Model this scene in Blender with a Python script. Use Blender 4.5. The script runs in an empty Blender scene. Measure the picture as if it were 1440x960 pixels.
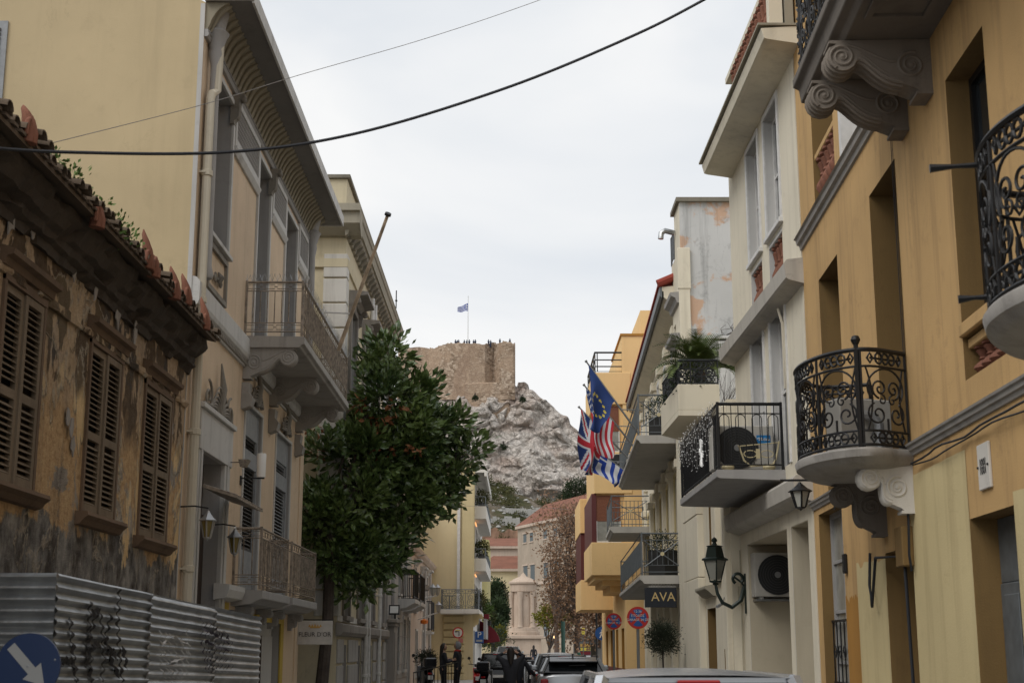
import bpy, bmesh, math, random
from mathutils import Vector, Matrix, noise
random.seed(11)
R = math.radians
C = bpy.context.scene.collection
S = bpy.context.scene
# ---------------------------------------------------------------- camera, world, sun, exposure
CAMZ = 1.65; TILT = 12.19; FPX = 2000.0
cam_d = bpy.data.cameras.new('camera'); cam = bpy.data.objects.new('camera', cam_d); C.objects.link(cam)
cam.location = (0, 0, CAMZ); cam.rotation_euler = (R(90+TILT), 0, 0)
cam_d.lens = 50.0; cam_d.sensor_width = 36.0; cam_d.clip_start = 0.1; cam_d.clip_end = 3000
cam_d.dof.use_dof = True; cam_d.dof.focus_distance = 45; cam_d.dof.aperture_fstop = 5.0
S.camera = cam
w = bpy.data.worlds.new("World"); S.world = w; w.use_nodes = True
SUN_EL, SUN_AZ = 46, 226          # overcast: broad soft sun from behind-left of the camera
def build_world():
    nt = w.node_tree; n = nt.nodes; l = nt.links; n.clear()
    out = n.new('ShaderNodeOutputWorld'); bg = n.new('ShaderNodeBackground')
    sky = n.new('ShaderNodeTexSky'); sky.sky_type = 'NISHITA'; sky.sun_disc = False
    sky.sun_elevation = R(SUN_EL); sky.sun_rotation = R(SUN_AZ); sky.air_density = 1.0; sky.dust_density = 4
    tc = n.new('ShaderNodeTexCoord'); mp = n.new('ShaderNodeMapping'); mp.inputs['Scale'].default_value = (1.0, 1.0, 2.6)
    l.new(tc.outputs['Generated'], mp.inputs['Vector'])
    nz = n.new('ShaderNodeTexNoise'); nz.inputs['Scale'].default_value = 3.4; nz.inputs['Detail'].default_value = 5; nz.inputs['Roughness'].default_value = .45
    nz.inputs['Distortion'].default_value = .4
    l.new(mp.outputs[0], nz.inputs['Vector'])
    cr = n.new('ShaderNodeValToRGB')
    cr.color_ramp.elements[0].position = .33; cr.color_ramp.elements[0].color = (7.6, 8.05, 8.6, 1)
    cr.color_ramp.elements[1].position = .66; cr.color_ramp.elements[1].color = (10.0, 10.0, 9.95, 1)
    l.new(nz.outputs[0], cr.inputs[0])
    mx = n.new('ShaderNodeMix'); mx.data_type = 'RGBA'; mx.inputs['Factor'].default_value = .93
    l.new(sky.outputs[0], mx.inputs['A']); l.new(cr.outputs[0], mx.inputs['B'])
    l.new(mx.outputs['Result'], bg.inputs['Color']); bg.inputs['Strength'].default_value = 0.1
    l.new(bg.outputs[0], out.inputs['Surface'])
build_world()
sd = bpy.data.lights.new('sun', 'SUN'); so = bpy.data.objects.new('sun', sd); C.objects.link(so)
sd.energy = 1.5; sd.angle = R(32); sd.color = (1, .97, .92)
_a = R(SUN_AZ); _e = R(SUN_EL)   # azimuth measured from +Y clockwise
sdir = Vector((math.sin(_a)*math.cos(_e), math.cos(_a)*math.cos(_e), math.sin(_e)))
so.rotation_euler = sdir.to_track_quat('Z', 'Y').to_euler()
S.view_settings.view_transform = 'Standard'; S.view_settings.look = 'None'
S.view_settings.exposure = 0; S.view_settings.gamma = 1
S.render.engine = 'CYCLES'
S.cycles.max_bounces = 8; S.cycles.diffuse_bounces = 5

# ---------------------------------------------------------------- picture measuring
_t = R(TILT)
def ray(u, v):
    x = (u-720)/FPX; y = (480-v)/FPX
    return Vector((x, math.cos(_t)-y*math.sin(_t), math.sin(_t)+y*math.cos(_t)))
def W(u, v, Y):
    r = ray(u, v); k = Y/r.y
    return Vector((r.x*k, Y, CAMZ+r.z*k))

class Facade:
    """a street front: side -1 = left of the street, +1 = right; s runs along it, o outward, z up"""
    def __init__(f, side, x0, slope=0.0):
        n = math.hypot(slope, 1); f.side = side; f.p = Vector((x0, 0, 0)); f.d = Vector((slope/n, 1/n, 0))
        f.n = Vector((1/n, -slope/n, 0))*(-side); f.rot = math.atan2(f.d.y, f.d.x); f.k = 1 if side > 0 else -1
    def sz(f, u, v, o=0.0):
        r = ray(u, v); c = Vector((0, 0, CAMZ)); q = f.p+f.n*o
        t = (q-c).dot(f.n)/r.dot(f.n); h = c+r*t
        return ((h-f.p).dot(f.d), h.z)
    def rect(f, u1, v1, u2, v2, o=0.0):
        a = f.sz(u1, v1, o); b = f.sz(u2, v2, o)
        return (min(a[0], b[0]), max(a[0], b[0]), min(a[1], b[1]), max(a[1], b[1]))
    def w(f, s, o, z=0): return f.p+f.d*s+f.n*o+Vector((0, 0, z))

# ---------------------------------------------------------------- mesh builder
class MB:
    def __init__(m, k=1): m.v = []; m.f = []; m.mi = []; m.sm = []; m.k = k; m.cur = 0
    def add(m, vs, fs, smooth=False, mi=None):
        b = len(m.v); m.v += [(p[0], m.k*p[1], p[2]) for p in vs]
        for q in fs: m.f.append([b+i for i in q]); m.mi.append(m.cur if mi is None else mi); m.sm.append(smooth)
        return m
    def box(m, a0, a1, b0, b1, c0, c1, mi=None):
        if a0 > a1: a0, a1 = a1, a0
        if b0 > b1: b0, b1 = b1, b0
        if c0 > c1: c0, c1 = c1, c0
        vs = [(a0,b0,c0),(a1,b0,c0),(a1,b1,c0),(a0,b1,c0),(a0,b0,c1),(a1,b0,c1),(a1,b1,c1),(a0,b1,c1)]
        return m.add(vs, [(3,2,1,0),(4,5,6,7),(0,1,5,4),(1,2,6,5),(2,3,7,6),(3,0,4,7)], mi=mi)
    def hexa(m, b, t, mi=None):   # bottom 4 points, top 4 points
        return m.add(list(b)+list(t), [(3,2,1,0),(4,5,6,7),(0,1,5,4),(1,2,6,5),(2,3,7,6),(3,0,4,7)], mi=mi)
    def prism(m, pts, lo, hi, axis=0, mi=None, smooth=False):
        """pts in the plane across axis; axis 0: pts=(o,z); axis 1: pts=(s,z); axis 2: pts=(s,o)"""
        def P(p, h): return (h,p[0],p[1]) if axis == 0 else ((p[0],h,p[1]) if axis == 1 else (p[0],p[1],h))
        n = len(pts); vs = [P(p, lo) for p in pts]+[P(p, hi) for p in pts]
        fs = [tuple(range(n))[::-1], tuple(range(n, 2*n))]
        m.add(vs, fs, mi=mi); m.add(vs, [(i, (i+1) % n, n+(i+1) % n, n+i) for i in range(n)], smooth=smooth, mi=mi)
        return m
    def tube(m, pts, r, n=6, closed=False, mi=None, caps=True):
        P = [Vector(p) for p in pts]; N = len(P); rs = r if isinstance(r, (list, tuple)) else [r]*N
        rings = []; up = None
        for i in range(N):
            if closed: t = P[(i+1) % N]-P[i-1]
            else: t = P[min(i+1, N-1)]-P[max(i-1, 0)]
            if t.length < 1e-9: t = Vector((0, 0, 1))
            t.normalize()
            if up is None: up = Vector((0, 0, 1)) if abs(t.z) < .9 else Vector((1, 0, 0))
            a = t.cross(up)
            if a.length < 1e-4: a = t.cross(Vector((1, .3, .2)))
            a.normalize(); b = a.cross(t).normalized(); up = b
            rings.append([P[i]+(a*math.cos(2*math.pi*j/n)+b*math.sin(2*math.pi*j/n))*rs[i] for j in range(n)])
        vs = [p for q in rings for p in q]; fs = []
        for i in range(N if closed else N-1):
            i2 = (i+1) % N
            for j in range(n): fs.append((i*n+j, i*n+(j+1) % n, i2*n+(j+1) % n, i2*n+j))
        if not closed and caps: fs += [tuple(range(n))[::-1], tuple(range((N-1)*n, N*n))]
        return m.add(vs, fs, smooth=n > 5, mi=mi)
    def lathe(m, prof, c=(0,0,0), n=12, axis=2, mi=None, smooth=True):
        vs = []
        for r_, h in prof:
            for j in range(n):
                a = 2*math.pi*j/n; x, y = r_*math.cos(a), r_*math.sin(a)
                p = (x, y, h) if axis == 2 else ((h, x, y) if axis == 0 else (x, h, y))
                vs.append((c[0]+p[0], c[1]+p[1], c[2]+p[2]))
        K = len(prof); fs = [(i*n+j, i*n+(j+1) % n, (i+1)*n+(j+1) % n, (i+1)*n+j) for i in range(K-1) for j in range(n)]
        if prof[0][0] > 1e-5: fs.append(tuple(range(n))[::-1])
        if prof[-1][0] > 1e-5: fs.append(tuple(range((K-1)*n, K*n)))
        return m.add(vs, fs, smooth=smooth, mi=mi)
    def grid(m, fn, nu, nv, mi=None, smooth=True, closed=False):
        vs = [fn(i/nu, j/nv) for j in range(nv+1) for i in range(nu+1)]
        W_ = nu+1
        b = len(m.v); m.v += [(p[0], m.k*p[1], p[2]) for p in vs]
        for j in range(nv):
            for i in range(nu):
                m.f.append([b+j*W_+i, b+j*W_+i+1, b+(j+1)*W_+i+1, b+(j+1)*W_+i])
                m.mi.append(mi(i, j) if callable(mi) else (m.cur if mi is None else mi)); m.sm.append(smooth)
        return m
    def split(m, name, mats, parent=None, bevel=0, **kw):
        """one object for each separate piece"""
        par = list(range(len(m.v)))
        def find(a):
            while par[a] != a: par[a] = par[par[a]]; a = par[a]
            return a
        key = {}
        for i, p in enumerate(m.v):
            k = (round(p[0], 4), round(p[1], 4), round(p[2], 4))
            if k in key: par[find(i)] = find(key[k])
            else: key[k] = i
        for f in m.f:
            for q in f[1:]: par[find(q)] = find(f[0])
        gr = {}
        for n, f in enumerate(m.f): gr.setdefault(find(f[0]), []).append(n)
        out = []
        for fs in gr.values():
            s = MB(1); mp = {}
            for n in fs:
                q = []
                for i in m.f[n]:
                    if i not in mp: mp[i] = len(s.v); s.v.append(m.v[i])
                    q.append(mp[i])
                s.f.append(q); s.mi.append(m.mi[n]); s.sm.append(m.sm[n])
            out.append(s.build(name, mats, parent, bevel, **kw))
        return out
    def build(m, name, mats, parent=None, bevel=0, sharp=35, normals=True, label=None, seg=1):
        me = bpy.data.meshes.new(name); me.from_pydata(m.v, [], m.f)
        if not isinstance(mats, (list, tuple)): mats = [mats]
        for x in mats: me.materials.append(M[x] if isinstance(x, str) else x)
        me.polygons.foreach_set('material_index', [min(i, len(mats)-1) for i in m.mi])
        me.polygons.foreach_set('use_smooth', m.sm)
        if normals:
            bm = bmesh.new(); bm.from_mesh(me); bmesh.ops.recalc_face_normals(bm, faces=bm.faces); bm.to_mesh(me); bm.free()
        if any(m.sm): me.set_sharp_from_angle(angle=R(sharp))
        me.update()
        o = bpy.data.objects.new(name, me); C.objects.link(o)
        if parent: o.parent = parent
        if bevel:
            b = o.modifiers.new('b', 'BEVEL'); b.width = bevel; b.segments = seg; b.limit_method = 'ANGLE'; b.angle_limit = R(40)
        if label: o['label'] = label
        return o

def tag(o, label, cat, group=None):
    o['label'] = label; o['category'] = cat
    if group: o['group'] = group
    return o
def thing(name, label, cat, loc=(0,0,0), rotz=0.0, group=None):
    o = bpy.data.objects.new(name, None); C.objects.link(o); o.location = loc; o.rotation_euler = (0, 0, rotz)
    o.empty_display_size = .2
    return tag(o, label, cat, group)
def dup(o, loc=None, rotz=None, parent=None, label=None, group=None, scale=None):
    c = o.copy(); C.objects.link(c)
    if parent: c.parent = parent
    if loc is not None: c.location = loc
    if rotz is not None: c.rotation_euler = (0, 0, rotz)
    if scale: c.scale = (scale,)*3
    if label: c['label'] = label
    if group: c['group'] = group
    for ch in list(o.children): dup(ch, parent=c)
    return c
def struct(o): o['kind'] = 'structure'; return o

# ---------------------------------------------------------------- materials
M = {}
def _new(name):
    m = bpy.data.materials.new(name); m.use_nodes = True; nt = m.node_tree
    return m, nt, nt.nodes['Principled BSDF']
def plain(name, col, rough=.6, metal=0, spec=None, alpha=None, emit=None, bump=0, bscale=40, var=0.0):
    m, nt, b = _new(name); M[name] = m
    b.inputs['Base Color'].default_value = (*col, 1); b.inputs['Roughness'].default_value = rough; b.inputs['Metallic'].default_value = metal
    if spec is not None: b.inputs['Specular IOR Level'].default_value = spec
    if emit: b.inputs['Emission Color'].default_value = (*emit[0], 1); b.inputs['Emission Strength'].default_value = emit[1]
    if bump or var:
        tc = nt.nodes.new('ShaderNodeTexCoord'); nz = nt.nodes.new('ShaderNodeTexNoise'); nz.inputs['Scale'].default_value = bscale; nz.inputs['Detail'].default_value = 4
        nt.links.new(tc.outputs['Object'], nz.inputs['Vector'])
        if bump:
            bp = nt.nodes.new('ShaderNodeBump'); bp.inputs['Strength'].default_value = bump; bp.inputs['Distance'].default_value = .02
            nt.links.new(nz.outputs[0], bp.inputs['Height']); nt.links.new(bp.outputs[0], b.inputs['Normal'])
        if var:
            n2 = nt.nodes.new('ShaderNodeTexNoise'); n2.inputs['Scale'].default_value = bscale*.2; n2.inputs['Detail'].default_value = 5
            nt.links.new(tc.outputs['Object'], n2.inputs['Vector'])
            cr = nt.nodes.new('ShaderNodeValToRGB'); cr.color_ramp.elements[0].position = .3; cr.color_ramp.elements[1].position = .7
            cr.color_ramp.elements[0].color = tuple(c*(1-var) for c in col)+(1,); cr.color_ramp.elements[1].color = tuple(min(1, c*(1+var*.6)) for c in col)+(1,)
            nt.links.new(n2.outputs[0], cr.inputs[0]); nt.links.new(cr.outputs[0], b.inputs['Base Color'])
    return m
class G:
    """small node-graph helper"""
    def __init__(g, nt): g.nt = nt; g.n = nt.nodes; g.l = nt.links; g.tc = g.n.new('ShaderNodeTexCoord')
    def mp(g, sc=(1,1,1), loc=(0,0,0)):
        m = g.n.new('ShaderNodeMapping'); m.inputs['Scale'].default_value = sc; m.inputs['Location'].default_value = loc
        g.l.new(g.tc.outputs['Object'], m.inputs['Vector']); return m.outputs[0]
    def noise(g, vec, scale, detail=4, rough=.55, dist=0):
        n = g.n.new('ShaderNodeTexNoise'); n.inputs['Scale'].default_value = scale; n.inputs['Detail'].default_value = detail
        n.inputs['Roughness'].default_value = rough; n.inputs['Distortion'].default_value = dist; g.l.new(vec, n.inputs['Vector']); return n.outputs[0]
    def vor(g, vec, scale, feat='F1', out='Distance', rnd=1.0):
        n = g.n.new('ShaderNodeTexVoronoi'); n.feature = feat; n.inputs['Scale'].default_value = scale; n.inputs['Randomness'].default_value = rnd
        g.l.new(vec, n.inputs['Vector']); return n.outputs[out]
    def ramp(g, fac, stops):
        r = g.n.new('ShaderNodeValToRGB'); e = r.color_ramp.elements
        while len(e) < len(stops): e.new(.5)
        for i, (p, c) in enumerate(stops):
            e[i].position = p; e[i].color = (*c, 1) if isinstance(c, tuple) else (c, c, c, 1)
        g.l.new(fac, r.inputs[0]); return r.outputs[0]
    def mix(g, fac, a, b, blend='MIX'):
        m = g.n.new('ShaderNodeMix'); m.data_type = 'RGBA'; m.blend_type = blend
        for s, x in (('Factor', fac), ('A', a), ('B', b)):
            if isinstance(x, (int, float)): m.inputs[s].default_value = x if s == 'Factor' else (x, x, x, 1)
            elif isinstance(x, tuple): m.inputs[s].default_value = (*x, 1)
            else: g.l.new(x, m.inputs[s])
        return m.outputs['Result']
    def math(g, op, a, b=None):
        m = g.n.new('ShaderNodeMath'); m.operation = op
        for i, x in enumerate((a, b)):
            if x is None: continue
            if isinstance(x, (int, float)): m.inputs[i].default_value = x
            else: g.l.new(x, m.inputs[i])
        return m.outputs[0]
    def sepz(g, axis='Z'):
        s = g.n.new('ShaderNodeSeparateXYZ'); g.l.new(g.tc.outputs['Object'], s.inputs[0]); return s.outputs[axis]
    def bump(g, h, strength, dist, bsdf):
        b = g.n.new('ShaderNodeBump'); b.inputs['Strength'].default_value = strength; b.inputs['Distance'].default_value = dist
        g.l.new(h, b.inputs['Height']); g.l.new(b.outputs[0], bsdf.inputs['Normal'])
def plaster(name, col, dirt=(.12,.10,.08), amt=.35, streak=.4, grain=.4, var=.12, patch=None, pamt=.62, gscale=60, rough=.88, cracks=.55):
    m, nt, b = _new(name); M[name] = m; g = G(nt); b.inputs['Roughness'].default_value = rough; b.inputs['Specular IOR Level'].default_value = .25
    v1 = g.mp(); big = g.noise(v1, .55, 5); base = g.ramp(big, [(.3, tuple(c*(1-var) for c in col)), (.7, tuple(min(1, c*(1+var*.7)) for c in col))])
    if patch:
        pm = g.ramp(g.noise(v1, .9, 6, .6, .3), [(pamt, 0.), (pamt+.04, 1.)]); base = g.mix(pm, base, patch)
    st = g.ramp(g.noise(g.mp((2.2, 2.2, .16)), 1.6, 6, .65), [(.5, 0.), (.8, 1.)])
    base = g.mix(g.math('MULTIPLY', st, streak), base, dirt)
    sp = g.ramp(g.noise(v1, 2.3, 8, .7), [(.56, 0.), (.78, 1.)]); base = g.mix(g.math('MULTIPLY', sp, amt), base, dirt)
    if cracks:
        ck = g.ramp(g.noise(g.mp((1,1,.8),(3,8,1)), .8, 9, .6, .8), [(.4955, 0.), (.4985, 1.), (.5015, 0.)]); base = g.mix(g.math('MULTIPLY', g.math('MULTIPLY', ck, g.ramp(g.noise(v1, .35, 3), [(.5, 0.), (.6, 1.)])), cracks), base, dirt)
    g.l.new(base, b.inputs['Base Color'])
    h = g.math('ADD', g.noise(v1, gscale, 3, .6), g.math('MULTIPLY', g.noise(v1, 3, 4), 1.5)); g.bump(h, grain, .012, b)
    return m
# colours are the real base colours of the surfaces
plaster('cream_yellow_render', (.53,.425,.26), (.3,.24,.15), .28, .28, .25, .09)
plaster('beige_roughcast', (.62,.48,.34), (.17,.13,.09), .22, .3, 1.0, .12, gscale=45)
plaster('plaster_white', (.52,.51,.49), (.16,.15,.14), .35, .45, .25, .08)
plaster('plaster_grey', (.33,.32,.31), (.13,.12,.12), .3, .35, .25, .08)
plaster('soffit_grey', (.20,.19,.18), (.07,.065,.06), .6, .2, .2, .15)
plaster('frieze_ochre', (.27,.24,.18), (.09,.08,.06), .5, .3, .2)
plaster('relief_stone', (.24,.22,.19), (.05,.045,.04), .6, .5, .5)
plaster('pale_yellow_stone', (.58,.51,.36), (.2,.17,.12), .3, .35, .25, .08)
plaster('quoin_white', (.60,.58,.54), (.2,.18,.16), .3, .5, .25)
plaster('cornice_dark', (.22,.20,.16), (.05,.05,.04), .6, .4, .3)
plaster('dirty_stone', (.30,.275,.25), (.08,.07,.06), .5, .5, .4)
plaster('grey_wall', (.40,.385,.37), (.15,.14,.13), .3, .4, .3)
plaster('pinkish_wall', (.52,.42,.34), (.22,.18,.14), .3, .4, .25)
plaster('yellow_far_wall', (.68,.58,.37), (.3,.24,.15), .15, .2, .2, .06)
plaster('yellow_rustic', (.58,.49,.29), (.2,.16,.1), .2, .2, .2, .08)
plaster('lime_yellow_wall', (.56,.50,.24), (.25,.22,.12), .2, .2, .2, .08)
plaster('ochre_orange', (.56,.36,.16), (.20,.12,.06), .5, .7, .3, .13)
plaster('ochre_deep', (.40,.20,.045), (.15,.08,.03), .3, .3, .25, .1)
plaster('yellow_patch', (.62,.51,.28), (.28,.2,.1), .28, .45, .25, .09)
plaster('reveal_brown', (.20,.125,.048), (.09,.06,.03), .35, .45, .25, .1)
plaster('cream_render', (.72,.66,.53), (.26,.22,.16), .22, .34, .2, .06)
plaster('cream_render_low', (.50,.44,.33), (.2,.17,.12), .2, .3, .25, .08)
plaster('balcony_marble', (.33,.31,.285), (.09,.08,.07), .5, .5, .25)
plaster('balcony_dark', (.17,.15,.13), (.05,.045,.04), .5, .4, .3)
plaster('marble_console', (.62,.59,.54), (.2,.18,.16), .3, .4, .2)
plaster('concrete_peeling', (.54,.54,.53), (.13,.13,.13), .75, .85, .3, .12, patch=(.56,.38,.27), pamt=.55)
plaster('modern_orange', (.78,.54,.26), (.4,.26,.12), .1, .14, .1, .05)
plaster('modern_white', (.66,.64,.60), (.3,.28,.25), .15, .3, .1, .05)
plaster('maroon_plinth', (.13,.035,.03), (.05,.02,.02), .3, .3, .2)
plaster('beige_classical', (.58,.44,.31), (.3,.22,.15), .3, .35, .2, .1)
plaster('marble_monument', (.48,.38,.30), (.28,.17,.11), .45, .5, .4, .14)
plaster('pavement_stone', (.38,.37,.345), (.12,.11,.1), .4, .0, .4)
plaster('terracotta', (.23,.10,.065), (.12,.05,.03), .45, .2, .3, .2)
plaster('terracotta_red', (.33,.07,.05), (.12,.04,.03), .3, .1, .3, .2)
plaster('old_wood', (.15,.10,.065), (.05,.035,.025), .6, .7, .5, .25, gscale=30)
plaster('old_wood_pale', (.19,.145,.10), (.06,.045,.03), .6, .7, .5, .25, gscale=30)
plaster('tile_mossy', (.11,.08,.055), (.03,.028,.02), .6, .2, .6, .4)
plaster('eave_sooty', (.058,.045,.034), (.02,.018,.015), .6, .5, .5, .3)
plaster('pipe_cream', (.55,.50,.40), (.2,.17,.13), .25, .4, .1, .08)
plain('wood_grey_paint', (.27,.28,.29), .6, bump=.15, var=.15)
plain('white_paint', (.62,.61,.59), .55, bump=.1, var=.12)
plain('lattice_dark', (.09,.085,.08), .9)
plain('dark_void', (.012,.012,.012), .9)
plain('door_brown', (.06,.04,.03), .5, var=.2)
plain('glass_dark', (.02,.024,.027), .07, spec=.6)
plain('glass_pale', (.16,.19,.21), .08, spec=.6)
plain('curtain_glass', (.30,.30,.27), .25, var=.3, bscale=20)
plain('iron_black', (.014,.014,.015), .45, metal=.3, bump=.2, bscale=120)
plain('iron_rusty', (.27,.225,.18), .8, var=.5, bscale=60)
plain('iron_grey', (.14,.155,.165), .5, metal=.3, var=.2)
plain('steel_rail_dark', (.03,.033,.036), .5, metal=.4)
plain('galvanised', (.34,.35,.355), .33, metal=.9, bump=.10, bscale=25, var=.3)
plain('steel_pole', (.33,.34,.35), .4, metal=.8)
plain('spray_black', (.012,.011,.012), .7)
plain('spray_white', (.5,.5,.5), .7)
plain('spray_purple', (.035,.028,.05), .7)
plain('sign_blue', (.012,.075,.27), .35)
plain('sign_blue_dull', (.003,.022,.085), .4)
plain('sign_grey', (.34,.34,.33), .5)
plain('sign_red', (.45,.018,.012), .35)
plain('sign_white', (.62,.62,.6), .4)
plain('sign_board', (.50,.48,.45), .6, var=.1)
plain('sign_text_grey', (.08,.075,.07), .6)
plain('gold', (.50,.30,.08), .4)
plain('gold_letters', (.60,.45,.20), .4)
plain('navy', (.010,.014,.022), .5)
plain('ac_white', (.42,.40,.36), .5, var=.08)
plain('ac_grille', (.012,.013,.014), .5)
plain('ac_hub', (.2,.2,.2), .5)
plain('ac_blue', (.01,.17,.42), .4)
plain('chair_cream', (.55,.47,.28), .5)
plain('cable_black', (.012,.014,.02), .6)
plain('cable_grey', (.20,.19,.18), .7)
plain('flag_blue', (.016,.045,.18), .8)
plain('flag_royal', (.012,.05,.33), .8)
plain('flag_white', (.62,.63,.66), .8)
plain('flag_red', (.46,.02,.035), .8)
plain('flag_star', (.62,.5,.08), .8)
plain('lamp_green', (.012,.022,.018), .4, metal=.3)
plain('lamp_glass', (.42,.42,.38), .15)
plain('lamp_amber', (.17,.13,.04), .2)
plain('lamp_cap', (.36,.37,.38), .4, metal=.6)
plain('opal', (.7,.69,.66), .4)
plain('rubber', (.012,.012,.012), .8)
plain('car_silver', (.50,.52,.55), .22, metal=.6)
plain('car_pale', (.46,.47,.48), .25, metal=.5)
plain('car_black', (.01,.01,.012), .2)
plain('car_white', (.6,.61,.62), .25)
plain('car_grey', (.16,.17,.18), .25, metal=.6)
plain('car_glass', (.012,.014,.016), .05, spec=.7)
plain('tail_red', (.34,.01,.012), .2)
plain('plate', (.6,.6,.58), .4)
plain('chrome', (.5,.5,.5), .2, metal=1)
plain('awning_red', (.17,.012,.022), .8)
plain('skin', (.42,.25,.17), .55)
plain('hair_dark', (.018,.012,.009), .6)
plain('cloth_black', (.009,.009,.011), .9, bump=.4, bscale=30)
plain('cloth_navy', (.02,.03,.06), .9)
plain('cloth_denim', (.06,.10,.18), .9)
plain('cloth_grey', (.25,.25,.26), .9)
plain('cloth_red', (.42,.03,.025), .9)
plain('cloth_green', (.03,.10,.07), .9)
plain('pot_terracotta', (.28,.11,.06), .8, var=.2)
plain('pot_dark', (.03,.03,.03), .6)
plain('pot_green', (.05,.28,.06), .5)
plain('led_white', (.8,.8,.8), .4)
plain('lamp_lit', (.9,.6,.3), .4, emit=((1,.62,.25), 6))
plain('orange_lamp', (.6,.16,.02), .4)
plain('cloth_coat', (.022,.022,.028), .85, bump=.5, bscale=25, var=.3)
plaster('classical_wall', (.40,.33,.26), (.2,.15,.11), .4, .4, .3, .15)
plaster('terracotta_brown', (.24,.105,.07), (.09,.04,.03), .4, .2, .2, .2)
plain('sign_pink', (.45,.15,.13), .5)
plain('car_red', (.45,.02,.015), .25)
plain('window_slate', (.12,.14,.15), .4)
plain('cabinet_grey', (.16,.16,.16), .5)
plaster('earth_brown', (.25,.15,.10), (.08,.06,.04), .7, .4, .8, .3)
plain('maroon_paint', (.10,.02,.02), .6)
plain('shutter_brown', (.20,.07,.035), .6)
plaster('balcony_pale', (.46,.44,.40), (.15,.14,.12), .3, .3, .2)
plaster('concrete_plain', (.56,.56,.55), (.14,.14,.14), .4, .6, .3, .08)
plain('ac_ring', (.05,.05,.05), .5)
plain('screen_black', (.012,.012,.014), .8)
plain('led_bulb', (.8,.8,.78), .3, emit=((1,.98,.94), .1))
plain('lamp_glass_dim', (.24,.24,.21), .15)
plaster('balcony_stone', (.21,.18,.15), (.05,.04,.035), .55, .4, .3)
plaster('plaster_white_soft', (.47,.44,.39), (.12,.11,.10), .4, .4, .25)
plain('lamp_lit_dim', (.8,.5,.3), .5, emit=((1,.45,.15), 1.2))
plaster('cornice_stone', (.34,.31,.245), (.10,.09,.07), .5, .4, .3)
plain('canvas_beige', (.33,.29,.24), .8, var=.15)
plain('plate_ceramic', (.55,.54,.5), .35, var=.1)
plain('plastic_beige', (.38,.34,.25), .6)
plain('bark', (.07,.055,.045), .95, bump=.8, bscale=20, var=.4)
plain('bark_brown', (.10,.07,.055), .95, bump=.8, bscale=20, var=.3)
plain('green_post', (.03,.085,.065), .5)
plain('tarmac_line', (.5,.5,.48), .8)
plaster('yellow_trim', (.46,.33,.07), (.2,.14,.05), .3, .3, .2)
plain('pale_rust', (.56,.44,.32), .7, var=.45, bscale=25)

def m_leaf(name, a, b_, rough=.4, spec=.5, trans=.0, sc=1.2):
    m, nt, b = _new(name); M[name] = m; g = G(nt); b.inputs['Roughness'].default_value = rough; b.inputs['Specular IOR Level'].default_value = spec
    n = g.noise(g.mp(), sc, 3); n2 = g.noise(g.mp(), sc*18, 2)
    c = g.ramp(g.math('ADD', g.math('MULTIPLY', n, .5), g.math('MULTIPLY', n2, .5)), [(.36, a), (.64, b_)])
    g.l.new(c, b.inputs['Base Color'])
    return m
m_leaf('leaf_magnolia', (.022,.050,.016), (.15,.21,.06), .30, .6)
m_leaf('leaf_dead', (.16,.06,.025), (.25,.11,.05), .7, .2)
m_leaf('leaf_autumn', (.16,.105,.075), (.32,.19,.11), .8, .1, sc=.7)
m_leaf('leaf_yellowgreen', (.09,.10,.015), (.22,.19,.02), .7, .2, sc=.8)
m_leaf('leaf_dark', (.012,.022,.010), (.04,.065,.02), .6, .3, sc=.6)
m_leaf('leaf_olive', (.020,.027,.017), (.055,.065,.042), .7, .2, sc=3)
m_leaf('leaf_palm', (.05,.085,.02), (.15,.19,.05), .5, .4, sc=4)
m_leaf('leaf_bright', (.05,.10,.02), (.12,.19,.04), .6, .3, sc=4)

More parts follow.
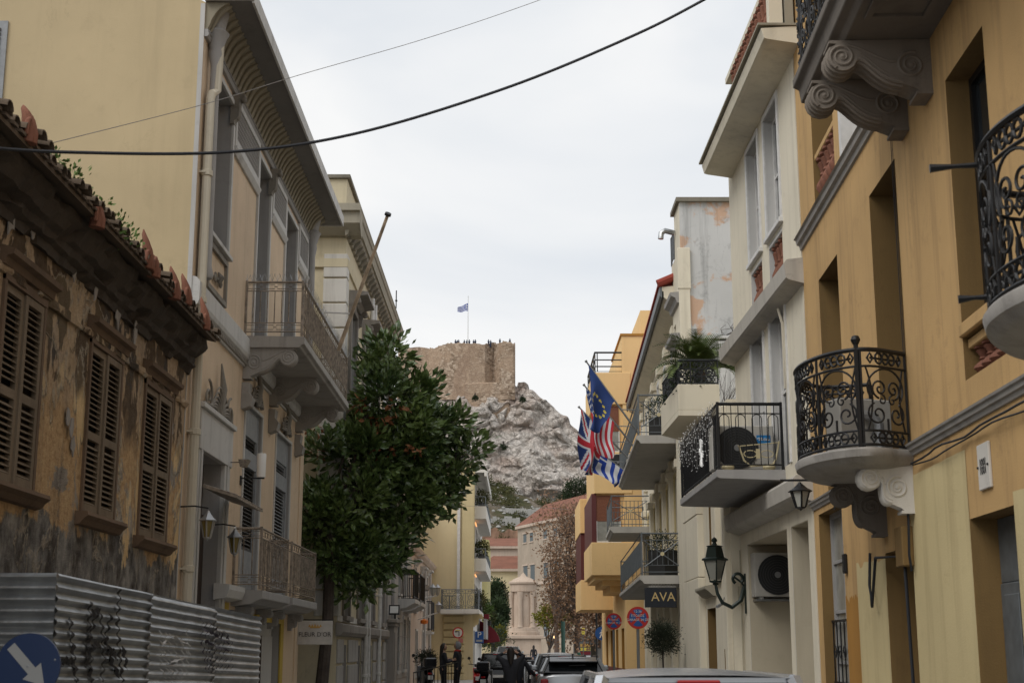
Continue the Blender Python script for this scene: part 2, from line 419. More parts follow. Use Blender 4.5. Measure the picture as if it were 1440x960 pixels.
def m_derelict():
    m, nt, b = _new('peeling_plaster'); M['peeling_plaster'] = m; g = G(nt); b.inputs['Roughness'].default_value = .95; b.inputs['Specular IOR Level'].default_value = .15
    v = g.mp(); z = g.sepz()
    ochre = g.ramp(g.noise(v, 1.2, 5), [(.3, (.62,.42,.21)), (.7, (.74,.56,.32))])
    mud = g.ramp(g.noise(v, 11, 8, .8), [(.32, (.20,.115,.055)), (.47, (.48,.31,.16)), (.68, (.62,.45,.26))])
    soot = g.ramp(g.noise(v, 4, 6, .7), [(.4, (.022,.018,.016)), (.7, (.085,.065,.05))])
    cement = g.ramp(g.noise(g.mp((1.5,1.5,1.0)), 2.2, 8, .7), [(.35, (.13,.125,.12)), (.5, (.27,.255,.235)), (.66, (.46,.43,.38))])
    # rubble shows where the render has fallen
    n1 = g.noise(g.mp((1.,1.,.55), (3.1,0,1.7)), .75, 8, .62, .5)
    f_mud = g.ramp(n1, [(.47, 0.), (.485, 1.)])
    col = g.mix(f_mud, ochre, mud)
    pm = g.ramp(g.noise(g.mp((1,1,.7),(9,1,5)), 1.05, 8, .66, .6), [(.545, 0.), (.56, .85)]); col = g.mix(pm, col, cement)
    # soot and darkened upper wall, ragged lower edge
    zz = g.math('ADD', z, g.math('MULTIPLY', g.noise(g.mp((1.,1.,.6)), 1.1, 8, .65), -2.6))
    f_top = g.ramp(g.math('MULTIPLY', g.math('SUBTRACT', zz, 2.85), 1.1), [(.0, 0.), (.45, .85)])
    top = g.mix(g.ramp(g.noise(g.mp((1,1,.5),(7,2,4)), 1.9, 8, .65, .4), [(.5, 0.), (.52, 1.)]), soot, g.mix(.45, mud, cement))
    col = g.mix(f_top, col, top)
    # grey cement band under the sills
    f_low = g.ramp(g.math('SUBTRACT', g.math('ADD', z, g.math('MULTIPLY', g.noise(g.mp((1.,1.,.8)), 1.1, 8, .65), 1.8)), 3.2), [(.55, 1.), (.6, 0.)])
    col = g.mix(f_low, col, g.mix(g.ramp(g.noise(g.mp((1.3,1.3,.9)), 1.7, 8, .7), [(.44, .1), (.60, .9)]), cement, soot))
    # thin pale flakes along the broken edges and cracks
    edge = g.ramp(n1, [(.46, 0.), (.468, 1.), (.476, 1.), (.482, 0.)])
    col = g.mix(g.math('MULTIPLY', edge, .8), col, (.42,.36,.28))
    st = g.ramp(g.noise(g.mp((2.6,2.6,.14)), 1.5, 6, .65), [(.54, 0.), (.8, 1.)])
    col = g.mix(g.math('MULTIPLY', st, .75), col, (.075,.06,.05))
    g.l.new(col, b.inputs['Base Color'])
    h = g.math('ADD', g.math('MULTIPLY', f_mud, -1.4), g.math('MULTIPLY', g.noise(v, 22, 8, .75), 1.1))
    g.bump(h, .9, .035, b)
m_derelict()
def m_asphalt():
    m, nt, b = _new('asphalt'); M['asphalt'] = m; g = G(nt); b.inputs['Roughness'].default_value = .8
    v = g.mp(); c = g.ramp(g.noise(v, .4, 6), [(.3, (.10,.101,.104)), (.7, (.15,.15,.152))]); g.l.new(c, b.inputs['Base Color']); g.bump(g.noise(v, 90, 3), .5, .01, b)
m_asphalt()
def m_rock():
    m, nt, b = _new('limestone'); M['limestone'] = m; g = G(nt); b.inputs['Roughness'].default_value = .95; b.inputs['Specular IOR Level'].default_value = .15
    v = g.mp()
    c = g.ramp(g.noise(v, .16, 8, .68, .5), [(.3, (.50,.44,.385)), (.46, (.62,.565,.51)), (.6, (.69,.635,.58)), (.75, (.60,.58,.55))])
    pk = g.ramp(g.noise(g.mp((1,1,1.6)), .09, 5, .6), [(.5, 0.), (.7, .5)]); c = g.mix(pk, c, (.40,.23,.155))
    wv = g.n.new('ShaderNodeVectorMath'); wv.operation = 'ADD'
    nn = g.n.new('ShaderNodeTexNoise'); nn.inputs['Scale'].default_value = .25; nn.inputs['Detail'].default_value = 5; g.l.new(v, nn.inputs['Vector'])
    sc = g.n.new('ShaderNodeVectorMath'); sc.operation = 'SCALE'; sc.inputs['Scale'].default_value = 5; g.l.new(nn.outputs['Color'], sc.inputs[0])
    g.l.new(v, wv.inputs[0]); g.l.new(sc.outputs[0], wv.inputs[1])
    e1 = g.vor(wv.outputs[0], .22, 'DISTANCE_TO_EDGE'); e2 = g.vor(wv.outputs[0], .62, 'DISTANCE_TO_EDGE')
    e3 = g.vor(wv.outputs[0], 1.5, 'DISTANCE_TO_EDGE'); k = g.math('MAXIMUM', g.ramp(e1, [(0., 1.), (.05, 0.)]), g.math('MULTIPLY', g.ramp(e2, [(0., 1.), (.07, 0.)]), .75)); k = g.math('MAXIMUM', k, g.math('MULTIPLY', g.ramp(e3, [(0., 1.), (.08, 0.)]), .45))
    c = g.mix(g.math('MULTIPLY', k, .5), c, (.16,.12,.09))
    tf = g.ramp(g.noise(v, .35, 6, .7), [(.68, 0.), (.72, 1.)]); c = g.mix(g.math('MULTIPLY', tf, .75), c, (.085,.09,.045))
    g.l.new(c, b.inputs['Base Color'])
    h = g.math('ADD', g.math('MULTIPLY', k, -1.), g.noise(v, .9, 8, .72)); g.bump(h, .8, .5, b)
m_rock()
def m_slope():
    m, nt, b = _new('hillside'); M['hillside'] = m; g = G(nt); b.inputs['Roughness'].default_value = .95; b.inputs['Specular IOR Level'].default_value = .1
    v = g.mp()
    c = g.ramp(g.noise(v, .13, 8, .7), [(.36, (.05,.052,.028)), (.46, (.085,.088,.042)), (.54, (.14,.115,.075)), (.62, (.27,.23,.185))])
    g.l.new(c, b.inputs['Base Color']); g.bump(g.noise(v, 1.1, 8, .75), 1, .8, b)
m_slope()
def m_fort():
    m, nt, b = _new('fortress_stone'); M['fortress_stone'] = m; g = G(nt); b.inputs['Roughness'].default_value = .95; b.inputs['Specular IOR Level'].default_value = .1
    v = g.mp(); bk = g.vor(g.mp((1,1,1.6)), 1.5, 'F1', 'Color'); bw = g.n.new('ShaderNodeRGBToBW'); g.l.new(bk, bw.inputs[0])
    c = g.ramp(bw.outputs[0], [(.15, (.20,.145,.10)), (.5, (.35,.265,.195)), (.85, (.50,.40,.31))])
    pl = g.ramp(g.noise(g.mp((1,1,.8)), .16, 6, .6), [(.48, 0.), (.56, 1.)]); c = g.mix(g.math('MULTIPLY', pl, .7), c, (.40,.29,.205))
    dk = g.ramp(g.noise(g.mp((1,1,.35), (5,1,2)), .13, 6, .65), [(.52, 0.), (.66, 1.)]); c = g.mix(g.math('MULTIPLY', dk, .6), c, (.20,.13,.095))
    ed = g.vor(g.mp((1,1,1.6)), 1.5, 'DISTANCE_TO_EDGE'); c = g.mix(g.math('MULTIPLY', g.ramp(ed, [(0., 1.), (.1, 0.)]), .5), c, (.14,.10,.075))
    g.l.new(c, b.inputs['Base Color']); g.bump(g.math('MULTIPLY', bw.outputs[0], 1), .6, .4, b)
m_fort()
m_leaf('leaf_scrub', (.03,.045,.018), (.13,.12,.05), .8, .1, sc=.5)
# ---------------------------------------------------------------- building kit (all coordinates: s along the front, o outward, z up)
def building(name, label, cat, F, group=None):
    r = thing(name, label, cat, (F.p.x, F.p.y, 0), F.rot, group); return r
def wall(F, root, s0, s1, z0, z1, holes=(), mats=('cream_render',), depth=8, o=0.0, reveal=.35, name='wall', rev_mi=1, side_mi=0, top_mi=0, gable=None):
    """front with real openings: reveals go back by `reveal` and the body closes behind them"""
    m = MB(F.k); holes = [h for h in holes]
    S_ = sorted(set([s0, s1]+[h[0] for h in holes]+[h[1] for h in holes])); Z_ = sorted(set([z0, z1]+[h[2] for h in holes]+[h[3] for h in holes]))
    for i in range(len(S_)-1):
        for j in range(len(Z_)-1):
            a, b = S_[i], S_[i+1]; c, d = Z_[j], Z_[j+1]; ms, mz = (a+b)/2, (c+d)/2
            if any(h[0] < ms < h[1] and h[2] < mz < h[3] for h in holes): continue
            m.add([(a,o,c),(b,o,c),(b,o,d),(a,o,d)], [(0,1,2,3)])
    for h in holes:
        a, b, c, d = h[:4]; rv = h[4] if len(h) > 4 else reveal; i = o-rv
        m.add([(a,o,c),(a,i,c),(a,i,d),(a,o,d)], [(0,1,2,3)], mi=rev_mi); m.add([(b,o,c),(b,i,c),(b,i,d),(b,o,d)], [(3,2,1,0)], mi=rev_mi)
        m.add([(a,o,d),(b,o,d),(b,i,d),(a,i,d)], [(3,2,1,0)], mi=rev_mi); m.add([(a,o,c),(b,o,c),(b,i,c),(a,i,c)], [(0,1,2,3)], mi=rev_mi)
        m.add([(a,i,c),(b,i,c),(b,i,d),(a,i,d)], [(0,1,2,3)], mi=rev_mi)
    q = o-depth; zb = gable if gable else z1
    m.add([(s0,o,z0),(s0,q,z0),(s0,q,zb),(s0,o,z1)], [(0,1,2,3)], mi=side_mi); m.add([(s1,o,z0),(s1,q,z0),(s1,q,zb),(s1,o,z1)], [(3,2,1,0)], mi=side_mi)
    m.add([(s0,q,z0),(s1,q,z0),(s1,q,zb),(s0,q,zb)], [(3,2,1,0)], mi=side_mi); m.add([(s0,o,z1),(s1,o,z1),(s1,q,zb),(s0,q,zb)], [(0,1,2,3)], mi=top_mi)
    return m.build(name, list(mats), root, normals=False)
def sash(F, root, h, rv=.35, frame='white_paint', glass='glass_dark', nx=2, ny=3, name='window', fw=.07, label=None, o=0.0):
    a, b, c, d = h[:4]; y = o-rv+.02; m = MB(F.k); t = .05
    m.box(a, a+fw, y, y+t, c, d); m.box(b-fw, b, y, y+t, c, d); m.box(a+fw, b-fw, y, y+t, c, c+fw); m.box(a+fw, b-fw, y, y+t, d-fw, d)
    for i in range(1, nx):
        x = a+(b-a)*i/nx; m.box(x-fw*.4, x+fw*.4, y+.003, y+t-.004, c+fw, d-fw)
    for j in range(1, ny):
        z = c+(d-c)*j/ny; m.box(a+fw, b-fw, y+.006, y+t-.008, z-fw*.3, z+fw*.3)
    f = m.build(name, frame, root, label=label)
    g = MB(F.k); g.box(a+fw*.5, b-fw*.5, y-.012, y+.012, c+fw*.5, d-fw*.5); g.build('pane', glass, f)
    return f
def louvre(m, a, b, c, d, y, t=.05, fw=.07, pitch=.07, mid=True, mi=0):
    m.box(a, a+fw, y, y+t, c, d, mi); m.box(b-fw, b, y, y+t, c, d, mi); m.box(a+fw, b-fw, y, y+t, c, c+fw*1.3, mi); m.box(a+fw, b-fw, y, y+t, d-fw, d, mi)
    zm = c+(d-c)*.46 if mid else None
    if mid: m.box(a+fw, b-fw, y, y+t, zm-fw*.6, zm+fw*.6, mi)
    z = c+fw*1.5
    while z < d-fw*1.4:
        if not mid or abs(z-zm) > fw*.9:
            m.hexa([(a+fw,y+t*.9,z-.016),(b-fw,y+t*.9,z-.016),(b-fw,y+t*.9+.008,z-.010),(a+fw,y+t*.9+.008,z-.010)],
                   [(a+fw,y-.005,z+.026),(b-fw,y-.005,z+.026),(b-fw,y+.004,z+.032),(a+fw,y+.004,z+.032)], mi)
        z += pitch
def shutters(F, root, h, y, mat='old_wood', leaves=2, name='shutter', opn=0, pitch=.07):
    a, b, c, d = h[:4]; out = []
    for i in range(leaves):
        x0 = a+(b-a)*i/leaves+.006; x1 = a+(b-a)*(i+1)/leaves-.006; m = MB(F.k); louvre(m, x0, x1, c, d, y, pitch=pitch); out.append(m.build(name, mat, root))
    bk = MB(F.k); bk.box(a, b, y-.10, y-.03, c, d); return out, bk
def frame(F, root, h, mat='white_paint', wd=.12, pr=.05, name='window_surround', o=0.0, sill=True, hood=0):
    a, b, c, d = h[:4]; m = MB(F.k); y0 = o-.01
    m.box(a-wd, a, y0, o+pr, c, d); m.box(b, b+wd, y0, o+pr, c, d); m.box(a-wd, b+wd, y0, o+pr, d, d+wd)
    if sill: m.box(a-wd*1.2, b+wd*1.2, y0, o+pr*2.2, c-wd*.8, c)
    if hood:
        m.prism([(o-.01, d+wd+.002), (o+hood*.3, d+wd+.002), (o+hood*.5, d+wd+.12), (o+hood, d+wd+.16), (o+hood, d+wd+.24), (o-.01, d+wd+.28)], a-wd*1.6, b+wd*1.6, 0)
    return m.build(name, mat, root, bevel=.006)
def ragged(F, root, prof, s0, s1, mat, name, amp=.02, step=.12, seed=0.0):
    """old moulding with crumbled, uneven edges"""
    m = MB(F.k); n = int((s1-s0)/step); k = len(prof); vs = []
    for i in range(n+1):
        s = s0+(s1-s0)*i/n
        for j, (o, z) in enumerate(prof):
            a = amp*(noise.noise(Vector((s*3.1, j*1.7, seed)))+.8*noise.noise(Vector((s*9, j*2.3, seed+4)))); b = amp*(noise.noise(Vector((s*2.7, j*1.3, seed+9)))+.6*noise.noise(Vector((s*8, j, seed+2))))
            ch = -amp*2.2 if noise.noise(Vector((s*1.6, j*.4, seed+20))) > .33 else 0
            vs.append((s, o+(a+ch if o > .01 else 0), z+b*.8))
    fs = [(i*k+j, i*k+(j+1) % k, (i+1)*k+(j+1) % k, (i+1)*k+j) for i in range(n) for j in range(k)]+[tuple(range(k))[::-1], tuple(range(n*k, n*k+k))]
    m.add(vs, fs); return m.build(name, mat, root)
def mould(F, root, prof, s0, s1, mat, name='cornice', bevel=0, label=None):
    m = MB(F.k); m.prism(prof, s0, s1, 0); return m.build(name, mat, root, bevel=bevel, label=label)
def spiral(c, r0, turns, a0, d=1, n=None, shrink=.12):
    n = n or int(14*turns)+4; P = []
    for i in range(n+1):
        t = i/n; r = r0*(1-t)**.9+r0*shrink*t; a = a0+d*2*math.pi*turns*t
        P.append((c[0]+r*math.cos(a), c[1]+r*math.sin(a)))
    return P
def console(F, root, s, wd, zt, proj, ht, mat, o=0.0, name='bracket'):
    """scrolled bracket: a roll at the outer end, an S-shaped belly and a second roll above the foot at the wall"""
    m = MB(F.k); R1 = min(ht*.27, proj*.20); R2 = min(ht*.27, proj*.22)
    c1 = (o+proj-R1*1.05, zt-R1-.05*ht); c2 = (o+R2*1.35, zt-ht*.40-R2*.35)
    pts = [(o-.02, zt), (o+proj-R1*.2, zt), (o+proj-R1*.2, zt-.05*ht)]
    for i in range(10): a = R(70-i*26); pts.append((c1[0]+R1*math.cos(a), c1[1]+R1*math.sin(a)))
    p0 = Vector(pts[-1]); p3 = Vector((o+R2*1.9, zt-ht*.86)); p1 = p0+Vector((-proj*.10, R1*.15)); p2 = p3+Vector((proj*.26, ht*.03))
    for i in range(1, 11): t = i/10; q = p0*(1-t)**3+p1*3*t*(1-t)**2+p2*3*t*t*(1-t)+p3*t**3; pts.append((q.x, q.y))
    nb = len(pts); pts += [(o+R2*1.1, zt-ht*.95), (o+R2*.9, zt-ht), (o-.02, zt-ht)]
    m.prism(pts, s-wd/2, s+wd/2, 0, smooth=True)
    mid = Vector(((c1[0]+c2[0])/2, (c1[1]+c2[1])/2))
    for sd_ in (-1, 1):
        x = s+sd_*wd/2
        for cc, rr, a0, dr in ((c1, R1*.88, R(-60), 1), (c2, R2*.95, R(110), -1)):
            P = spiral(cc, rr, 2.1, a0, dr); m.tube([(x, p[0], p[1]) for p in P], [rr*.15*(1-.4*i/len(P)) for i in range(len(P))], 6); m.lathe([(0,-.02),(rr*.22,-.01),(rr*.22,.01),(0,.02)], (x, cc[0], cc[1]), 10, axis=0)
        e0 = Vector((c1[0]-R1*.2, c1[1]+R1*.85)); e3 = Vector((c2[0]+R2*1.0, c2[1]+R2*.3)); L = []
        for i in range(11): t = i/10; q = e0*(1-t)**3+(e0+Vector((-proj*.14, 0)))*3*t*(1-t)**2+(e3+Vector((proj*.10, -R2*.3)))*3*t*t*(1-t)+e3*t**3; L.append((x, q.x, q.y))
        m.tube(L, R1*.11, 6)
        m.tube([(x, p[0]-.0, p[1]+R1*.16) for p in pts[12:nb]], R1*.10, 6); m.tube([(x, p[0]-.01, p[1]+R1*.42) for p in pts[13:nb]], R1*.07, 6)
    for i in range(3):
        xx = s-wd/2+wd*(i+.5)/3; m.tube([(xx, p[0], p[1]) for p in pts[3:nb]], .010+.010*wd/.3, 6)
    m.box(s-wd*.53, s+wd*.53, o-.02, o+R2*1.1, zt-ht-.03, zt-ht)
    return m.build(name, mat, root, bevel=0)
def baluster_mesh(k, c, ht, r):
    m = MB(k); prof = [(r*.8,0),(r*.8,ht*.06),(r*.45,ht*.10),(r*.62,ht*.16),(r*1.0,ht*.30),(r*.95,ht*.38),(r*.5,ht*.52),(r*.38,ht*.56),(r*.55,ht*.60),(r*.40,ht*.66),(r*.55,ht*.76),(r*.75,ht*.86),(r*.5,ht*.90),(r*.85,ht*.94),(r*.85,ht)]
    m.lathe(prof, c, 10); return m
def rail_pts(path):
    """arclength lookup along a polyline of (s,o)"""
    P = [Vector((p[0], p[1])) for p in path]; L = [0]
    for i in range(1, len(P)): L.append(L[-1]+(P[i]-P[i-1]).length)
    def at(t):
        t = max(0, min(L[-1], t))
        for i in range(1, len(P)):
            if t <= L[i]+1e-9:
                q = (t-L[i-1])/max(1e-9, L[i]-L[i-1]); p = P[i-1].lerp(P[i], q); return (p.x, p.y)
        return (P[-1].x, P[-1].y)
    return at, L[-1], L
def smooth_path(P, n=6):
    out = []
    for i in range(len(P)-1):
        p0 = P[max(0, i-1)]; p1 = P[i]; p2 = P[i+1]; p3 = P[min(len(P)-1, i+2)]
        for j in range(n):
            t = j/n; out.append(tuple(.5*((2*p1[k])+(-p0[k]+p2[k])*t+(2*p0[k]-5*p1[k]+4*p2[k]-p3[k])*t*t+(-p0[k]+3*p1[k]-3*p2[k]+p3[k])*t**3) for k in (0, 1)))
    out.append(P[-1]); return out
def bar_rail(F, root, path, z0, ht, mat='iron_black', pitch=.11, posts=True, r=.008, style='plain', name='railing', toprail=.022, clear=.08):
    at, L, cum = rail_pts(path); m = MB(F.k)
    P3 = lambda t, z: (*at(t), z)
    for z, q in ((z0+ht, toprail), (z0+clear, .012)):
        for i in range(1, len(path)):
            a = (*path[i-1], z); b = (*path[i], z); m.tube([a, b], q, 4)
    if style in ('key', 'lattice'):
        for z in (z0+ht-.16, z0+clear+.16):
            for i in range(1, len(path)): m.tube([(*path[i-1], z), (*path[i], z)], .009, 4)
    n = max(2, int(L/pitch)); zt = z0+ht-(.16 if style in ('key', 'lattice') else 0); zb = z0+clear+(.16 if style in ('key', 'lattice') else 0)
    for i in range(n+1): m.tube([P3(L*i/n, zb), P3(L*i/n, zt)], r, 4)
    if style == 'key':
        k = max(1, int(L/.26))
        for i in range(k):
            t0 = L*(i+.1)/k; t1 = L*(i+.9)/k
            for zc in (z0+ht-.08, z0+clear+.08):
                m.tube([P3(t0, zc-.04), P3(t1, zc-.04), P3(t1, zc+.04), P3(t0, zc+.04)], .007, 4, closed=True)
                m.tube([P3(t1, zc), P3(t1+L*.2/k, zc)], .007, 4)
    if style == 'hoops':
        k = max(1, int(L/.25))
        for i in range(k):
            t0 = L*(i+.2)/k; t1 = L*(i+.8)/k; tm = (t0+t1)/2; rr = (t1-t0)/2
            m.tube([P3(t0, z0+ht*.45)]+[P3(tm-rr*math.cos(math.pi*j/8), z0+ht-.24+rr*math.sin(math.pi*j/8)) for j in range(9)]+[P3(t1, z0+ht*.45)], .007, 4)
        for i in range(1, len(path)): m.tube([(*path[i-1], z0+ht-.15), (*path[i], z0+ht-.15)], .010, 4)
    if posts:
        for p in path: m.box(p[0]-.02, p[0]+.02, p[1]-.02, p[1]+.02, z0, z0+ht+.03)
    return m.build(name, mat, root)
def scroll_rail(F, root, path, z0, ht, mat='iron_black', name='railing', panel=.62, posts=(), hook=None):
    """wrought iron: flat top rail, a pierced band above and below, C and S scrolls between"""
    at, L, cum = rail_pts(path); m = MB(F.k); n = max(24, int(L/.07))
    P3 = lambda t, z: (*at(t), z0+z)
    for z, q in ((ht, .024), (ht-.17, .013), (.17, .013), (.03, .016)): m.tube([P3(L*i/n, z) for i in range(n+1)], q, 6)
    k = max(1, round(L/panel)); w_ = L/k; zc = ht/2; H = ht-.36
    def stroke(c, pts, r=.011): m.tube([P3(c+p[0], p[1]) for p in pts], r, 5)
    for i in range(k):
        c = w_*(i+.5)
        for zz in (ht-.085, .10):                      # pierced medallions of the bands
            for dx in (-.09, 0, .09): stroke(c, [(dx+.045*math.cos(a), zz+.055*math.sin(a)) for a in [j*math.pi/5 for j in range(11)]], .012)
            stroke(c, [(-w_*.33, zz), (w_*.33, zz)], .012)
            for dx in (-w_*.33, w_*.33): stroke(c, [(dx-.03, zz), (dx, zz+.05), (dx+.03, zz), (dx, zz-.05), (dx-.03, zz)], .013)
        a = min(w_*.40, H*.42)
        stroke(c, [(a*math.cos(t_), zc+H*.17+a*.86*math.sin(t_)) for t_ in [R(-40+j*13) for j in range(21)]])
        for q in (-1, 1):
            stroke(c, [(q*x, y) for x, y in spiral((w_*.22, zc-H*.25), w_*.20, 1.4, R(70), -1)])
            stroke(c, [(q*x, y) for x, y in spiral((w_*.16, zc+H*.16), w_*.17, 1.5, R(-80), 1)])
            stroke(c, [(q*(w_*.42-.06*math.sin(t_*math.pi)), .17+(ht-.34)*t_) for t_ in [j/10 for j in range(11)]], .010)
            stroke(c, [(q*x, y) for x, y in spiral((w_*.12, zc-H*.02), w_*.09, 1.1, R(90), 1)], .009)
        stroke(c, [(0, .17), (0, ht*.30)], .012)
    for j in range(k+1): m.tube([P3(w_*j, 0), P3(w_*j, ht)], .014, 6)
    for t in posts:
        m.tube([P3(t, -.02), P3(t, ht+.07)], .024, 6); p = P3(t, ht+.10); m.lathe([(0.001,-.05),(.03,-.045),(.05,0),(.035,.038),(0.001,.05)], p, 10)
    if hook:
        for (t, z, v, ln) in hook:
            a = P3(t, z); m.tube([a, (a[0]+v[0]*ln*.5, a[1]+v[1]*ln*.5, a[2]-.01), (a[0]+v[0]*ln, a[1]+v[1]*ln, a[2])], [.02, .018, .03], 6)
    return m.build(name, mat, root)
def text_mesh(txt, size, ext=.004, mat='gold', align='CENTER', sx=1.0, shear=0):
    cu = bpy.data.curves.new('t', 'FONT'); cu.body = txt; cu.size = size; cu.extrude = ext; cu.align_x = align; cu.align_y = 'CENTER'; cu.resolution_u = 3; cu.shear = shear
    o = bpy.data.objects.new('t', cu); C.objects.link(o); dg = bpy.context.evaluated_depsgraph_get(); dg.update()
    me = bpy.data.meshes.new_from_object(o.evaluated_get(dg)); bpy.data.objects.remove(o)
    for v in me.vertices: v.co.x *= sx
    me.materials.clear(); me.materials.append(M[mat]); return me
def put_text(name, txt, size, parent, loc, rot, mat, sx=1.0, ext=.004):
    o = bpy.data.objects.new(name, text_mesh(txt, size, ext, mat, sx=sx)); C.objects.link(o); o.parent = parent; o.location = loc; o.rotation_euler = rot; return o

# ---------------------------------------------------------------- trees and plants
def leaf_cloud(m, tips, n_per, spread, size, up=.35, jitter=.35, rnd=random, long=2.2, droop=0.0):
    for (p, d) in tips:
        for _ in range(n_per):
            q = Vector((rnd.gauss(0, 1), rnd.gauss(0, 1), rnd.gauss(0, 1)*.8)); q = q*spread*.55
            c = p+q; a = (d*.6+q.normalized()*.8+Vector((0, 0, up))+Vector((rnd.uniform(-1,1), rnd.uniform(-1,1), rnd.uniform(-1,1)))*jitter)
            a.z -= droop; a.normalize(); sd_ = a.cross(Vector((rnd.uniform(-1,1), rnd.uniform(-1,1), rnd.uniform(-1,1)))).normalized()
            L = size*rnd.uniform(.7, 1.25); w_ = L/long; nrm = a.cross(sd_)
            e = c+a*L; mid = c+a*L*.5-nrm*L*.07
            m.add([c, mid+sd_*w_*.5+nrm*L*.06, e, mid-sd_*w_*.5+nrm*L*.06, mid], [(0,1,4),(1,2,4),(2,3,4),(3,0,4)])
def blob_tips(blobs, n, shell=.55, rnd=random):
    tot = sum(b[3]*b[4]*b[5] if len(b) > 4 else b[3]**3 for b in blobs); out = []
    for b in blobs:
        c = Vector(b[:3]); rr = Vector(b[3:6]) if len(b) > 4 else Vector((b[3],)*3)
        k = int(n*(rr.x*rr.y*rr.z)/tot)+3
        for _ in range(k):
            d = Vector((rnd.gauss(0,1), rnd.gauss(0,1), rnd.gauss(0,1))).normalized(); q = rnd.uniform(shell, 1.0)
            q *= 1+.30*noise.noise(d*2.3+c)
            out.append((Vector((c.x+d.x*rr.x*q, c.y+d.y*rr.y*q, c.z+d.z*rr.z*q)), d))
    return out
def limbs(m, base, tips, r0, k=14, rnd=random, fork=None):
    """trunk from base to a fork, limbs from the fork to picked tips"""
    fork = Vector(fork) if fork else base+Vector((0, 0, 2)); b = Vector(base)
    mid = b.lerp(fork, .5)+Vector((rnd.uniform(-.08,.08), rnd.uniform(-.08,.08), 0))
    m.tube([b-Vector((0,0,.1)), b+Vector((0,0,.15)), mid, fork], [r0*1.35, r0*1.05, r0*.9, r0*.75], 10)
    T = rnd.sample(tips, min(k, len(tips))); subs = []
    for (p, d) in T:
        e = fork.lerp(p, .97); q1 = fork.lerp(e, .35)+Vector((rnd.uniform(-.2,.2), rnd.uniform(-.2,.2), rnd.uniform(.0,.35))); q2 = fork.lerp(e, .7)+Vector((rnd.uniform(-.2,.2), rnd.uniform(-.2,.2), rnd.uniform(-.05,.25)))
        m.tube([fork, q1, q2, e], [r0*.5, r0*.33, r0*.2, r0*.05], 6); subs += [q1, q2, q1.lerp(q2, .5), q2.lerp(e, .5)]
    for (p, d) in rnd.sample(tips, min(len(tips), k*5)):
        s_ = min(subs, key=lambda x: (x-p).length) if subs else fork; mm = s_.lerp(p, .5)+Vector((rnd.uniform(-.1,.1), rnd.uniform(-.1,.1), rnd.uniform(-.05,.15)))
        m.tube([s_, mm, p], [r0*.12, r0*.08, r0*.03], 4)
def tree(name, label, cat, base, blobs, leafm, size, ntips, nper, spread, r0=.16, fork=None, bark='bark', group=None, long=2.2, up=.35, k=14, shell=.5, rnd=None, extra=None, voids=None):
    rnd = rnd or random; base = Vector(base); root = thing(name, label, cat, base, 0, group)
    B = [(b[0]-base.x, b[1]-base.y, b[2]-base.z)+tuple(b[3:]) for b in blobs]
    tips = blob_tips(B, ntips, shell, rnd)
    if voids: tips = [t_ for t_ in tips if noise.noise(t_[0]*1.15+Vector((3, 1, 7))) < voids]
    m = MB(); leaf_cloud(m, tips, nper, spread, size, up, rnd=rnd, long=long)
    m.build('crown', leafm, root, normals=False)
    f = Vector(fork)-base if fork else None
    t = MB(); limbs(t, Vector((0,0,0)), tips, r0, k, rnd, f); t.build('trunk', bark, root)
    if extra:
        e = MB(); leaf_cloud(e, extra[0], extra[1], extra[2], size, -.3, rnd=rnd); e.build('dead_leaves', extra[3], root, normals=False)
    return root
# ================================================================ LEFT SIDE
FL = Facade(-1, -4.74)
# ---- the derelict house
hs = building('derelict_house', 'derelict low house with peeling ochre plaster and rusty brown shutters behind the corrugated fence', 'house', FL)
def fr(u1, vt1, u2, vt2, vb2): # near top, far top, far bottom (averaged heights)
    a = FL.sz(u1, vt1); b = FL.sz(u2, vt2); c = FL.sz(u2, vb2); return (a[0], b[0], c[1], (a[1]+b[1])/2)
w1 = fr(4, 388, 64, 418, 700); w2 = fr(126, 478, 172, 500, 738); w3 = fr(203, 534, 242, 556, 768)
print('L1', w1, w2, w3)
w0 = (w1[0]-3.0, w1[0]-3.0+(w1[1]-w1[0]), w1[2], w1[3])
hs_holes = [w0+(.22,), w1+(.22,), w2+(.22,), w3+(.22,)]
wall(FL, hs, 4.0, 20.34, 0, 5.75, hs_holes, ('peeling_plaster', 'old_wood', 'dark_void'), depth=8, side_mi=0)
for h, nl in ((w0, 2), (w1, 2), (w2, 2), (w3, 2)):
    a, b, c, d = h
    fm = MB(FL.k); y = -.16
    fm.box(a, a+.06, y, .03, c, d); fm.box(b-.06, b, y, .03, c, d); fm.box(a, b, y, .035, d-.07, d+.02); fm.box(a, b, -.215, -.20, c, d, mi=1)
    win = fm.build('window', ['old_wood', 'dark_void'], hs)
    for i in range(2):
        m = MB(FL.k); x0 = a+.065+(b-a-.13)*i/2; x1 = x0+(b-a-.13)/2-.008
        louvre(m, x0, x1, c+.01, d-.08, -.045+(.02*i), fw=.075, pitch=.062); m.build('shutter', 'old_wood_pale', win)
    m = MB(FL.k); m.prism([(-.02, c), (.14, c-.01), (.15, c-.05), (.10, c-.09), (.06, c-.14), (-.02, c-.16)], a-.14, b+.14, 0); m.build('sill', 'old_wood', win)
    m = MB(FL.k); m.prism([(-.02, d+.05), (.05, d+.05), (.07, d+.12), (.13, d+.14), (.14, d+.19), (-.02, d+.24)], a-.12, b+.12, 0); m.build('hood', 'old_wood', win)
